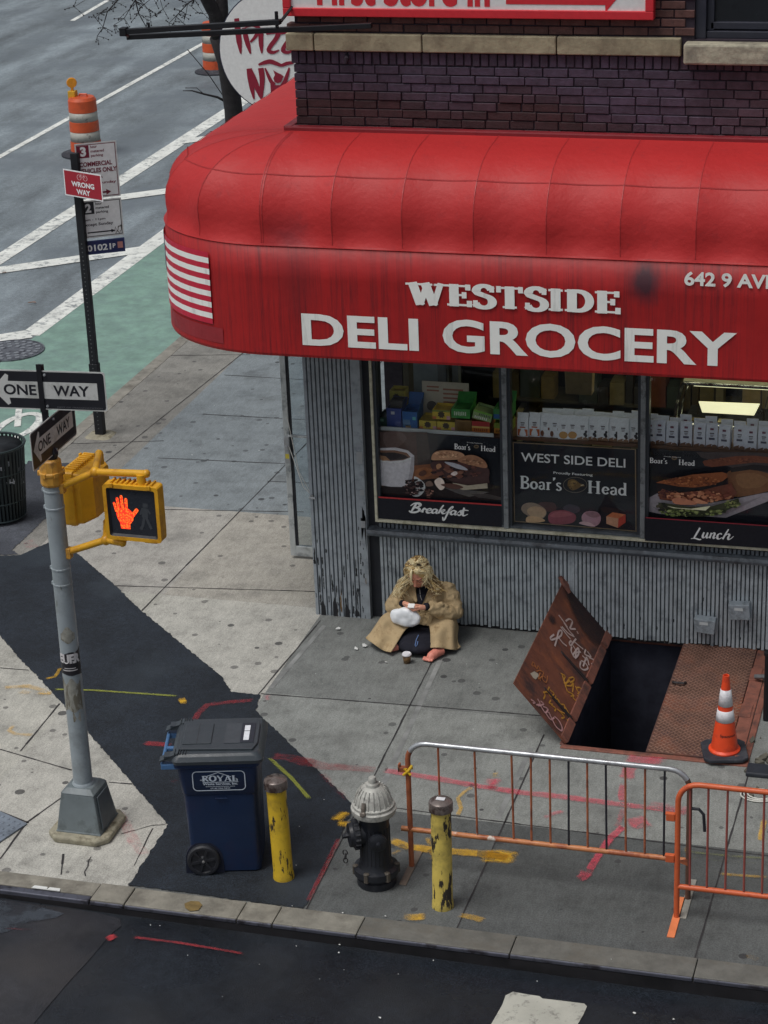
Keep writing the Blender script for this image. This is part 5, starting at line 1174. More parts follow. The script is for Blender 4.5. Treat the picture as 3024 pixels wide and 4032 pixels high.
mb = MB(); mb.box((2.2, 1.7, 3.22), (6.6, 1.9, 3.245)); mb.build('tube', mat('lamp_tube', S(245, 236, 196), .5, emis=9.0, var=.02), cl)
pd = thing('window_divider', 'grey upright partition with a pale panel behind the sweet boxes', 'partition', (0, 0, 0))
mb = MB(); mb.box((1.10, .7, 1.9), (1.18, .8, 3.2)); mb.box((1.24, .7, 1.9), (1.30, .8, 3.2)); mb.build('posts', mat('partition_grey', S(96, 104, 108), .5), pd)
mb = MB(); mb.box((.84, .78, 2.0), (1.10, .80, 3.2)); mb.build('pale_panel', mat('frosted_panel', S(140, 154, 160), .4, var=.4, vs=5), pd)
# ================================================================ CELLAR HATCH
RUST = mat('rusty_steel', S(118, 68, 50), .75, var=.35, vs=5, bmp=.3, bs=40, dirt=S(66, 46, 44), ds=3.5, dth=(.44, .66), chip=S(146, 84, 52), cs=5, cth=(.55, .75))
RUSTF = mat('rusty_frame', S(134, 84, 70), .7, var=.35, vs=9, bmp=.3, bs=40, dirt=S(78, 56, 52), ds=6, dth=(.48, .66))
TREAD = mat('worn_tread_plate', S(104, 76, 66), .6, metal=.25, var=.35, vs=4, dirt=S(92, 70, 72), ds=2.5, dth=(.45, .7), chip=S(150, 88, 62), cs=2.2, cth=(.5, .72))
TREADH = mat('tread_lozenge', S(152, 118, 102), .55, metal=.3, var=.3, vs=4)
ht = thing('cellar_hatch', 'rusty steel cellar hatch in the sidewalk with one leaf propped open', 'cellar hatch', (3.58, -1.0, 0))
O = ht.location
PITD = mat('pit_wall', S(62, 64, 76), .95, var=.4, vs=6, spec=.1)
mb = MB(O)
zb = -2.4
for q in ([(HX0, HY0, 0), (HX0, HY1, 0)], [(HX0, HY1, 0), (HX1, HY1, 0)], [(HX1, HY1, 0), (HX1, HY0, 0)], [(HX1, HY0, 0), (HX0, HY0, 0)]):
    a, b_ = q; mb.poly([(a[0], a[1], -.01), (b_[0], b_[1], -.01), (b_[0], b_[1], zb), (a[0], a[1], zb)])
mb.poly([(HX0, HY0, zb), (HX1, HY0, zb), (HX1, HY1, zb), (HX0, HY1, zb)])
mb.build('pit', PITD, ht)
mb = MB(O)
for lo, hi in (((HX0-.02, HY0-.06, -.06), (HX1+.12, HY0, .012)), ((HX0-.03, HY1-.04, -.06), (HX1+.02, HY1+.0, .02)), ((HX0-.035, HY0, -.06), (HX0+.0, HY1-.04, .014)), ((HX1-.06, HY0, -.06), (HX1+.06, HY1-.04, .016)), ((HX1+.065, HY0, -.05), (HX1+.12, HY1-.04, .014))): mb.box(lo, hi)
mb.build('frame', RUSTF, ht, bevel=.006)
# closed leaf with raised lozenges
X0, X1, Y0, Y1 = 3.56, 4.235, -2.095, .075; Z = .022
mb = MB(O); mb.box((X0, Y0, Z-.03), (X1, Y1, Z)); 
leaf = mb.build('closed_leaf', TREAD, ht, bevel=.003, label='closed leaf of worn brown tread plate')
mb = MB(O); p = .050; k = 0; y = Y0+.02
while y < Y1-.02:
    x = X0+.02+(p/2 if k % 2 else 0)
    while x < X1-.03:
        a = R_(38) if k % 2 else R_(-38)
        mb.obox((x+.01, y, Z+.0015), (Vector((math.cos(a), math.sin(a), 0)), Vector((-math.sin(a), math.cos(a), 0)), Vector((0, 0, 1))), (.020, .0062, .003)); x += p
    y += p*.60; k += 1
mb.build('tread_pattern', TREADH, leaf)
mb = MB(O); mb.tube([(X0+.03, -.82, Z+.01), (X0+.05, -.86, Z+.03), (X0+.13, -.86, Z+.03), (X0+.14, -.80, Z+.01)], .012, 7); mb.build('pull_ring', mat('dark_iron', S(48, 44, 46), .6), leaf)
mb = MB(O)
for y in (-1.9, -1.2, -.5): mb.box((X1, y-.12, .012), (X1+.10, y+.12, .024))
mb.tube([(X1+.03, -2.02, .03), (X1+.08, -2.10, .05), (X1+.15, -2.06, .04), (X1+.15, -1.98, .03)], .016, 7); mb.build_each('hinge', RUSTF, leaf, bevel=.003)
# open leaf: hinged on the left edge, lying back past upright
hx = HX0+.02; ln = .69; ang = R_(130); U = Vector((math.cos(ang), 0, math.sin(ang))); N = Vector((math.sin(ang), 0, -math.cos(ang)))   # N: the shown underside
def lf(u, y, n=0.0): return Vector((hx, 0, .02))+U*u+Vector((0, y, 0))+N*n
mb = MB(O); mb.prism([lf(0, Y0), lf(ln, Y0), lf(ln, Y1), lf(0, Y1)], -N*.012)
ol = mb.build('open_leaf', RUST, ht, label='open leaf showing its rusty underside with scrawled tags')
mb = MB(O)
SHADE_STRIP = mat('groove_shade_paint', S(40, 30, 32), .8, var=.4, vs=14)
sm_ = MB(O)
for y in (-1.735, -1.015):                    # thin dark strips: the shade of the grooves put in as colour
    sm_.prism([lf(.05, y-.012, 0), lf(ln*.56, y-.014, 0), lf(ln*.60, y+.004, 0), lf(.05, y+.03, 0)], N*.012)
sm_.build_each('groove_shade', SHADE_STRIP, ol)
for y0, y1 in ((Y0+.01, -1.76), (-1.70, -1.05), (-.98, -.31), (-.25, Y1-.02)): mb.prism([lf(-.005, y0, 0), lf(.075, y0, 0), lf(.075, y1, 0), lf(-.005, y1, 0)], N*.02)
mb.build_each('stiffener', RUSTF, ol)
mb = MB(O); mb.prism([lf(ln-.10, Y1-.17), lf(ln+.03, Y1-.14), lf(ln+.05, Y1-.02), lf(ln-.02, Y1-.05)], N*.03); mb.prism([lf(ln+.01, Y1-.12), lf(ln+.07, Y1-.11), lf(ln+.06, Y1-.085), lf(ln, Y1-.09)], N*.03); mb.prism([lf(ln, Y1-.04), lf(ln+.085, Y1-.03), lf(ln+.075, Y1-.005), lf(ln, Y1-.01)], N*.03); mb.build('torn_lip', RUSTF, ol)
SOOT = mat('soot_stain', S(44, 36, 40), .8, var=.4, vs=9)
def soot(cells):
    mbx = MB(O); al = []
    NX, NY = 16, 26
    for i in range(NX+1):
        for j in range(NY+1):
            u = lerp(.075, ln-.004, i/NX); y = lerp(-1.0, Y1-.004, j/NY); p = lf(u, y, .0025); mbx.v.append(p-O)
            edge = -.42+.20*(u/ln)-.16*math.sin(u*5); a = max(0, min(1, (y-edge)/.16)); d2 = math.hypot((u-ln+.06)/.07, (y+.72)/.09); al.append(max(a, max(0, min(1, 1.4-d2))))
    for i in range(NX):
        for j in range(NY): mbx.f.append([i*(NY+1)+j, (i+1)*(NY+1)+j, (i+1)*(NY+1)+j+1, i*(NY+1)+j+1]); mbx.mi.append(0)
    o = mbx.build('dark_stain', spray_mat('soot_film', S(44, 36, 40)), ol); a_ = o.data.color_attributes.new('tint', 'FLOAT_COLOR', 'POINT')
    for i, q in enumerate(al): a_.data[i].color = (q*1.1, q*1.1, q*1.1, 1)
soot(0)
# scrawled tags, traced as pen strokes on the leaf
def onleaf(px, py):                           # sight line to the leaf's plane, from zoom pixels (1950,2250)-(2450,3000)
    x, y = (1950+px/2.95)/1.8228, (2250+py/2.95)/1.8228; r = ray(x, y); p0 = lf(0, 0, .004); return CAM+r*((p0-CAM).dot(N)/r.dot(N))
def scrawl(name, strokes, wd, m, lab=None):
    mb = MB(O)
    for i, st in enumerate(strokes):
        P = [Vector((a, b, 0)) for a, b in st]; out = []
        for k in range(len(P)-1):
            p0, p1, p2, p3 = P[max(k-1, 0)], P[k], P[k+1], P[min(k+2, len(P)-1)]
            for j in range(4): u = j/4; out.append(.5*((2*p1)+(-p0+p2)*u+(2*p0-5*p1+4*p2-p3)*u*u+(-p0+3*p1-3*p2+p3)*u**3))
        out.append(P[-1]); Q = [onleaf(p.x, p.y) for p in out]
        for a, b_ in zip(Q, Q[1:]):
            d = (b_-a); 
            if d.length < 1e-5: continue
            n = N.cross(d).normalized()*wd/2; e = N*(.0006*(i % 7)); d = d.normalized()*wd*.3; mb.poly([a-n-d+e, b_-n+d+e, b_+n+d+e, a+n-d+e])
    mb.build(name, m, ol)
WT = mat('white_marker', S(206, 186, 182), .6, var=.15); YT = mat('ochre_marker', S(204, 148, 60), .6, var=.2); OT = mat('rust_marker', S(178, 112, 66), .6, var=.2); PT = mat('pink_marker', S(206, 160, 160), .6, var=.2)
scrawl('white_tag', [[(742, 512), (800, 590), (835, 640)], [(820, 575), (860, 552), (895, 580), (880, 630), (870, 665), (930, 668)], [(950, 700), (960, 720)], [(680, 735), (640, 770), (650, 795), (700, 780), (740, 770)], [(690, 865), (710, 800), (735, 700), (770, 690), (765, 740), (730, 770)], [(735, 770), (780, 830), (825, 865)], [(760, 650), (830, 740), (865, 780)], [(780, 645), (850, 720), (915, 755)], [(800, 600), (860, 690), (905, 740)],
    [(880, 805), (860, 830), (870, 860), (895, 840), (880, 805)], [(935, 785), (900, 830)], [(915, 815), (965, 860), (1015, 900)], [(885, 880), (880, 930), (920, 1000), (935, 930), (905, 870)], [(925, 1010), (965, 960), (960, 890), (900, 970)], [(935, 940), (990, 935)], [(1050, 910), (1040, 960), (1110, 990), (1075, 935)], [(1090, 1000), (1140, 1025)], [(990, 1050), (985, 1110), (1030, 1145), (1075, 1120), (1040, 1060), (1000, 1040)], [(1020, 1100), (1060, 1000), (1085, 1085)], [(1015, 985), (1060, 1030)], [(1115, 1140), (1165, 1070)], [(1120, 1075), (1172, 1068), (1160, 1120)]], .018, WT)
scrawl('ochre_tag', [[(765, 1185), (810, 1215), (800, 1250)], [(780, 1210), (835, 1390)], [(800, 1300), (860, 1275), (850, 1240)], [(850, 1260), (820, 1320), (880, 1330)], [(860, 1240), (905, 1230), (910, 1265), (870, 1290)], [(880, 1330), (905, 1300), (895, 1400)], [(930, 1340), (960, 1400), (1005, 1410)], [(940, 1350), (985, 1350), (1000, 1390), (960, 1420)], [(850, 1400), (905, 1430), (880, 1450)], [(910, 1440), (905, 1470), (950, 1505), (985, 1490), (950, 1440)],
    [(625, 1345), (610, 1390), (640, 1450), (680, 1420), (640, 1380)], [(560, 1400), (575, 1440), (560, 1480)], [(560, 1410), (600, 1400), (640, 1450), (690, 1480), (700, 1450)], [(640, 1500), (625, 1530), (660, 1545)], [(690, 1470), (740, 1500), (720, 1530)], [(720, 1480), (760, 1540), (800, 1550), (810, 1620)], [(650, 1550), (700, 1590), (690, 1620)], [(720, 1600), (760, 1640), (800, 1690), (770, 1705)], [(800, 1560), (860, 1660), (880, 1700)], [(835, 1725), (848, 1765)], [(740, 1620), (800, 1650)]], .015, YT)
scrawl('faint_tag', [[(440, 1050), (425, 1090), (460, 1100)], [(450, 1060), (480, 1130), (500, 1100), (530, 1160)], [(480, 1160), (520, 1150), (560, 1170)], [(520, 1180), (500, 1250), (540, 1220)], [(560, 1180), (545, 1250), (590, 1290), (605, 1215)], [(520, 1250), (520, 1270)], [(540, 1200), (580, 1240)]], .011, OT)
scrawl('pink_tag', [[(420, 1490), (460, 1520), (440, 1530)], [(495, 1485), (520, 1540), (480, 1550)], [(500, 1560), (560, 1540), (530, 1510)], [(530, 1570), (580, 1640), (610, 1600), (560, 1570)], [(580, 1640), (640, 1720), (680, 1700)], [(620, 1640), (660, 1720), (700, 1800), (760, 1850), (775, 1820), (740, 1740), (690, 1690)]], .016, PT)
mb = MB(O); mb.poly([onleaf(*q) for q in [(408, 1185), (455, 1160), (500, 1190), (505, 1215), (470, 1255), (440, 1235)]]); mb.build('paint_blot', flat(176, 166, 150), ol)

# black post, pipes and broken corner at the right edge
mb = MB(); mb.tube([(4.50, -.02, 0), (4.50, -.02, 1.3)], .035, 12); 
ra = thing('iron_post', 'black iron post beside the hatch with a short side bar', 'post', (4.47, -1.05, 0)); mb = MB(ra.location)
mb.tube([(4.475, -1.30, 0), (4.475, -1.30, .62)], .032, 12); mb.lathe([(.04, 0), (.04, .03), (.0, .04)], (4.475, -1.30, .62)); mb.build('post', IRON, ra)
mb = MB(ra.location); mb.tube([(4.29, -.62, .06), (4.47, -.66, .10)], .022, 8); mb.build('side_bar', mat('chipped_bar', S(120, 122, 124), .35, metal=.5, var=.4, vs=20), ra)
rb = MB()
for i in range(26):
    x, y = rs.uniform(4.40, 4.78), rs.uniform(-2.75, -1.6); r = rs.uniform(.006, .035)
    rb.obox((x, y, r*.5), (Vector((rs.random(), rs.random(), .2)), Vector((-rs.random(), rs.random(), .1)), Vector((0, 0, 1))), (r, r*.7, r*.6))
o = rb.build('broken_concrete', mat('rubble', S(92, 90, 80), .9, var=.4, vs=15)); tag(o, 'rubble and grit of broken sidewalk beside the cellar hatch', 'rubble', kind='stuff')
o = MB().box((4.42, -2.32, .0), (4.98, -2.14, .04)).build('timber_block', mat('wet_timber', S(46, 50, 58), .5, var=.3, vs=10), bevel=.012); tag(o, 'dark wet timber lying on the rubble beside the traffic cone', 'timber')
mb = MB(); 
for k in range(3):
    pts = [(4.56+.14*math.cos(a*.35)*(1-.12*k)+.01*k, -2.62+.10*math.sin(a*.35)*(1-.1*k), .012+.008*k) for a in range(19)]; mb.tube(pts, .006, 6)
o = mb.build('white_cable', mat('white_plastic', S(206, 206, 198), .5)); tag(o, 'loose coil of white cable lying on the sidewalk behind the orange barricade', 'cable')

# ================================================================ TRAFFIC CONE
cn = thing('traffic_cone', 'orange traffic cone with two white bands standing on the cellar hatch edge', 'traffic cone', (4.205, -2.0, .026), R_(14))
ORG = mat('cone_orange', S(232, 76, 34), .45, var=.12, vs=6, dirt=S(196, 62, 36), ds=5); CW = mat('cone_white', S(218, 218, 222), .45, var=.1, vs=8, dirt=S(176, 174, 180), ds=9, dth=(.52, .68))
RUB = mat('black_rubber', S(44, 47, 56), .75, var=.25, vs=10, bmp=.3, dirt=S(66, 68, 74), ds=7)
mb = MB(); a = .185; c_ = .05
mb.prism([(-a+c_, -a, 0), (a-c_, -a, 0), (a, -a+c_, 0), (a, a-c_, 0), (a-c_, a, 0), (-a+c_, a, 0), (-a, a-c_, 0), (-a, -a+c_, 0)], (0, 0, .035)); mb.build('base', RUB, cn, bevel=.01)
mb = MB(); mb.lathe([(.132, .036), (.132, .048), (.112, .062), (.060, .44), (.047, .56), (.034, .655), (.034, .66), (.030, .70), (.027, .725), (.020, .725), (.018, .69), (0, .68)], (0, 0, 0), n=36); mb.build('cone', ORG, cn, smooth=True, auto=40)
def conr(z): return lerp(.112, .060, (z-.062)/.378) if z < .44 else lerp(.060, .047, (z-.44)/.12) if z < .56 else lerp(.047, .034, (z-.56)/.095)
for z0, z1 in ((.315, .415), (.455, .60)):
    mb = MB(); mb.lathe([(conr(z)+.0025, z) for z in (z0, (z0+z1)/2 if not (z0 < .44 < z1) else .44, z1)], (0, 0, 0), n=36); mb.build('white_band', CW, cn, smooth=True)
mb = MB()
def conemap(x, y):
    z = lerp(.185, .215, y); r = conr(z)+.002; a = R_(-90-14+26)+(x-.5)*1.5; return (r*math.cos(a), r*math.sin(a), z-(x-.5)*.004)
put_map(mb, 'Spectrum', conemap, bold=.02); mb.build('lettering', mat('black_print', S(60, 36, 34), .6), cn)

# ================================================================ BARRICADES
def barricade(name, label, x0, x1, y, H, top_m, bar_ms, low_m, z_low, bars, post_m, foot_m, hook=0, rad=.15, ext_low=0):
    r = thing(name, label, 'barricade', (x0, y, 0), 0, 'crowd control barricades')
    L0 = x1-x0; R0 = .021
    def P(x, z): return (x, 0, z)
    mb = MB(); arc0 = [P(rad-rad*math.cos(R_(a)), H-rad+rad*math.sin(R_(a))) for a in range(0, 91, 15)]; arc1 = [P(L0-rad+rad*math.sin(R_(a)), H-rad+rad*math.cos(R_(a))) for a in range(0, 91, 15)]
    mb.tube([P(rad*.3, H-.035)]+[] if False else arc0[2:]+arc1[:-2], R0, 12); mb.build('top_rail', top_m, r, smooth=True, auto=60)
    for side, arcp, xx in ((0, arc0[:3], 0), (1, arc1[-3:][::-1], L0)):
        mb = MB(); mb.tube([P(xx, .012)]+[P(xx, .5)]+arcp, R0, 12); mb.build('post', post_m[side], r, smooth=True, auto=60)
        mb = MB(); mb.box((xx-.028, -.27, 0), (xx+.028, .27, .010)); mb.build('foot', foot_m[side], r, bevel=.002)
    mb = MB(); mb.tube([P(-ext_low, z_low), P(L0-.02, z_low)], .0205, 10); mb.build('bottom_rail', low_m, r, smooth=True, auto=60)
    for i, bx in enumerate(bars):
        mb = MB(); mb.tube([P(bx+rs.uniform(-.004, .004), z_low+.02), P(bx+rs.uniform(-.006, .006), H-.015)], .0085, 8, caps=False); mb.build('bar', bar_ms[i], r, smooth=True)
    return r
GALV = mat('galvanised_tube', S(176, 180, 184), .35, metal=.6, var=.25, vs=8, dirt=S(120, 118, 120), ds=7, dth=(.5, .7))
RT = mat('rusty_orange_tube', S(168, 96, 62), .6, var=.3, vs=8, dirt=S(110, 62, 48), ds=9, dth=(.48, .66), chip=S(190, 184, 178), cs=6, cth=(.66, .7))
OT2 = mat('worn_orange_tube', S(196, 128, 82), .5, var=.25, vs=8, dirt=S(150, 80, 52), ds=5, dth=(.46, .62), chip=S(206, 200, 190), cs=5, cth=(.62, .68))
BT = mat('dark_tube', S(40, 42, 50), .5, var=.3, vs=12)
BX = [W(x, 1640+(x-1024)*.11, -4.24).x-2.105 for x in (946, 1026, 1106, 1147, 1187, 1228, 1269, 1310, 1352, 1394, 1436)]
b1 = barricade('barricade', 'grey topped steel barricade with rusty and black bars beside the hydrant', 2.105, 4.235, -4.24, 1.09, GALV, [RT, RT, RT, RT, RT, BT, RT, BT, RT, RT, BT], OT2, .335, BX, [RT, mat('brown_post', S(92, 66, 54), .6, var=.3, vs=8)], [mat('bare_foot_plate', S(122, 110, 100), .6, metal=.3, var=.3), mat('galvanised_foot', S(150, 148, 140), .6, var=.4, vs=9)], ext_low=.07)
mb = MB(); mb.box((-.075, -.02, .835), (0.0, .02, .875)); mb.box((-.075, -.02, .835), (-.06, .02, .90)); mb.build('hook', RT, b1, bevel=.004)
mb = MB(); mb.tube([(-.03, -.03, .82), (.01, -.035, .86), (.035, -.02, .90), (.03, .02, .86), (-.02, -.03, .87), (.03, -.036, .83)], .011, 7); mb.build('yellow_tie', mat('yellow_tape', S(206, 170, 40), .5), b1)
mb = MB(); mb.tube([(2.14, 0, .78), (2.20, -.0, .78), (2.235, 0, .74), (2.245, 0, .60)], .012, 8); mb.build('hook', BT, b1); 
mb = MB(); mb.prism([(2.03, -.02, .33), (2.13, -.02, .36), (2.13, -.02, .30)], (0, .03, 0)); mb.build('gusset', RT, b1)
ORT = mat('orange_tube', S(206, 98, 56), .45, var=.18, vs=8, dirt=S(176, 76, 48), ds=8, dth=(.52, .68))
RDT = mat('red_brown_bar', S(150, 78, 70), .55, var=.2, vs=9)
BX2 = [W(x, 1740, -4.5).x-4.19 for x in (1492, 1531, 1571, 1611, 1652)]; st_ = BX2[-1]-BX2[-2]; BX2 += [BX2[-1]+st_*k for k in range(1, 8)]
b2 = barricade('barricade', 'bright orange steel barricade hooked beside the grey topped one', 4.19, 6.35, -4.50, 1.13, ORT, [RDT]*12, ORT, .27, BX2, [ORT, ORT], [mat('orange_foot', S(226, 130, 84), .5, var=.2, vs=8), ORT])
mb = MB()
for z in (.845, .50): mb.box((-.085, -.018, z-.028), (-.02, .018, z+.028)); mb.box((-.09, -.018, z+.02), (-.02, .018, z+.034))
mb.build('hook', ORT, b2, bevel=.005)

# ================================================================ HYDRANT
hy = thing('fire_hydrant', 'black fire hydrant with a silver bonnet beside the barricade', 'fire hydrant', (1.90, -4.50, 0), R_(0))
BLK = mat('hydrant_black', S(30, 33, 40), .45, var=.3, vs=9, bmp=.3, bs=30, dirt=S(58, 58, 62), ds=6, dth=(.55, .75), spec=.45); SIL = mat('hydrant_silver', S(180, 180, 174), .6, metal=.12, var=.25, vs=12, dirt=S(120, 118, 114), ds=10, dth=(.52, .68), bmp=.4, bs=35)
mb = MB(); mb.lathe([(.150, 0), (.150, .05), (.135, .06), (.135, .085), (.172, .095), (.172, .145), (.135, .155), (.118, .19), (.112, .50), (.118, .60), (.125, .62)], (0, 0, 0), n=36); 
for k in range(24): a = 2*math.pi*k/24; mb.tube([(.113*math.cos(a), .113*math.sin(a), .2), (.110*math.cos(a), .110*math.sin(a), .5)], .007, 5)
mb.build('barrel', BLK, hy, smooth=True, auto=35)
mb = MB()
for k in range(6): a = 2*math.pi*(k+.3)/6; mb.lathe([(.024, 0), (.024, .07), (.012, .075)], (.158*math.cos(a), .158*math.sin(a), .085), n=6)
mb.build_each('flange_bolt', mat('worn_flange', S(84, 78, 70), .6, var=.3), hy)
mb = MB(); mb.lathe([(.125, .60), (.165, .615), (.172, .64), (.172, .66), (.158, .67), (.158, .69), (.142, .70), (.128, .76), (.10, .81), (.07, .835), (.055, .84), (.05, .86), (.03, .865), (.03, .90), (.024, .91), (0, .912)], (0, 0, 0), n=40)
for k in range(20): a = 2*math.pi*k/20; mb.tube([(.146*math.cos(a), .146*math.sin(a), .70), (.12*math.cos(a), .12*math.sin(a), .785), (.09*math.cos(a), .09*math.sin(a), .825)], .006, 5)
bn = mb.build('bonnet', SIL, hy, smooth=True, auto=35)
mb = MB(); mb.tube([(-.035, -.165, .665), (-.035, -.15, .72), (-.035, -.13, .755)], .016, 8); mb.lathe([(.024, 0), (.024, .02), (.012, .026)], (-.035, -.155, .675), (0, -1, .3), 6); mb.build('lug', mat('bare_iron', S(120, 112, 104), .5, metal=.4), bn)
d1 = Vector((-.88, -.47, 0)); mb = MB(); mb.lathe([(.085, .06), (.085, .12), (.108, .125), (.108, .165), (.095, .175), (.09, .20), (.05, .205)], (0, 0, .44), d1, 28)
for k in range(16): a = 2*math.pi*k/16; u = d1.orthogonal().normalized(); v_ = d1.cross(u); q = Vector((0, 0, .44))+d1*.146+(u*math.cos(a)+v_*math.sin(a))*.108; mb.obox(q, (d1, u, v_), (.018, .008, .008))
cp = mb.build('large_cap', BLK, hy, smooth=True, auto=35); mb = MB(); mb.lathe([(.02, .2), (.02, .25), (0, .252)], (0, 0, .44), d1, 6); mb.build('cap_nut', BLK, cp)
d2 = Vector((.42, -.9, 0)); mb = MB(); mb.lathe([(.058, .07), (.058, .13), (.07, .135), (.07, .165), (.05, .175), (.022, .18), (.02, .21), (0, .212)], (0, 0, .43), d2, 24); mb.build('small_cap', BLK, hy, smooth=True, auto=35)
mb = MB()
def link(c, ax, r): mb.tube([Vector(c)+ax*r*math.cos(a*.524)+Vector((0, 0, 1))*r*1.3*math.sin(a*.524) for a in range(13)], .005, 6)
for i, (q, ax) in enumerate((((-.20, -.13, .31), Vector((1, 0, 0))), ((-.20, -.13, .275), Vector((0, 1, 0))), ((-.20, -.13, .24), Vector((1, 0, 0))))): link(q, ax, .017)
mb.build('chain', mat('chain_steel', S(70, 70, 72), .5, metal=.5), hy)

# ================================================================ BOLLARDS
def bollard(label, x, y, h, lean, capm, yel):
    r = thing('bollard', label, 'bollard', (x, y, 0), 0, 'yellow bollards by the kerb'); r.rotation_euler = (0, lean, 0)
    mb = MB(); mb.lathe([(.082, 0), (.080, .05), (.076, .06), (.076, h-.08)], (0, 0, 0), n=32); mb.build('post', yel, r, smooth=True, auto=40)
    mb = MB(); mb.lathe([(.078, h-.10), (.090, h-.095), (.090, h-.04), (.086, h-.025), (.06, h-.008), (0, h)], (0, 0, 0), n=32); mb.build('cap', capm, r, smooth=True, auto=40)
    return r
YB1 = mat('bollard_yellow', S(206, 172, 44), .5, var=.2, vs=6, dirt=S(160, 132, 44), ds=5, dth=(.5, .7), chip=S(52, 44, 34), cs=15, cth=(.585, .61))
YB2 = mat('worn_bollard_yellow', S(206, 184, 92), .5, var=.2, vs=6, dirt=S(150, 134, 72), ds=5, dth=(.48, .68), chip=S(46, 40, 34), cs=13, cth=(.54, .56))
CAPM = mat('bollard_cap', S(126, 116, 112), .3, metal=.4, var=.35, vs=9, dirt=S(70, 56, 52), ds=8, dth=(.48, .6))
bollard('yellow bollard standing on dark asphalt beside the blue wheeled bin', 1.185, -4.60, .885, R_(-1.2), CAPM, YB1)
q = bollard('chipped yellow bollard standing in front of the barricade', 2.475, -4.72, .925, R_(.6), CAPM, YB2)
mb = MB(); mb.box((-.03, -.03, .924), (.035, .01, .9275)); mb.build('paper_scrap', flat(220, 222, 226), q)

# ================================================================ WHEELED BIN
bn_ = thing('wheeled_bin', 'dark blue wheeled bin with a grey lid and white company sticker', 'wheeled bin', (.655, -4.40, 0), R_(15)); bn_.scale = (.93, .93, .97)
BLU = mat('bin_blue', S(25, 44, 76), .45, var=.15, vs=5, bmp=.15, bs=120, dirt=S(32, 42, 72), ds=3, spec=.4); LID = mat('bin_lid_grey', S(60, 67, 73), .4, var=.15, vs=5, bmp=.15, bs=90, dirt=S(64, 70, 76), ds=4, spec=.5)
BHN = mat('bin_handle_blue', S(74, 112, 156), .45, var=.15)
def rring(hx, hy, r, z, cx=0, cy=0, n=4):
    out = []
    for sx, sy, a0 in ((1, 1, 0), (-1, 1, 90), (-1, -1, 180), (1, -1, 270)):
        for k in range(n+1): a = R_(a0+90*k/n); out.append((cx+sx*(hx-r)+r*math.cos(a), cy+sy*(hy-r)+r*math.sin(a), z))
    return out
def loft(mb, rings, cap0=True, cap1=True):
    n = len(rings[0]); b_ = [p for r in rings for p in r]; fs = [(i*n+k, i*n+(k+1) % n, (i+1)*n+(k+1) % n, (i+1)*n+k) for i in range(len(rings)-1) for k in range(n)]
    if cap0: fs.append(list(range(n-1, -1, -1)))
    if cap1: fs.append([(len(rings)-1)*n+k for k in range(n)])
    mb.add(b_, fs)
mb = MB(); loft(mb, [rring(.285, .255, .05, .02, .02), rring(.290, .258, .05, .10, .02), rring(.305, .275, .05, .72, .012), rring(.312, .288, .05, .74, .01), rring(.330, .302, .05, .97, 0), rring(.352, .32, .05, .985, 0), rring(.352, .32, .05, 1.02, 0)])
o = mb.build('body', BLU, bn_, smooth=True, auto=30)
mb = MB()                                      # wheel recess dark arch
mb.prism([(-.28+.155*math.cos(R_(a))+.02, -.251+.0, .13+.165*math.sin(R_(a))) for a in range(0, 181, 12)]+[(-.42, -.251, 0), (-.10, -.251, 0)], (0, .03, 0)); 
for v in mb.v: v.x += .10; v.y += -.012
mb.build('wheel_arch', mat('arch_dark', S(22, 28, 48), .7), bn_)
for sy in (-1, 1):
    mb = MB(); mb.lathe([(.05, -.035), (.125, -.035), (.137, -.022), (.137, .022), (.125, .035), (.105, .035), (.10, .022), (.045, .022), (.03, .034), (0, .036)], (-.165, sy*.272, .137), (0, sy, 0), 32)
    for k in range(6): a = k*math.pi/3+.2; c = Vector((-.165+.068*math.cos(a), sy*.299, .137+.068*math.sin(a))); mb.obox(c, (Vector((math.cos(a), 0, math.sin(a))), Vector((0, 1, 0)), Vector((-math.sin(a), 0, math.cos(a)))), (.036, .008, .010))
    wh = mb.build('wheel', mat('wheel_black', S(38, 40, 46), .5, var=.2, vs=9), bn_, smooth=True, auto=30)
    mb = MB(); mb.lathe([(.012, .03), (.012, .042), (0, .045)], (-.165, sy*.272, .137), (0, sy, 0), 12); mb.build('axle_cap', mat('axle_steel', S(150, 150, 150), .4, metal=.5), wh)
# lid: shallow shell, raised panels, slightly domed, falling to the front
mb = MB(); loft(mb, [rring(.372, .338, .06, 1.022, .012), rring(.376, .342, .06, 1.05, .012), rring(.355, .322, .06, 1.085, .012), rring(.335, .30, .06, 1.10, .01)])
mb.box((-.42, -.30, 1.045), (-.33, -.22, 1.085)); mb.box((-.42, .22, 1.045), (-.33, .30, 1.085))
ld = mb.build('lid', LID, bn_, smooth=True, auto=25)
mb = MB(); mb.prism([(-.30, -.24, 1.1), (.30, -.265, 1.1), (.335, -.16, 1.1), (.335, .16, 1.1), (.30, .265, 1.1), (-.30, .24, 1.1)], (0, 0, .018)); mb.box((-.28, -.17, 1.118), (-.045, .17, 1.127)); mb.build('raised_panel', LID, ld, bevel=.008)
mb = MB(); mb.box((.06, -.17, 1.1195), (.30, .17, 1.1215)); mb.build('recess', mat('lid_recess_grey', S(70, 76, 82), .45, var=.2), ld)  # thin plate over the panel, slightly paler grey than the lid
mb = MB(); mb.box((-.165, -.17, 1.1275), (-.16, .17, 1.129)); mb.build('groove', mat('lid_groove', S(60, 64, 68), .5), ld)
mb = MB(); mb.box((.19, -.165, 1.122), (.30, .165, 1.124)); mb.build('inset', mat('lid_inset', S(46, 50, 60), .5), ld)
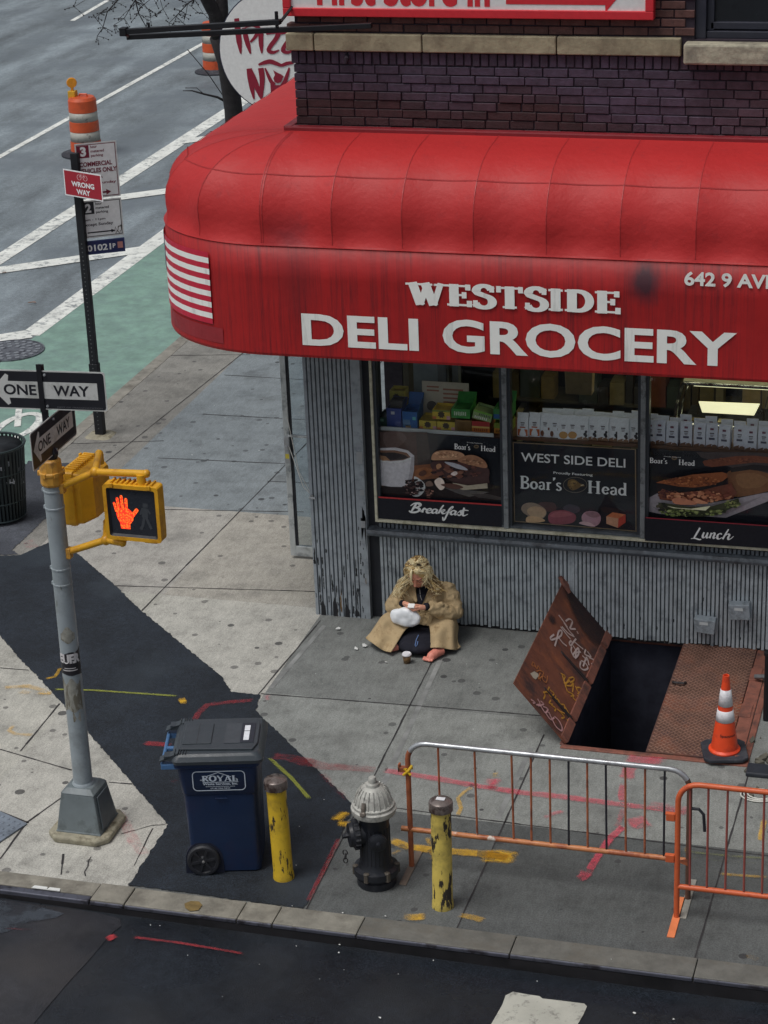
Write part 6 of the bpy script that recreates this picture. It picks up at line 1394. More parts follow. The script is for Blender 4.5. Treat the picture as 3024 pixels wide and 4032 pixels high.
mb = MB(); mb.box((.215, -.13, 1.125), (.26, .02, 1.126)); mb.box((.215, .03, 1.125), (.26, .12, 1.126)); mb.build('lid_sticker', flat(226, 230, 236), ld)
mb = MB()
for s in (-1, 1):
    for k in range(5): mb.box((-.335+.022*k, s*.26-.045, 1.086), (-.328+.022*k, s*.26+.045, 1.112))
    mb.prism([(-.46, s*.26-.04, 1.03), (-.30, s*.26-.04, 1.098), (-.30, s*.26+.04, 1.098), (-.46, s*.26+.04, 1.03)], (0, 0, .018))
mb.build_each('hinge_arm', LID, ld, bevel=.004)
mb = MB(); mb.tube([(-.44, -.27, 1.0), (-.44, .27, 1.0)], .017, 10); mb.box((-.45, -.295, .965), (-.30, -.235, 1.01)); mb.box((-.45, .235, .965), (-.30, .295, 1.01)); mb.box((-.44, -.02, .985), (-.33, .02, 1.012)); mb.build('handle', BHN, bn_, bevel=.008)
# sticker with white lettering on the broad side
def bs(x, z, e=.004): t_ = (z-.74)/(.97-.74); return Vector((x, -(lerp(.288, .302, t_)+e), z))
WP = mat('sticker_white', S(196, 208, 222), .5, var=.1)
mb = MB(); X0, X1, Z0, Z1, rr = -.20, .225, .772, .945, .035
pts = [(X0+rr-rr*math.cos(R_(a)), Z0+rr-rr*math.sin(R_(a))) for a in range(0, 91, 18)]+[(X1-rr+rr*math.sin(R_(a)), Z0+rr-rr*math.cos(R_(a))) for a in range(0, 91, 18)]+[(X1-rr+rr*math.cos(R_(a)), Z1-rr+rr*math.sin(R_(a))) for a in range(0, 91, 18)]+[(X0+rr-rr*math.sin(R_(a)), Z1-rr+rr*math.cos(R_(a))) for a in range(0, 91, 18)]
pts.append(pts[0]); vs, fs = ribbon2(pts, .008); mb.add([bs(*v) for v in vs], fs)
for pl, wd in (([(-.095, .898), (.01, .935), (.115, .892)], .007), ([(-.14, .868), (-.10, .872)], .006), ([(.15, .862), (.165, .87), (.15, .88)], .006), ([(-.12, .846), (.17, .846)], .006)): vs, fs = ribbon2(pl, wd); mb.add([bs(*v) for v in vs], fs)
A = bs(-.125, .856); put_serif(mb, 'ROYAL', A, bs(.165, .856)-A, bs(-.125, .908)-A, T=.26, t=.10, sr=.06, gap=.05)
A = bs(-.12, .818); put_text(mb, 'Waste Services, Inc.', A, bs(.165, .818)-A, bs(-.12, .842)-A, bold=.03, lift=.001)
A = bs(-.10, .802); put_text(mb, 'www.RoyalWaste.com', A, bs(.14, .802)-A, bs(-.10, .813)-A, bold=.03, lift=.001)
A = bs(-.06, .782); put_text(mb, '(718) 526-2623', A, bs(.10, .782)-A, bs(-.06, .797)-A, bold=.03, lift=.001)
mb.build('sticker', WP, bn_)
mb = MB(); mb.box((-.03, -.293, .69), (.07, -.283, .70)); mb.build('moulded_bar', BLU, bn_, bevel=.003)

# ================================================================ SIGNAL POLE
sp = thing('signal_pole', 'grey street corner pole carrying one way plates and yellow pedestrian signals', 'signal pole', (-.59, -4.24, 0))
PG = mat('pole_grey_paint', S(150, 160, 166), .45, var=.15, vs=5, dirt=S(122, 128, 128), ds=4, dth=(.5, .75), chip=S(96, 96, 88), cs=9, cth=(.64, .7)); PGD = mat('pole_base_paint', S(112, 122, 126), .5, var=.2, vs=4, dirt=S(92, 100, 102), ds=5)
YS = mat('signal_yellow', S(222, 166, 40), .4, var=.15, vs=6, dirt=S(186, 128, 34), ds=7, dth=(.52, .7), spec=.45); YSD = mat('aged_yellow', S(206, 152, 62), .5, var=.2, vs=9, dirt=S(150, 110, 60), ds=10, dth=(.52, .66))
FOOT = mat('footing_concrete', S(158, 153, 134), .85, var=.35, vs=9, bmp=.6, bs=35, dirt=S(92, 84, 66), ds=8, dth=(.5, .68))
mb = MB(); h = .245; c_ = .09; z0 = 0
def octa(h, c, z, cx=0, cy=0): return [(cx-h+c, cy-h, z), (cx+h-c, cy-h, z), (cx+h, cy-h+c, z), (cx+h, cy+h-c, z), (cx+h-c, cy+h, z), (cx-h+c, cy+h, z), (cx-h, cy+h-c, z), (cx-h, cy-h+c, z)]
loft(mb, [octa(.255, .08, 0, 0, 0), octa(.262, .08, .045, 0, 0), octa(.25, .08, .06, 0, 0)]); mb.build('footing', FOOT, sp, bevel=.012)
mb = MB(); mb.frust((0, 0, .06), (.188, .18), (0, 0, .385), (.140, .135)); mb.frust((0, 0, .385), (.146, .141), (0, 0, .425), (.105, .10)); mb.frust((0, 0, .055), (.194, .186), (0, 0, .075), (.190, .182)); bs_ = mb.build('base', PGD, sp, bevel=.008)
mb = MB(); mb.prism([(.186, -.13, .09), (.186, .13, .09), (.148, .10, .36), (.148, -.10, .36)], (.012, 0, .002)); mb.build('access_door', mat('door_plate', S(84, 92, 98), .5, var=.2), bs_, bevel=.004)
mb = MB(); mb.tube([(0, 0, .40), (0, 0, 3.03)], [.076, .071], 28); mb.lathe([(.088, .41), (.088, .43), (.077, .445)], (0, 0, 0), n=28)
mb.build('shaft', PG, sp, smooth=True, auto=40)
for z in (2.80, 2.94, 2.30, 2.17): mb = MB(); mb.lathe([(.0735, z-.008), (.076, z-.006), (.076, z+.006), (.0735, z+.008)], (0, 0, 0), n=28); mb.box((-.085, -.02, z-.012), (-.07, .005, z+.012)); mb.build('band', PG, sp, smooth=True, auto=40)
mb = MB(); mb.lathe([(.078, 2.98), (.086, 3.0), (.086, 3.065), (.094, 3.07), (.094, 3.09), (.086, 3.095), (.080, 3.18), (.07, 3.19), (.0, 3.20)], (0, 0, 0), n=12)
for k in range(6): a = k*math.pi/3+.3; mb.obox((.09*math.cos(a), .09*math.sin(a), 3.08), (Vector((math.cos(a), math.sin(a), 0)), Vector((-math.sin(a), math.cos(a), 0)), Vector((0, 0, 1))), (.012, .018, .018))
mb.box((-.05, -.03, 3.19), (.04, .03, 3.22)); mb.build('cap', YSD, sp, bevel=.004)
mb = MB(); mb.box((-.022, -.014, 3.19), (.022, .014, 3.93)); mb.tube([(.01, 0, 3.20), (.03, 0, 3.24), (.02, 0, 3.30)], [.05, .045, .02], 8); mb.build('sign_post', mat('sign_post_black', S(34, 35, 40), .45, metal=.3, var=.25, vs=12), sp)
# stickers wrapped round the shaft
mb = MB()
def shaft(th, z, e=.003): r = .0755-.0018*(z-.4)+e; return Vector((r*math.sin(th), -r*math.cos(th), z))
def wrap(mbx, t0, t1, z0, z1, e=.003, zf=None):
    n = 10
    for k in range(n):
        a, b_ = lerp(t0, t1, k/n), lerp(t0, t1, (k+1)/n); q0 = zf(a) if zf else 0; q1 = zf(b_) if zf else 0
        mbx.poly([shaft(a, z0-q0*.5, e), shaft(b_, z0-q1*.5, e), shaft(b_, z1+q1, e), shaft(a, z1+q0, e)])
wrap(mb, -1.0, 1.75, 1.415, 1.60, .003, lambda a: .05*max(0, a-.9)+.012*math.sin(a*3)); mb.build('torn_sticker', mat('sticker_black', S(40, 38, 44), .5, var=.3, chip=S(150, 148, 146), cs=14, cth=(.64, .68)), sp)
mb = MB(); put_map(mb, 'EUER', lambda x, y: shaft(lerp(-.85, 1.5, x), lerp(1.515, 1.595, y), .005), bold=.06); wrap(mb, -.5, 1.1, 1.452, 1.46, .005); wrap(mb, -.3, .9, 1.472, 1.478, .005); mb.build('sticker_lettering', mat('sticker_pale', S(206, 204, 206), .5), sp)
mb = MB(); wrap(mb, -1.0, 1.3, 1.10, 1.36, .0022, lambda a: .03*math.sin(a*5)); wrap(mb, -.4, 1.2, 1.70, 1.80, .0022, lambda a: .03*math.sin(a*4)); wrap(mb, .1, .9, 1.02, 1.06, .0022, lambda a: .03*math.sin(a*9)); mb.build_each('glue_residue', mat('glue_residue', S(150, 150, 142), .7, var=.4, vs=14, chip=S(108, 104, 92), cs=18, cth=(.5, .56)), sp)
# one-way plates
SBK = mat('sign_black', S(34, 35, 42), .4, var=.15, vs=6); SWT = mat('sign_white', S(204, 206, 204), .4, var=.12, vs=5, dirt=S(178, 180, 176), ds=6)
def one_way(Cn, ux, length, hh, label):
    """plate centre (local), unit vector along the text, faces the viewer's side"""
    ux = Vector(ux).normalized(); uz = Vector((0, 0, 1)); n = ux.cross(uz).normalized()
    Cn = Vector(Cn)
    def pt(a, b, e): return Cn+ux*(a*length)+uz*(b*hh)+n*e
    def rr(hx, hz, e): 
        out = []; r = .02
        for sx, sz, a0 in ((1, 1, 0), (-1, 1, 90), (-1, -1, 180), (1, -1, 270)):
            for k in range(4): a = R_(a0+30*k); out.append(Cn+ux*(sx*(hx-r)+r*math.cos(a))+uz*(sz*(hz-r)+r*math.sin(a))+n*e)
        return out
    mb = MB(); mb.prism(rr(length/2, hh/2, 0), -n*.004); pl = mb.build('one_way_plate', SWT, sp, label=label)
    mb = MB(); mb.poly(rr(length/2-.010, hh/2-.010, .0008)); mb.build('black_field', SBK, pl)
    mb = MB(); A = [(-.46, 0), (-.335, .40), (-.31, .36), (-.318, .215), (.43, .215), (.43, -.215), (-.318, -.215), (-.31, -.36), (-.335, -.40)]
    mb.poly([pt(a, b, .0016) for a, b in A]); mb.build('arrow', SWT, pl)
    mb = MB(); put_text(mb, 'ONE', pt(-.36, -.135, .0024), ux*(.275*length), uz*(.27*hh), bold=.025); put_text(mb, 'WAY', pt(.06, -.135, .0024), ux*(.30*length), uz*(.27*hh), bold=.025); mb.build('lettering', SBK, pl)
    mb = MB(); put_text(mb, 'DEPT OF TRANSPORTATION', pt(.08, -.44, .0024), ux*(.38*length), uz*(.035*hh)); mb.build('small_print', mat('faint_print', S(110, 112, 118), .5), pl)
    mb = MB()
    for b in (.40, -.40): mb.lathe([(.010, .002), (.010, .014), (0, .016)], pt(0, b, 0), n, 8)
    mb.build('bolt', mat('bare_steel', S(170, 174, 178)), pl)
one_way((.04, -.022, 3.74), (1, .08, 0), .92, .305, 'upper one way plate facing the street with the post across it')
o = MB(); o.box((-.02, -.034, 3.57), (.02, -.022, 3.94)); o.build('post_front', mat('sign_post_black', S(34, 35, 40)), sp)
one_way((.045, .02, 3.38), (.0, 1, 0), .80, .30, 'lower one way plate turned towards the avenue corner')
# brackets and the two pedestrian heads
def arm(pts, r=.028): 
    mb = MB(); mb.tube(pts, r, 12); 
    for p in (pts[0], pts[-1]): mb.ball(p, r*1.15, 10, 6)
    return mb.build('bracket_arm', YS, sp, smooth=True, auto=50)
L0 = sp.location
def lc(v): return Vector(v)-L0
h1c = Vector((.075, -4.30, 2.83)); EL = Vector((-.25, -4.20, 3.09))
arm([lc((-.53, -4.24, 2.965)), lc(EL)]); arm([lc(EL), lc((.19, -4.27, 3.135))]); arm([lc(EL), lc((-.36, -3.86, 3.10))])
LO = Vector((-.205, -4.22, 2.55))
arm([lc((-.53, -4.24, 2.43)), lc(LO)]); arm([lc(LO), lc((-.05, -4.27, 2.56))]); arm([lc(LO), lc((-.33, -3.9, 2.55))])
mb = MB(); mb.ball(lc(EL), .042, 12, 8); mb.ball(lc(LO), .042, 12, 8); mb.tube([lc((.15, -4.28, 3.13)), lc((.15, -4.28, 3.04))], .034, 12); mb.lathe([(.044, 0), (.044, .02)], lc((.15, -4.28, 3.03)), n=12); mb.tube([lc((-.36, -3.86, 3.1)), lc((-.36, -3.86, 3.02))], .034, 12); mb.build_each('bracket_joint', YS, sp, smooth=True, auto=50)
mb = MB(); mb.box((.055, -.03, 2.92), (.10, .03, 3.0)); mb.box((.055, -.03, 2.385), (.10, .03, 2.47)); mb.build('pole_clamp', YSD, sp, bevel=.005)
def ped_head(c, f, lit, label):
    """c: centre of the front face (local), f: facing direction"""
    f = Vector(f).normalized(); uz = Vector((0, 0, 1)); ux = uz.cross(f) if False else f.cross(uz)*-1; ux = uz.cross(f).normalized()
    def P(a, b, e): return Vector(c)+ux*a+uz*b+f*e
    hw, hh = .222, .222
    def R4(hx, hz, e, r=.025):
        out = []
        for sx, sz, a0 in ((1, 1, 0), (-1, 1, 90), (-1, -1, 180), (1, -1, 270)):
            for k in range(4): a = R_(a0+30*k); out.append(P(sx*(hx-r)+r*math.cos(a), sz*(hz-r)+r*math.sin(a), e))
        return out
    mb = MB(); loft(mb, [R4(hw, hh, 0), R4(hw, hh, -.10)]+[R4(hw-.012, hh-.012, -.105), R4(hw-.02, hh-.015, -.15), R4(hw-.085, hh-.05, -.235)], cap0=False)
    n = len(R4(hw, hh, 0)); a_, b_ = R4(hw, hh, 0), R4(hw-.028, hh-.028, 0, .015); c2 = R4(hw-.028, hh-.028, -.022, .015)
    mb.add(a_+b_+c2, [(k, (k+1) % n, n+(k+1) % n, n+k) for k in range(n)]+[(n+k, n+(k+1) % n, 2*n+(k+1) % n, 2*n+k) for k in range(n)])
    hd = mb.build('pedestrian_signal', YS, sp, smooth=True, auto=25, label=label)
    mb = MB()
    for k in range(9): mb.obox(P(-.16+.04*k, hh+.004, -.07), (ux, f, uz), (.008, .045, .012))
    for k in (-1, 1): mb.obox(P(k*.15, hh-.004, .004), (ux, f, uz), (.016, .008, .016)); mb.obox(P(k*.12, -hh-.008, -.05), (ux, f, uz), (.05, .02, .012))
    mb.build_each('fin', YS, hd, bevel=.003)
    mb = MB(); mb.poly(R4(hw-.028, hh-.028, -.02, .015)); mb.build('lens', mat('signal_lens', S(44, 48, 56), .3, var=.1, spec=.4), hd)
    fr_ = MB(); a_, b_ = R4(hw-.028, hh-.028, -.004, .015), R4(hw-.046, hh-.046, -.018, .01); fr_.add(a_+b_, [(k, (k+1) % n, n+(k+1) % n, n+k) for k in range(n)]); fr_.build('gasket', mat('signal_black', S(28, 30, 36), .5), hd)
    if lit:
        HM, t, b, co = new_mat('lit_hand'); vv = nd(t, 'ShaderNodeTexVoronoi', {'feature': 'F1'}, Vector=co, Scale=75)
        cc = ramp(t, vv.outputs['Distance'], [(.25, S(255, 120, 40)), (.6, S(236, 50, 30))]); L(t, cc, b.inputs['Base Color']); L(t, cc, b.inputs['Emission Color']); b.inputs['Emission Strength'].default_value = 1.0
        mb = MB(); e = -.0185
        def fing(x0, z0, x1, z1, wd):
            vs, fs = ribbon2([(x0, z0), (lerp(x0, x1, .9), lerp(z0, z1, .9)), (x1, z1)], [wd, wd*.95, wd*.5]); fing.i += 1
            mb.add([P(a, b, e+.0002*fing.i) for a, b in vs], fs)
        fing.i = 0
        mb.poly([P(a, b, e) for a, b in [(-.125, .03), (-.135, -.02), (-.125, -.06), (-.11, -.085), (-.105, -.135), (-.03, -.135), (-.028, -.095), (.0, -.06), (.0, .0), (-.03, .03)]])
        fing(-.130, .0, -.146, .075, .022); fing(-.108, .01, -.118, .115, .025); fing(-.080, .02, -.083, .135, .026); fing(-.050, .02, -.046, .115, .025); fing(-.016, -.04, .042, .035, .030)
        mb.build('hand_symbol', HM, hd)
        mb = MB(); e = -.0188
        for pl, wd in (([(.105, .085), (.105, .05)], .04), ([(.10, .045), (.095, -.03)], .05), ([(.09, -.03), (.075, -.09), (.055, -.13)], .022), ([(.105, -.03), (.125, -.08), (.14, -.12)], .022), ([(.08, .04), (.06, -.01)], .015), ([(.12, .04), (.14, .0)], .015)):
            vs, fs = ribbon2(pl, wd); mb.add([P(a, b, e) for a, b in vs], fs); e += .0002
        mb.build('walker_symbol', mat('unlit_symbol', S(66, 70, 76), .4), hd)
    return hd
ped_head(lc((.075, -4.335, 2.832)), (-.02, -1, 0), True, 'yellow pedestrian signal showing a lit orange hand')
ped_head(lc((-.60, -3.84, 2.79)), (-1, .05, 0), False, 'yellow pedestrian signal turned away, showing its back')

# ================================================================ PARKING SIGN POST
ps_ = thing('parking_sign_post', 'black drilled sign post with red wrong way plate and parking signs by the green lane', 'sign post', (-4.02, 4.25, 0))
PB = mat('post_black', S(36, 37, 42), .5, metal=.3, var=.2, vs=6); Lp = ps_.location
mb = MB(Lp); mb.box((-4.075, 4.21, 0), (-3.965, 4.30, .9)); mb.box((-4.065, 4.22, .9), (-3.975, 4.29, 3.40)); mb.build('post', PB, ps_, bevel=.006)
mb = MB(Lp)
for k in range(46): z = .1+k*.05; mb.lathe([(.008, 0), (.008, .002)], (-4.02, 4.2185 if z > .9 else 4.2085, z), (0, -1, 0), 6)
mb.build('holes', mat('post_holes', S(96, 98, 102), .6), ps_)
mb = MB(Lp); loft(mb, [octa(.16, .05, 0, -4.02, 4.25), octa(.13, .05, .02, -4.02, 4.25)]); mb.build('footing', FOOT, ps_)
def plate(name, label, C0, th, wd, hh, edge, field, border):
    u = Vector((math.cos(th), math.sin(th), 0)); z = Vector((0, 0, 1)); n = u.cross(z); Cc = Vector(C0)
    def pt(a, b, e=0): return Cc+u*(a*wd)+z*(b*hh)+n*e
    mb = MB(Lp); mb.prism([pt(0, 0), pt(1, 0), pt(1, 1), pt(0, 1)], -n*.004); o = mb.build(name, edge, ps_, label=label)
    if border:
        k = .016; mb = MB(Lp); mb.poly([pt(k/wd, k/hh, .001), pt(1-k/wd, k/hh, .001), pt(1-k/wd, 1-k/hh, .001), pt(k/wd, 1-k/hh, .001)]); mb.build('border', border, o)
        k = .024; mb = MB(Lp); mb.poly([pt(k/wd, k/hh, .002), pt(1-k/wd, k/hh, .002), pt(1-k/wd, 1-k/hh, .002), pt(k/wd, 1-k/hh, .002)]); mb.build('field', field, o)
    else:
        k = .014; mb = MB(Lp); mb.poly([pt(k/wd, k/hh, .001), pt(1-k/wd, k/hh, .001), pt(1-k/wd, 1-k/hh, .001), pt(k/wd, 1-k/hh, .001)]); mb.build('field', field, o)
    def t(mbx, s, a0, b0, a1, b1, bold=.02): put_text(mbx, s, pt(a0, b0, .0035), pt(a1, b0)-pt(a0, b0), pt(a0, b1)-pt(a0, b0), bold=bold)
    def rect(mbx, a0, b0, a1, b1, e=.003): mbx.poly([pt(a0, b0, e), pt(a1, b0, e), pt(a1, b1, e), pt(a0, b1, e)])
    return o, t, rect, pt
MAR = flat(122, 34, 58); SGW = flat(238, 240, 242, .4); SGE = flat(220, 222, 222, .4); RD = flat(166, 36, 52, .4); NV = flat(38, 46, 96, .4); BK = flat(40, 42, 50, .4)
th = R_(31)
o, t_, r_, pt = plate('parking_sign', 'upper white parking sign with maroon print', (-4.02, 4.268, 2.855), th, .475, .64, SGE, SGW, MAR)
mb = MB(Lp); r_(mb, .05, .74, .33, .96); mb.build('number_block', MAR, o); mb = MB(Lp); t_(mb, '3', .12, .765, .26, .94, .05); mb.build('number', SGW, o)
mb = MB(Lp); t_(mb, 'hour', .37, .905, .53, .955); t_(mb, 'metered', .37, .825, .69, .875); t_(mb, 'parking', .37, .735, .66, .795); t_(mb, 'COMMERCIAL', .08, .58, .86, .665, .035); t_(mb, 'VEHICLES ONLY', .05, .46, .96, .545, .035); t_(mb, '7am-7pm', .10, .34, .6, .40); t_(mb, 'Except Sunday', .10, .24, .92, .30); r_(mb, .35, .083, .68, .112)
mb.poly([pt(.66, .045, .003), pt(.66, .15, .003), pt(.78, .0975, .003)]); mb.build('lettering', MAR, o)
o, t_, r_, pt = plate('parking_sign', 'lower white parking sign with black print and a pen tag', (-4.02, 4.268, 2.395), th, .475, .44, SGE, SGW, BK)
mb = MB(Lp); r_(mb, .05, .64, .33, .95); mb.build('number_block', BK, o); mb = MB(Lp); t_(mb, '2', .12, .68, .26, .92, .05); mb.build('number', SGW, o)
mb = MB(Lp); t_(mb, 'hour', .37, .87, .53, .935); t_(mb, 'metered', .37, .76, .69, .825); t_(mb, 'parking', .37, .63, .66, .71); t_(mb, '8am - 11pm', .03, .45, .58, .52); t_(mb, 'Except Sunday', .03, .30, .76, .40); r_(mb, .12, .13, .72, .165); mb.poly([pt(.70, .10, .003), pt(.70, .195, .003), pt(.80, .1475, .003)]); mb.build('lettering', BK, o)
mb = MB(Lp)
for pl in ([(.78, .12), (.80, .24), (.85, .10), (.88, .26)], [(.86, .22), (.94, .28), (.95, .12)], [(.80, .06), (.84, .14), (.90, .05), (.92, .14)], [(.90, .24), (.97, .26)]): vs, fs = ribbon2(pl, .018); mb.add([pt(a, b, .004) for a, b in vs], fs)
mb.build('pen_tag', flat(70, 58, 52), o)
o, t_, r_, pt = plate('number_plate', 'small blue post number plate', (-4.02, 4.268, 2.20), th, .475, .165, flat(60, 72, 120), NV, None)
mb = MB(Lp); t_(mb, '01021', .08, .24, .66, .70, .03); t_(mb, 'P', .70, .34, .77, .66, .03); mb.build('lettering', SGW, o); mb = MB(Lp); r_(mb, .82, .28, .95, .74); mb.build('sticker', flat(196, 136, 130), o)
th = R_(-22); c0 = Vector((-4.145, 4.236-.06, 2.93))
o, t_, r_, pt = plate('wrong_way_plate', 'red wrong way plate with a white bicycle', c0, th, .60, .305, SGW, RD, None)
mb = MB(Lp); t_(mb, 'WRONG', .20, .40, .80, .60, .035); t_(mb, 'WAY', .32, .12, .68, .32, .035); mb.build('lettering', SGW, o)
mb = MB(Lp)
for cx in (.42, .58): vs, fs = ribbon2([(cx+.052*math.cos(a*.419), .77+.10*math.sin(a*.419)) for a in range(16)], .013); mb.add([pt(a, b, .003) for a, b in vs], fs)
for pl in ([(.42, .77), (.47, .88), (.55, .88), (.50, .77), (.47, .88)], [(.55, .86), (.58, .77)], [(.53, .93), (.57, .93)], [(.45, .91), (.49, .91)]): vs, fs = ribbon2(pl, .012); mb.add([pt(a, b, .0034) for a, b in vs], fs)
mb.build('bicycle_symbol', flat(226, 190, 194, .4), o)

# ================================================================ WASTE BASKET
wb = thing('wire_basket', 'dark green slatted street waste basket with crumpled rubbish inside', 'waste basket', (-4.10, 1.66, 0)); DG_ = mat('basket_green', S(36, 46, 48), .5, metal=.2, var=.2, vs=9)
mb = MB()
for k in range(44): a = 2*math.pi*k/44; c = Vector((math.cos(a), math.sin(a), 0)); t_ = Vector((-math.sin(a), math.cos(a), 0)); mb.prism([c*.27-t_*.011+Vector((0, 0, .04)), c*.27+t_*.011+Vector((0, 0, .04)), c*.325+t_*.013+Vector((0, 0, .86)), c*.325-t_*.013+Vector((0, 0, .86))], c*.005)
mb.build('slats', DG_, wb)
mb = MB()
for r, z in ((.335, .86), (.31, .58), (.285, .25), (.275, .05)): mb.tube([(r*math.cos(a*.1963), r*math.sin(a*.1963), z) for a in range(33)], .014 if z > .8 else .008, 8)
mb.build('rim', mat('basket_rim', S(52, 64, 66), .4, metal=.3), wb); mb = MB(); mb.lathe([(.0, .04), (.255, .045), (.30, .84)], (0, 0, 0), n=28); mb.build('liner', mat('bin_liner', S(24, 28, 32), .45), wb, smooth=True)
mb = MB(); vc_ = []
for i in range(9):
    a = rs.uniform(-1.6, .4); r = .255; z = rs.uniform(.35, .72); mb.ball((r*math.cos(a), r*math.sin(a), z), (rs.uniform(.03, .07), rs.uniform(.03, .07), rs.uniform(.03, .07)), 8, 6)
for i in range(6): mb.ball((rs.uniform(-.15, .15), rs.uniform(-.15, .15), .6), rs.uniform(.06, .12), 8, 6)
for v in mb.v: v += Vector((rs.uniform(-.012, .012), rs.uniform(-.012, .012), rs.uniform(-.012, .012)))
o = mb.build('rubbish', mat('crumpled_rubbish', S(176, 180, 186), .6, var=.5, vs=9), wb)

# ================================================================ TRAFFIC BARRELS
BO = mat('barrel_orange', S(206, 86, 44), .5, var=.2, vs=4, dirt=S(170, 74, 44), ds=5, dth=(.5, .68)); BW = mat('barrel_white', S(172, 172, 164), .5, var=.25, vs=6, dirt=S(90, 88, 86), ds=6, dth=(.54, .64))
def barrel(label, x, y, lamp):
    r = thing('traffic_barrel', label, 'traffic barrel', (x, y, AV), 0, 'traffic barrels on the avenue')
    mb = MB(); mb.lathe([(.46, .0), (.46, .03), (.34, .05), (.28, .09), (.0, .09)], (0, 0, 0), n=32); mb.build('base', RUB, r)
    prof = [(.285, .06), (.275, .26), (.268, .262), (.262, .44), (.268, .445), (.264, .62), (.255, .625), (.252, .79), (.258, .80), (.254, 1.0), (.22, 1.05), (.0, 1.06)]
    mb = MB(); mb.lathe(prof, (0, 0, 0), n=36); mb.build('drum', BO, r, smooth=True, auto=30)
    for z0, z1, r0, r1 in ((.265, .44, .2685, .2625), (.628, .79, .2555, .2525)): mb = MB(); mb.lathe([(r0+.003, z0), (r1+.003, z1)], (0, 0, 0), n=36); mb.build('white_band', BW, r, smooth=True)
    mb = MB(); mb.tube([(-.05, 0, 1.05), (-.04, 0, 1.10), (.10, 0, 1.10), (.11, 0, 1.05)], .016, 7); mb.build('grip', BO, r)
    if lamp:
        mb = MB(); mb.box((-.24, -.07, 1.02), (-.10, .07, 1.16)); lb = mb.build('warning_light', mat('lamp_yellow', S(206, 160, 40), .5), r, bevel=.01); mb = MB(); mb.lathe([(.02, -.03), (.085, -.03), (.095, 0), (.085, .03), (.02, .03)], (-.17, 0, 1.30), (.5, -1, 0), 20); mb.box((-.19, -.02, 1.16), (-.15, .02, 1.24)); mb.build('light_lens', mat('amber_lens', S(226, 150, 30), .25, var=.2, vs=20), lb)
    return r
p = G(176, 340, AV); barrel('orange and white traffic barrel with a yellow warning light on top', p.x, p.y+.25, True)
p = G(459, 160, AV); barrel('orange and white traffic barrel half hidden behind the bare tree', p.x, p.y+.25, False)

# ================================================================ BARE STREET TREE
tr_ = thing('bare_tree', 'leafless dark street tree behind the round white shop sign', 'tree', (-4.9, 12.0, 0)); BKK = mat('dark_bark', S(44, 41, 44), .9, var=.4, vs=12, bmp=.8, bs=30)
Lt = tr_.location; mb = MB(Lt); mb.tube([(-4.9, 12.05, 0), (-4.92, 12.0, 1.0), (-4.92, 11.96, 2.2), (-4.95, 11.9, 2.9), (-5.0, 11.8, 3.3)], [.19, .15, .135, .14, .15], 14); mb.build('trunk', BKK, tr_, smooth=True)
mb = MB(Lt)
a = W(462, 45, 11.8)
def pth(pts, Y): return [W(x, y, Y) for x, y in pts]
mb.tube([(-5.0, 11.8, 3.25), W(466, 30, 11.75), W(455, 12, 11.7), W(440, -15, 11.6), W(425, -60, 11.5)], [.12, .11, .10, .09, .07], 12); mb.tube([(-4.98, 11.8, 3.25), W(480, 20, 11.8), W(478, -20, 11.8), W(482, -90, 11.9)], [.10, .09, .085, .06], 12)
twigs = [([(425, -60), (330, -50), (292, 0), (300, 30), (316, 58)], .02), ([(292, 0), (280, 20), (268, 40), (245, 55)], .008), ([(300, 20), (310, 10), (330, -5)], .008), ([(425, -60), (290, -40), (250, 5), (232, 25), (222, 60), (210, 78)], .014), ([(232, 25), (215, 30), (205, 38)], .006), ([(250, 5), (262, -10)], .006), ([(440, -15), (405, 8), (385, 30), (365, 50)], .012), ([(405, 8), (402, 30), (396, 50)], .006), ([(330, -50), (345, -5), (352, 20)], .008), ([(250, 5), (200, -10), (160, 15)], .006), ([(292, 0), (320, 20), (325, 38)], .005), ([(398, 5), (420, 0), (440, 30)], .004)]
for pts, r0 in twigs:
    P = pth(pts, 11.4); n = len(P); mb.tube(P, [max(.003, r0*(1-.7*i/(n-1))) for i in range(n)], 6)
    for q, r_q in zip(P[1:], P[1:]):
        for k in range(4): e = Vector((rs.uniform(-.18, .18), rs.uniform(-.05, .05), rs.uniform(-.15, .12))); mb.tube([q, q+e*.5+Vector((0, 0, .01)), q+e], .0035, 4); mb.ball(q+e, .012, 6, 4); mb.ball(q+e*.55, .010, 6, 4)
mb.tube([W(492, 222, 11.95), W(470, 210, 11.9), W(440, 203, 11.8), W(415, 196, 11.7), W(395, 196, 11.7)], [.02, .018, .014, .010, .005], 6); mb.tube([W(440, 203, 11.8), W(425, 190, 11.75), W(400, 190, 11.7)], .006, 5); mb.tube([W(492, 222, 11.95), W(450, 160, 11.9), W(405, 107, 11.8)], .007, 5)
mb.build('branches', BKK, tr_, smooth=True)
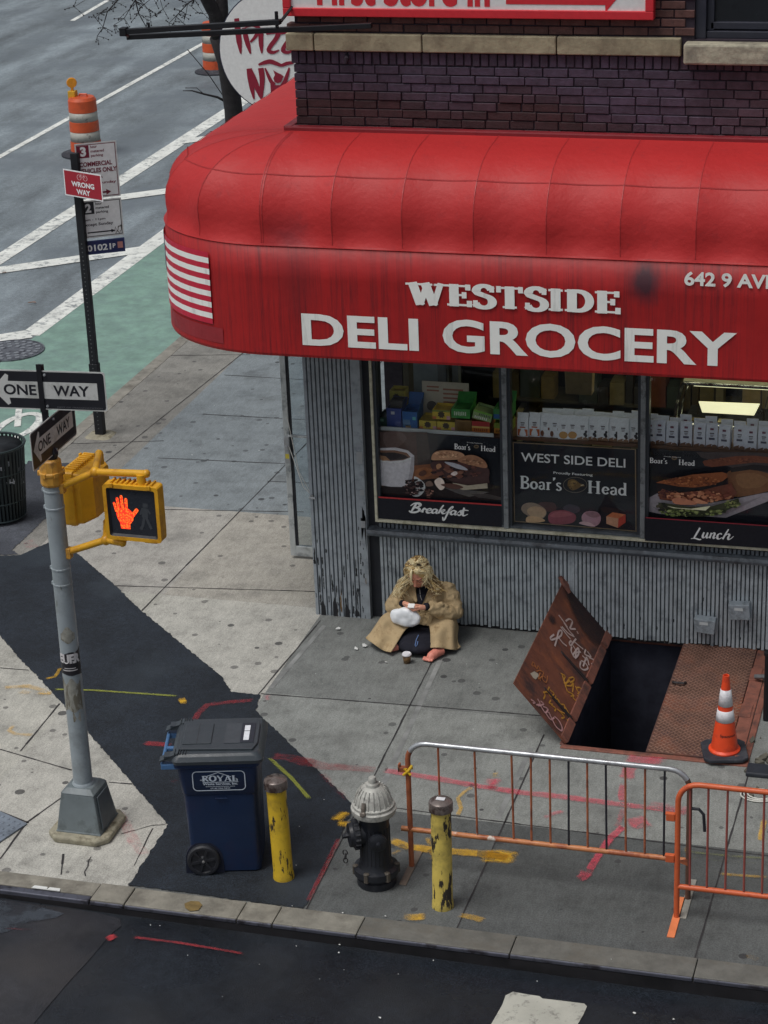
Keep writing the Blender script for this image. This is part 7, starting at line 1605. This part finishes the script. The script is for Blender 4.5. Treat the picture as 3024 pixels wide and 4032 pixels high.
# ================================================================ SEATED PERSON
SKIN = mat('skin', S(226, 164, 138), .55, var=.14, vs=14, spec=.35); SKINP = mat('ruddy_skin', S(226, 156, 130), .55, var=.2, vs=18)
COATM = mat('tan_coat', S(184, 162, 126), .85, var=.2, vs=9, bmp=.35, bs=70, dirt=S(128, 106, 74), ds=9, dth=(.5, .72), spec=.2)
DARKC = mat('dark_cloth', S(36, 37, 46), .9, var=.25, vs=10, spec=.2)
pr = thing('person', 'person in a long tan coat, wavy blond hair, sitting cross legged against the wall', 'person', (1.17, -.35, 0))
Lp = pr.location
def skin_body(name, nodes, edges, m, parent, sub=2):
    me = bpy.data.meshes.new(name); me.from_pydata([tuple(Vector(n[0])-Lp) for n in nodes], edges, []); me.materials.append(m)
    o = bpy.data.objects.new(name, me); COL.objects.link(o); o.parent = parent
    md = o.modifiers.new('skin', 'SKIN'); md.use_smooth_shade = True
    sl = me.skin_vertices[0] if me.skin_vertices else None
    if sl is None: sl = me.attributes
    for i, n in enumerate(nodes):
        r = n[1] if isinstance(n[1], tuple) else (n[1], n[1]); me.skin_vertices[0].data[i].radius = r; me.skin_vertices[0].data[i].use_root = (i == 0)
    sb = o.modifiers.new('sub', 'SUBSURF'); sb.levels = sb.render_levels = sub
    return o
def cloth(name, build, m, parent, vox=.011, smooth=5, wr=.014, wsc=.07):
    mb = MB(Lp); build(mb); o = mb.build(name, m, parent, smooth=True)
    r = o.modifiers.new('remesh', 'REMESH'); r.mode = 'VOXEL'; r.voxel_size = vox; r.use_smooth_shade = True
    s_ = o.modifiers.new('smooth', 'SMOOTH'); s_.iterations = smooth; s_.factor = .6
    if wr:
        tx = bpy.data.textures.new(name+'_folds', 'CLOUDS'); tx.noise_scale = wsc; tx.noise_depth = 2
        d = o.modifiers.new('folds', 'DISPLACE'); d.texture = tx; d.strength = wr; d.mid_level = .5; d.texture_coords = 'LOCAL'
    return o
# joints
hipc = (1.17, -.20, .12)
n = [((1.17, -.20, .12), (.13, .11)), ((1.17, -.19, .28), (.12, .10)), ((1.175, -.22, .44), (.12, .09)), ((1.175, -.25, .53), (.06, .05)), ((1.17, -.285, .61), (.045, .045)), ((1.155, -.345, .66), (.05, .055)),
     ((1.04, -.24, .49), .045), ((.92, -.31, .33), .032), ((1.035, -.50, .43), .024), ((1.058, -.528, .437), (.040, .024)),
     ((1.31, -.24, .49), .045), ((1.43, -.33, .31), .032), ((1.23, -.53, .42), .024), ((1.197, -.553, .427), (.040, .024)),
     ((1.06, -.28, .11), .09), ((.87, -.46, .15), .05), ((1.02, -.60, .06), .04), ((.93, -.66, .035), .035), ((.90, -.68, .03), .025),
     ((1.28, -.28, .11), .09), ((1.47, -.42, .15), .05), ((1.40, -.64, .06), .04), ((1.355, -.74, .045), .038), ((1.33, -.80, .028), .026)]
e = [(0, 1), (1, 2), (2, 3), (3, 4), (4, 5), (3, 6), (6, 7), (7, 8), (8, 9), (3, 10), (10, 11), (11, 12), (12, 13), (0, 14), (14, 15), (15, 16), (16, 17), (17, 18), (0, 19), (19, 20), (20, 21), (21, 22), (22, 23)]
# fingers, each its own chain rooted in the palm
def finger(root, pts, r):
    i = len(n); 
    for k, p in enumerate(pts): n.append((p, r*(1-.12*k)))
    e.append((root, i)); 
    for k in range(len(pts)-1): e.append((i+k, i+k+1))
for j, (dx, dz, ln) in enumerate(((.000, .012, 1.0), (.008, .004, 1.1), (.012, -.006, 1.0), (.012, -.016, .8))):
    b_ = Vector((1.055+dx, -.54, .437+dz)); finger(9, [b_, b_+Vector((.034*ln, -.020, -.004)), b_+Vector((.060*ln, -.016, -.016)), b_+Vector((.072*ln, -.006, -.028))], .0118)
finger(9, [(1.060, -.525, .453), (1.085, -.545, .457), (1.108, -.55, .449)], .0115)
for j, (dx, dz, ln) in enumerate(((.0, .012, 1.0), (-.008, .004, 1.08), (-.012, -.006, 1.0), (-.012, -.016, .82))):
    b_ = Vector((1.195+dx, -.565, .427+dz)); finger(13, [b_, b_+Vector((-.030*ln, -.014, -.002)), b_+Vector((-.054*ln, -.010, -.012)), b_+Vector((-.064*ln, .002, -.022))], .0118)
finger(13, [(1.192, -.55, .447), (1.168, -.565, .455), (1.146, -.568, .449)], .0115)
body = skin_body('body', n, e, SKIN, pr)
# head as a shaped surface (joined voxel form), bowed towards the hands
F = Vector((-.10, -.80, -.58)).normalized(); UPH = (Vector((0.02, -.45, .88))-F*Vector((0.02, -.45, .88)).dot(F)).normalized(); RX = F.cross(UPH).normalized(); HS = 1.2
HC = Vector((1.150, -.372, .702))
def hp(r, f, u): return HC+(RX*r+F*f+UPH*u)*HS
def headb(mb):
    ax = (RX*HS, F*HS, UPH*HS)
    mb.ball(hp(0, -.005, .03), (.074, .095, .088), 20, 14, ax=ax); mb.ball(hp(0, .035, -.035), (.058, .058, .072), 18, 12, ax=ax); mb.ball(hp(0, .062, -.088), (.030, .026, .024), 12, 8, ax=ax)
    mb.tube([hp(0, .082, .022), hp(0, .100, -.012), hp(0, .112, -.034)], [.011, .013, .017], 10); 
    for s in (-1, 1): mb.ball(hp(s*.014, .100, -.036), .010, 8, 6); mb.ball(hp(s*.036, .064, -.030), (.026, .024, .026), 10, 8, ax=ax); mb.tube([hp(s*.050, .072, .030), hp(s*.028, .087, .036), hp(s*.010, .086, .030)], .009, 8); mb.ball(hp(s*.032, .077, .010), (.015, .011, .010), 10, 8, ax=ax); mb.ball(hp(s*.076, -.005, .0), (.010, .020, .030), 10, 8, ax=ax)
    mb.tube([hp(-.022, .084, -.062), hp(0, .094, -.060), hp(.022, .084, -.062)], .0085, 8); mb.tube([hp(-.020, .082, -.073), hp(0, .091, -.074), hp(.020, .082, -.073)], .0085, 8)
    mb.tube([hp(0, -.02, -.05), hp(0, -.05, -.13)], [.05, .055], 12)
hd = cloth('head', headb, SKINP, body, vox=.0055, smooth=2, wr=0)
mb = MB(Lp)
for s in (-1, 1): mb.tube([hp(s*.046, .080, .004), hp(s*.032, .0885, .001), hp(s*.018, .084, .005)], .0028, 6); mb.tube([hp(s*.052, .079, .036), hp(s*.032, .0955, .046), hp(s*.014, .095, .040)], .0036, 6)
mb.build('brows_and_lashes', mat('brow_brown', S(96, 66, 50), .8), hd)
mb = MB(Lp); mb.tube([hp(-.020, .090, -.0675), hp(0, .0995, -.067), hp(.020, .090, -.0675)], .003, 6); mb.build('mouth', mat('lip_red', S(140, 62, 58), .5), hd)
# hair: wavy locks falling from the crown over both shoulders, a clipped top
HAIR = mat('blond_hair', S(208, 178, 120), .5, var=.35, vs=40, spec=.4); HAIRL = mat('light_blond_hair', S(244, 228, 184), .45, var=.25, vs=40, spec=.45); HAIRD = mat('shadow_blond_hair', S(128, 100, 66), .55, var=.3, vs=40)
hr = random.Random(11); mbs = [MB(Lp), MB(Lp), MB(Lp)]
def lock(p0, pts, r0, which, wav=.024, n=21):
    P = [Vector(p0)]+[Vector(p) for p in pts]; out = []; ph = hr.uniform(0, 6)
    for k in range(len(P)-1):
        q0, q1, q2, q3 = P[max(k-1, 0)], P[k], P[k+1], P[min(k+2, len(P)-1)]
        for j in range(n//3):
            u = j/(n//3); v = .5*((2*q1)+(-q0+q2)*u+(2*q0-5*q1+4*q2-q3)*u*u+(-q0+3*q1-3*q2+q3)*u**3); t_ = (k+u)/(len(P)-1)
            out.append(v+Vector((math.sin(ph+t_*14), math.cos(ph+t_*12)*.6, .3*math.sin(ph*2+t_*15)))*wav*(t_ if t_ < .7 else .7+(t_-.7)*2.2))
    mbs[which].tube(out, [r0*(1-.55*i/(len(out)-1)) for i in range(len(out))], 6)
def cap_pt(th, el, k=1.0): # point on the skull: th around from face, el up
    a, b_ = R_(th), R_(el); return hp(.080*k*math.sin(a)*math.cos(b_), -.005+.100*k*math.cos(a)*math.cos(b_), .03+.092*k*math.sin(b_))
for i in range(620):
    th = hr.uniform(66, 294); th = th-360 if th > 180 else th; el = hr.uniform(5, 88); p0 = cap_pt(th*hr.uniform(.1, .5), hr.uniform(62, 90)); p1 = cap_pt(th, el, 1.07); s = 1 if th > 0 else -1
    if abs(th) < 110:                         # falls forward over the shoulder
        sh_ = HC+Vector((s*hr.uniform(.10, .19), hr.uniform(-.07, .07), -.09-hr.random()*.07)); en = sh_+Vector((s*hr.uniform(-.01, .06), -hr.uniform(.0, .06), -hr.uniform(.04, .16) if s < 0 else -hr.uniform(.01, .08)))
    else: sh_ = HC+Vector((s*hr.uniform(.02, .14), .07+hr.random()*.04, -.10)); en = sh_+Vector((s*hr.uniform(0, .07), .01, -hr.uniform(.05, .14)))
    w_ = hr.random(); lock(p0, [p1, sh_, en], hr.uniform(.0022, .0048), (1 if w_ < (.62 if s < 0 else .16) else 0 if w_ < (.85 if s < 0 else .55) else 2))
for i in range(330):                            # parted crown: sweeps off the brow and down both sides of the face
    s = hr.choice((-1, -1, 1)); a_ = hr.uniform(8, 75); p0 = cap_pt(hr.uniform(-25, 25), hr.uniform(66, 90), 1.04); p1 = cap_pt(s*a_, hr.uniform(46, 70), hr.uniform(1.05, 1.13)); p2 = cap_pt(s*hr.uniform(70, 105), hr.uniform(-12, 26), hr.uniform(1.12, 1.3))
    e_ = p2+Vector((s*hr.uniform(.0, .05), hr.uniform(-.03, .03), -hr.uniform(.05, .13))); lock(p0, [p1, p2, e_], hr.uniform(.0026, .005), hr.choice((1, 1, 1, 0) if s < 0 else (1, 0, 0, 2)), .014)
for i in range(5): lock(cap_pt(20, 60, 1.08), [cap_pt(14+i*3, 40, 1.12), hp(.018+.004*i, .105, .02), hp(.012+.005*i, .112, -.01-.006*i)], .006, 1, .005)
for i in range(16): a = hr.uniform(0, 6.28); c0 = cap_pt(200*0+hr.uniform(-40, 40), 84, 1.05); lock(c0, [c0+UPH*.02+Vector((.02*math.cos(a), .02*math.sin(a), .012)), c0+Vector((.055*math.cos(a), .05*math.sin(a), .02+.03*hr.random())), c0+Vector((.03*math.cos(a+1), .03*math.sin(a+1), .004))], hr.uniform(.004, .008), 1, .010)
mbs[0].ball(hp(0, -.014, .036), (.086, .098, .094), 18, 12, ax=(RX*HS, F*HS, UPH*HS))
for q, m_ in ((0, HAIR), (1, HAIRL), (2, HAIRD)): mbs[q].build('hair', m_, pr, smooth=True)
mb = MB(Lp); c0 = cap_pt(10, 80, 1.2); mb.obox(c0+Vector((.03, 0, .0)), (RX, F, UPH), (.028, .006, .009)); mb.build('hair_clip', mat('dark_clip', S(60, 46, 36), .4), pr)
# dark top, skirt over the crossed legs
def topb(mb): mb.ball((1.175, -.255, .42), (.135, .105, .15), 18, 12); mb.ball((1.17, -.235, .53), (.085, .075, .05), 14, 8)
cloth('shirt', topb, DARKC, pr, wr=.006)
mb = MB(Lp); 
def skirtb(mb):
    mb.tube([(1.08, -.26, .12), (.90, -.46, .13), (1.00, -.60, .07), (1.14, -.68, .05)], [.11, .07, .06, .055], 14); mb.tube([(1.26, -.26, .12), (1.45, -.42, .13), (1.38, -.58, .07), (1.24, -.68, .05)], [.11, .07, .06, .055], 14)
    mb.ball((1.18, -.50, .07), (.22, .27, .085), 18, 10); mb.ball((1.17, -.2, .10), (.2, .14, .10), 16, 10); pass
cloth('skirt', skirtb, DARKC, pr, wr=.02)
# coat: body with sleeves; two skirts falling over the knees
def coatb(mb):
    # open-fronted shell: back, sides and front edges built of overlapping rounds
    mb.ball((1.175, -.185, .30), (.225, .13, .24), 22, 14); mb.ball((1.175, -.20, .46), (.205, .115, .105), 20, 10); mb.ball((1.175, -.21, .54), (.12, .085, .05), 16, 8)
    mb.ball((1.175, -.19, .14), (.26, .16, .12), 18, 10)
    for s, (sx, ex, wx) in ((-1, (.985, .885, 1.008)), (1, (1.375, 1.475, 1.275))):
        sy = -.22
        mb.tube([(sx+.05*-s, sy, .51), (sx, sy-.01, .475), (lerp(sx, ex, .6), -.28, .385), (ex, -.335, .30), (lerp(ex, wx, .25), -.40, .315), (lerp(ex, wx, .65), -.455, .375), (wx, -.495, .423)], [.070, .088, .086, .088, .080, .066, .056], 16)
        for k in range(4): mb.ball((lerp(ex, wx, .05+.16*k), -.36-.035*k, .30+.026*k+.055), (.045, .03, .022), 10, 6); mb.ball((lerp(sx, ex, .3+.2*k)+s*.05, -.31, .45-.045*k), (.03, .03, .02), 10, 6)
    # front panels meeting below the neck
    mb.tube([(1.06, -.30, .52), (1.045, -.33, .42), (1.06, -.34, .30), (1.05, -.34, .2)], [.05, .065, .075, .08], 12); mb.tube([(1.29, -.30, .52), (1.29, -.335, .42), (1.27, -.345, .30), (1.27, -.34, .2)], [.055, .075, .085, .09], 12); mb.tube([(1.17, -.34, .28), (1.17, -.34, .18)], [.08, .09], 12)
cloth('coat', coatb, COATM, pr, vox=.008, smooth=2, wr=.045, wsc=.085)
def coat_skirt(rows_, name):
    """draped sheet: rows of points from waist to hem"""
    mb = MB(Lp); R_n = len(rows_); C_n = 18; vs = []
    def cr(P, t_):
        k = min(int(t_*(len(P)-1)), len(P)-2); u = t_*(len(P)-1)-k; q0, q1, q2, q3 = [Vector(P[min(max(k+d, 0), len(P)-1)]) for d in (-1, 0, 1, 2)]
        return .5*((2*q1)+(-q0+q2)*u+(2*q0-5*q1+4*q2-q3)*u*u+(-q0+3*q1-3*q2+q3)*u**3)
    NR = 22
    colsP = [[cr(row, c/(C_n-1)) for row in rows_] for c in range(C_n)]
    for i in range(NR):
        for c in range(C_n):
            p = cr(colsP[c], i/(NR-1)); t_ = i/(NR-1)
            f = math.sin(c*.85+name_seed[name])*.020*t_**1.3+noise.noise(p*9)*.030; vs.append(p+Vector((f*.3, -f, f*.7)))
    fs = [(i*C_n+c, i*C_n+c+1, (i+1)*C_n+c+1, (i+1)*C_n+c) for i in range(NR-1) for c in range(C_n-1)]
    mb.add(vs, [f[::-1] for f in fs] if name == 'a' else fs); o = mb.build('coat_skirt', [COATM, DARKC], pr, smooth=True); s_ = o.modifiers.new('solid', 'SOLIDIFY'); s_.thickness = .010; s_.offset = -1; s_.material_offset = 1; b_ = o.modifiers.new('sub', 'SUBSURF'); b_.levels = b_.render_levels = 1
    return o
name_seed = {'a': .4, 'b': 2.1}
coat_skirt([[(.95, -.14, .13), (.95, -.22, .25), (1.04, -.32, .27), (1.16, -.38, .245)], [(.85, -.28, .12), (.86, -.36, .265), (.95, -.43, .285), (1.12, -.48, .22)], [(.79, -.40, .11), (.80, -.47, .265), (.92, -.53, .265), (1.06, -.56, .19)], [(.73, -.50, .07), (.74, -.565, .17), (.88, -.63, .165), (1.01, -.66, .11)], [(.68, -.56, .07), (.69, -.63, .095), (.86, -.73, .05), (.965, -.745, .03)]], 'a')
coat_skirt([[(1.42, -.12, .13), (1.40, -.22, .25), (1.32, -.32, .28), (1.21, -.38, .25)], [(1.49, -.26, .12), (1.47, -.34, .265), (1.39, -.43, .29), (1.25, -.47, .23)], [(1.515, -.40, .10), (1.50, -.45, .26), (1.42, -.52, .27), (1.285, -.55, .20)], [(1.53, -.46, .05), (1.515, -.54, .16), (1.435, -.61, .18), (1.31, -.64, .13)], [(1.56, -.50, .03), (1.54, -.60, .045), (1.455, -.69, .10), (1.325, -.70, .095)]], 'b')
# collar, lapels, cuff strap, belt end
mb = MB(Lp)
def flap(pts, d=(0, -.008, .002)): mb.prism(pts, d)
flap([(1.245, -.345, .555), (1.335, -.335, .53), (1.36, -.345, .475), (1.29, -.375, .46), (1.205, -.40, .40), (1.195, -.395, .42)]); flap([(1.10, -.345, .555), (1.02, -.33, .53), (1.0, -.345, .47), (1.06, -.37, .45), (1.12, -.40, .40), (1.135, -.395, .42)])
flap([(1.195, -.405, .42), (1.26, -.385, .44), (1.25, -.40, .35), (1.16, -.425, .31)]); mb.prism([(1.265, -.44, .315), (1.30, -.43, .32), (1.27, -.47, .21), (1.24, -.48, .215)], (0, -.01, 0)); mb.prism([(1.225, -.545, .365), (1.255, -.52, .36), (1.33, -.50, .395), (1.315, -.53, .415)], (0, -.01, .005))
mb.build('collar', COATM, pr, bevel=.004)
mb = MB(Lp); mb.poly([(1.135, -.400, .49), (1.215, -.400, .49), (1.20, -.418, .43), (1.165, -.428, .375), (1.14, -.418, .43)]); mb.build('shirt_front', DARKC, pr)
mb = MB(Lp); mb.tube([(1.265, -.50, .42), (1.238, -.522, .423)], .036, 12); mb.tube([(1.01, -.492, .422), (1.03, -.508, .428)], .034, 12); mb.build_each('cuff', DARKC, pr, smooth=True)
mb = MB(Lp); mb.tube([(1.19, -.60, .165), (1.185, -.66, .145), (1.19, -.72, .12), (1.20, -.74, .115), (1.21, -.72, .125), (1.205, -.68, .14)], .0045, 6); mb.build('drawstring', mat('blue_cord', S(96, 122, 168), .6), pr)
mb = MB(Lp); mb.tube([(1.15, -.36, .53), (1.17, -.412, .47), (1.185, -.425, .44)], .0025, 5); mb.build('necklace', mat('silver_chain', S(190, 188, 186), .3, metal=.8), pr)
mb = MB(Lp)
def footb(mb): 
    mb.tube([(1.43, -.65, .055), (1.385, -.705, .055), (1.35, -.765, .04), (1.335, -.80, .028)], [.040, .046, .044, .024], 12)
    for k in range(5): mb.tube([(1.375-.021*k, -.775-.006*(2-abs(k-1)), .034), (1.368-.021*k, -.815-.007*(2-abs(k-1)), .020)], [.0125, .0105], 8)
    mb.tube([(1.00, -.64, .05), (.945, -.675, .045), (.905, -.69, .032)], [.036, .038, .028], 12)
cloth('feet', footb, mat('pink_foot_skin', S(222, 138, 120), .55, var=.25, vs=24), pr, vox=.006, smooth=2, wr=0)
# held box, carrier bag on the lap, cup on the ground
o = MB((1.125, -.575, .437)); o.obox((1.125, -.575, .445), ((1, 0, .05), (0, .75, .6), (0, -.6, .75)), (.032, .022, .010)); o = o.build('small_box', mat('white_card', S(232, 232, 230), .5, var=.05), bevel=.002); tag(o, 'small white box held between the hands of the seated person', 'box')
pb = thing('carrier_bag', 'white plastic carrier bag bunched on the lap of the seated person', 'carrier bag', (1.06, -.53, .25)); mb = MB(pb.location)
mb.ball((1.055, -.545, .315), (.150, .055, .092), 28, 16); mb.ball((1.0, -.545, .30), (.09, .052, .075), 16, 10); mb.ball((1.12, -.55, .315), (.085, .05, .078), 16, 10); mb.ball((1.06, -.52, .26), (.12, .07, .05), 16, 10)
o = mb.build('bag', mat('white_plastic_bag', S(238, 242, 246), .35, var=.06, vs=10), pb, smooth=True)
r = o.modifiers.new('remesh', 'REMESH'); r.mode = 'VOXEL'; r.voxel_size = .008; r.use_smooth_shade = True
tx = bpy.data.textures.new('bag_folds', 'CLOUDS'); tx.noise_scale = .10; tx.noise_depth = 1; d = o.modifiers.new('folds', 'DISPLACE'); d.texture = tx; d.strength = .03; d.texture_coords = 'LOCAL'
ct = G(878, 1434); cu = thing('paper_cup', 'brown paper coffee cup with a white lid on the sidewalk before the seated person', 'cup', (ct.x, ct.y+.02, 0))
mb = MB(); mb.lathe([(.030, 0), (.040, .085)], (0, 0, 0), n=24); mb.build('cup', mat('cup_brown', S(122, 94, 58), .6, var=.3, vs=30, dirt=S(60, 46, 34), ds=30, dth=(.5, .6)), cu, smooth=True); mb = MB(); mb.lathe([(.044, .083), (.044, .093), (.040, .095), (.038, .102), (.0, .102)], (0, 0, 0), n=24); mb.build('lid', mat('lid_white', S(226, 226, 230), .4, var=.04), cu, smooth=True, auto=30)

# ================================================================ LITTER
LW = mat('litter_white', S(214, 216, 214), .6, var=.15, vs=30)
def scrap(px, py, s, label, grp='paper scraps on the ground', n_=None, colr=None):
    if 'speck' in label: s *= .42
    p = G(px, py)
    if p.y < -5.24 : p = onst(px, py, .004)
    rr = random.Random(px*7+py); k = 5; c = Vector((p.x, p.y, max(p.z, 0.012) if p.y > -5.2 else p.z+.006)); mb = MB(c)
    ring = [c+Vector((s*math.cos(6.28*i/k+rr.random())*rr.uniform(.6, 1.2), s*math.sin(6.28*i/k+rr.random()*.3)*rr.uniform(.6, 1.2), rr.uniform(0, s*.35))) for i in range(k)]
    mb.prism(ring, (0, 0, s*.18)); o = mb.build('litter_scrap', colr or LW); tag(o, label, 'litter', grp); return o
scrap(789, 1398, .030, 'white paper scrap on the sidewalk beside the hem of the tan coat'); scrap(769, 1404, .026, 'crumpled white scrap between the larger scrap and the corner column'); scrap(834, 1433, .016, 'narrow white scrap upright beside the paper cup'); scrap(730, 1361, .028, 'grey white scrap beside the foot of the corner column'); scrap(886, 1418, .012, 'tiny white scrap just behind the paper cup')
for px, py, s in ((775, 1478, .010), (682, 1458, .012), (697, 1480, .008), (1035, 1480, .012), (1008, 1437, .008), (1022, 1578, .014), (1073, 1436, .012)): scrap(px, py, s, 'speck of pale litter on the concrete before the storefront', 'pale specks on the concrete')
for px, py, s in ((1203, 1628, .012), (1360, 1740, .012), (1235, 1830, .014), (968, 1850, .010), (700, 1730, .012), (647, 1788, .012), (604, 1870, .013), (640, 1872, .014), (631, 1960, .014), (313, 1785, .012), (740, 1975, .02), (833, 1982, .02)): scrap(px, py, s, 'speck of pale litter on the ground near the kerb and barricades', 'pale specks near the kerb')
for px, py, s in ((733, 2036, .022), (732, 2053, .020), (936, 2068, .016), (820, 2192, .028), (1370, 2177, .028), (1455, 2190, .02), (640, 2040, .012), (860, 2098, .012), (743, 2090, .01), (1160, 2110, .012), (690, 2110, .01), (325, 1998, .015), (345, 1999, .012), (405, 2062, .010), (560, 2080, .009), (1320, 2075, .010), (480, 2150, .009)): scrap(px, py, s, 'speck of pale litter on the dark wet street', 'pale specks on the street')
for px, py, s in ((415, 985, .02), (463, 878, .014), (486, 904, .014), (434, 970, .012), (560, 975, .02), (395, 1105, .012), (500, 1010, .01), (148, 1090, .022), (378, 1020, .012), (600, 1240, .012), (640, 1130, .01)): scrap(px, py, s, 'speck of pale litter on the avenue sidewalk', 'pale specks on the avenue sidewalk')
for x0, x1 in ((73, 107), (109, 137)):
    a, b_ = G(x0, 1915), G(x1, 1918); mb = MB(a); mb.prism([(a.x, -5.17, .009), (b_.x, -5.17, .009), (b_.x-.01, -5.135, .009), (a.x+.01, -5.135, .009)], (0, 0, .006)); o = mb.build('folded_paper', LW); tag(o, 'folded white paper lying on the kerb below the signal pole', 'litter', 'white papers on the kerb')
# leaf scraps and grit on the avenue
for px, py, s in ((70, 655, .06), (10, 590, .03)): 
    p = G(px, py, AV+.015); mb = MB(p); mb.prism([p+Vector((s*math.cos(a), s*.6*math.sin(a*1.3), .01)) for a in (0, 1.2, 2.4, 3.6, 4.9)], (0, 0, .01)); o = mb.build('dry_leaf', mat('leaf_brown', S(150, 124, 110), .8)); tag(o, 'dry brown leaf on the avenue beside the white lane line' if px == 70 else 'small dry brown leaf on the avenue near the white chevron line', 'leaf')
# ================================================================ put every Empty at the base of its thing
bpy.context.view_layer.update()
for o in list(COL.objects):
    if o.type == 'EMPTY' and o.parent is None and o.location.length < 1e-9 and o.children:
        lo = Vector((1e9,)*3); hi = -lo
        for c in o.children:
            for q in c.bound_box:
                q = c.matrix_world @ Vector(q)
                for i in range(3): lo[i] = min(lo[i], q[i]); hi[i] = max(hi[i], q[i])
        b_ = Vector(((lo.x+hi.x)/2, (lo.y+hi.y)/2, lo.z)); o.location = b_
        for c in o.children: c.location -= b_
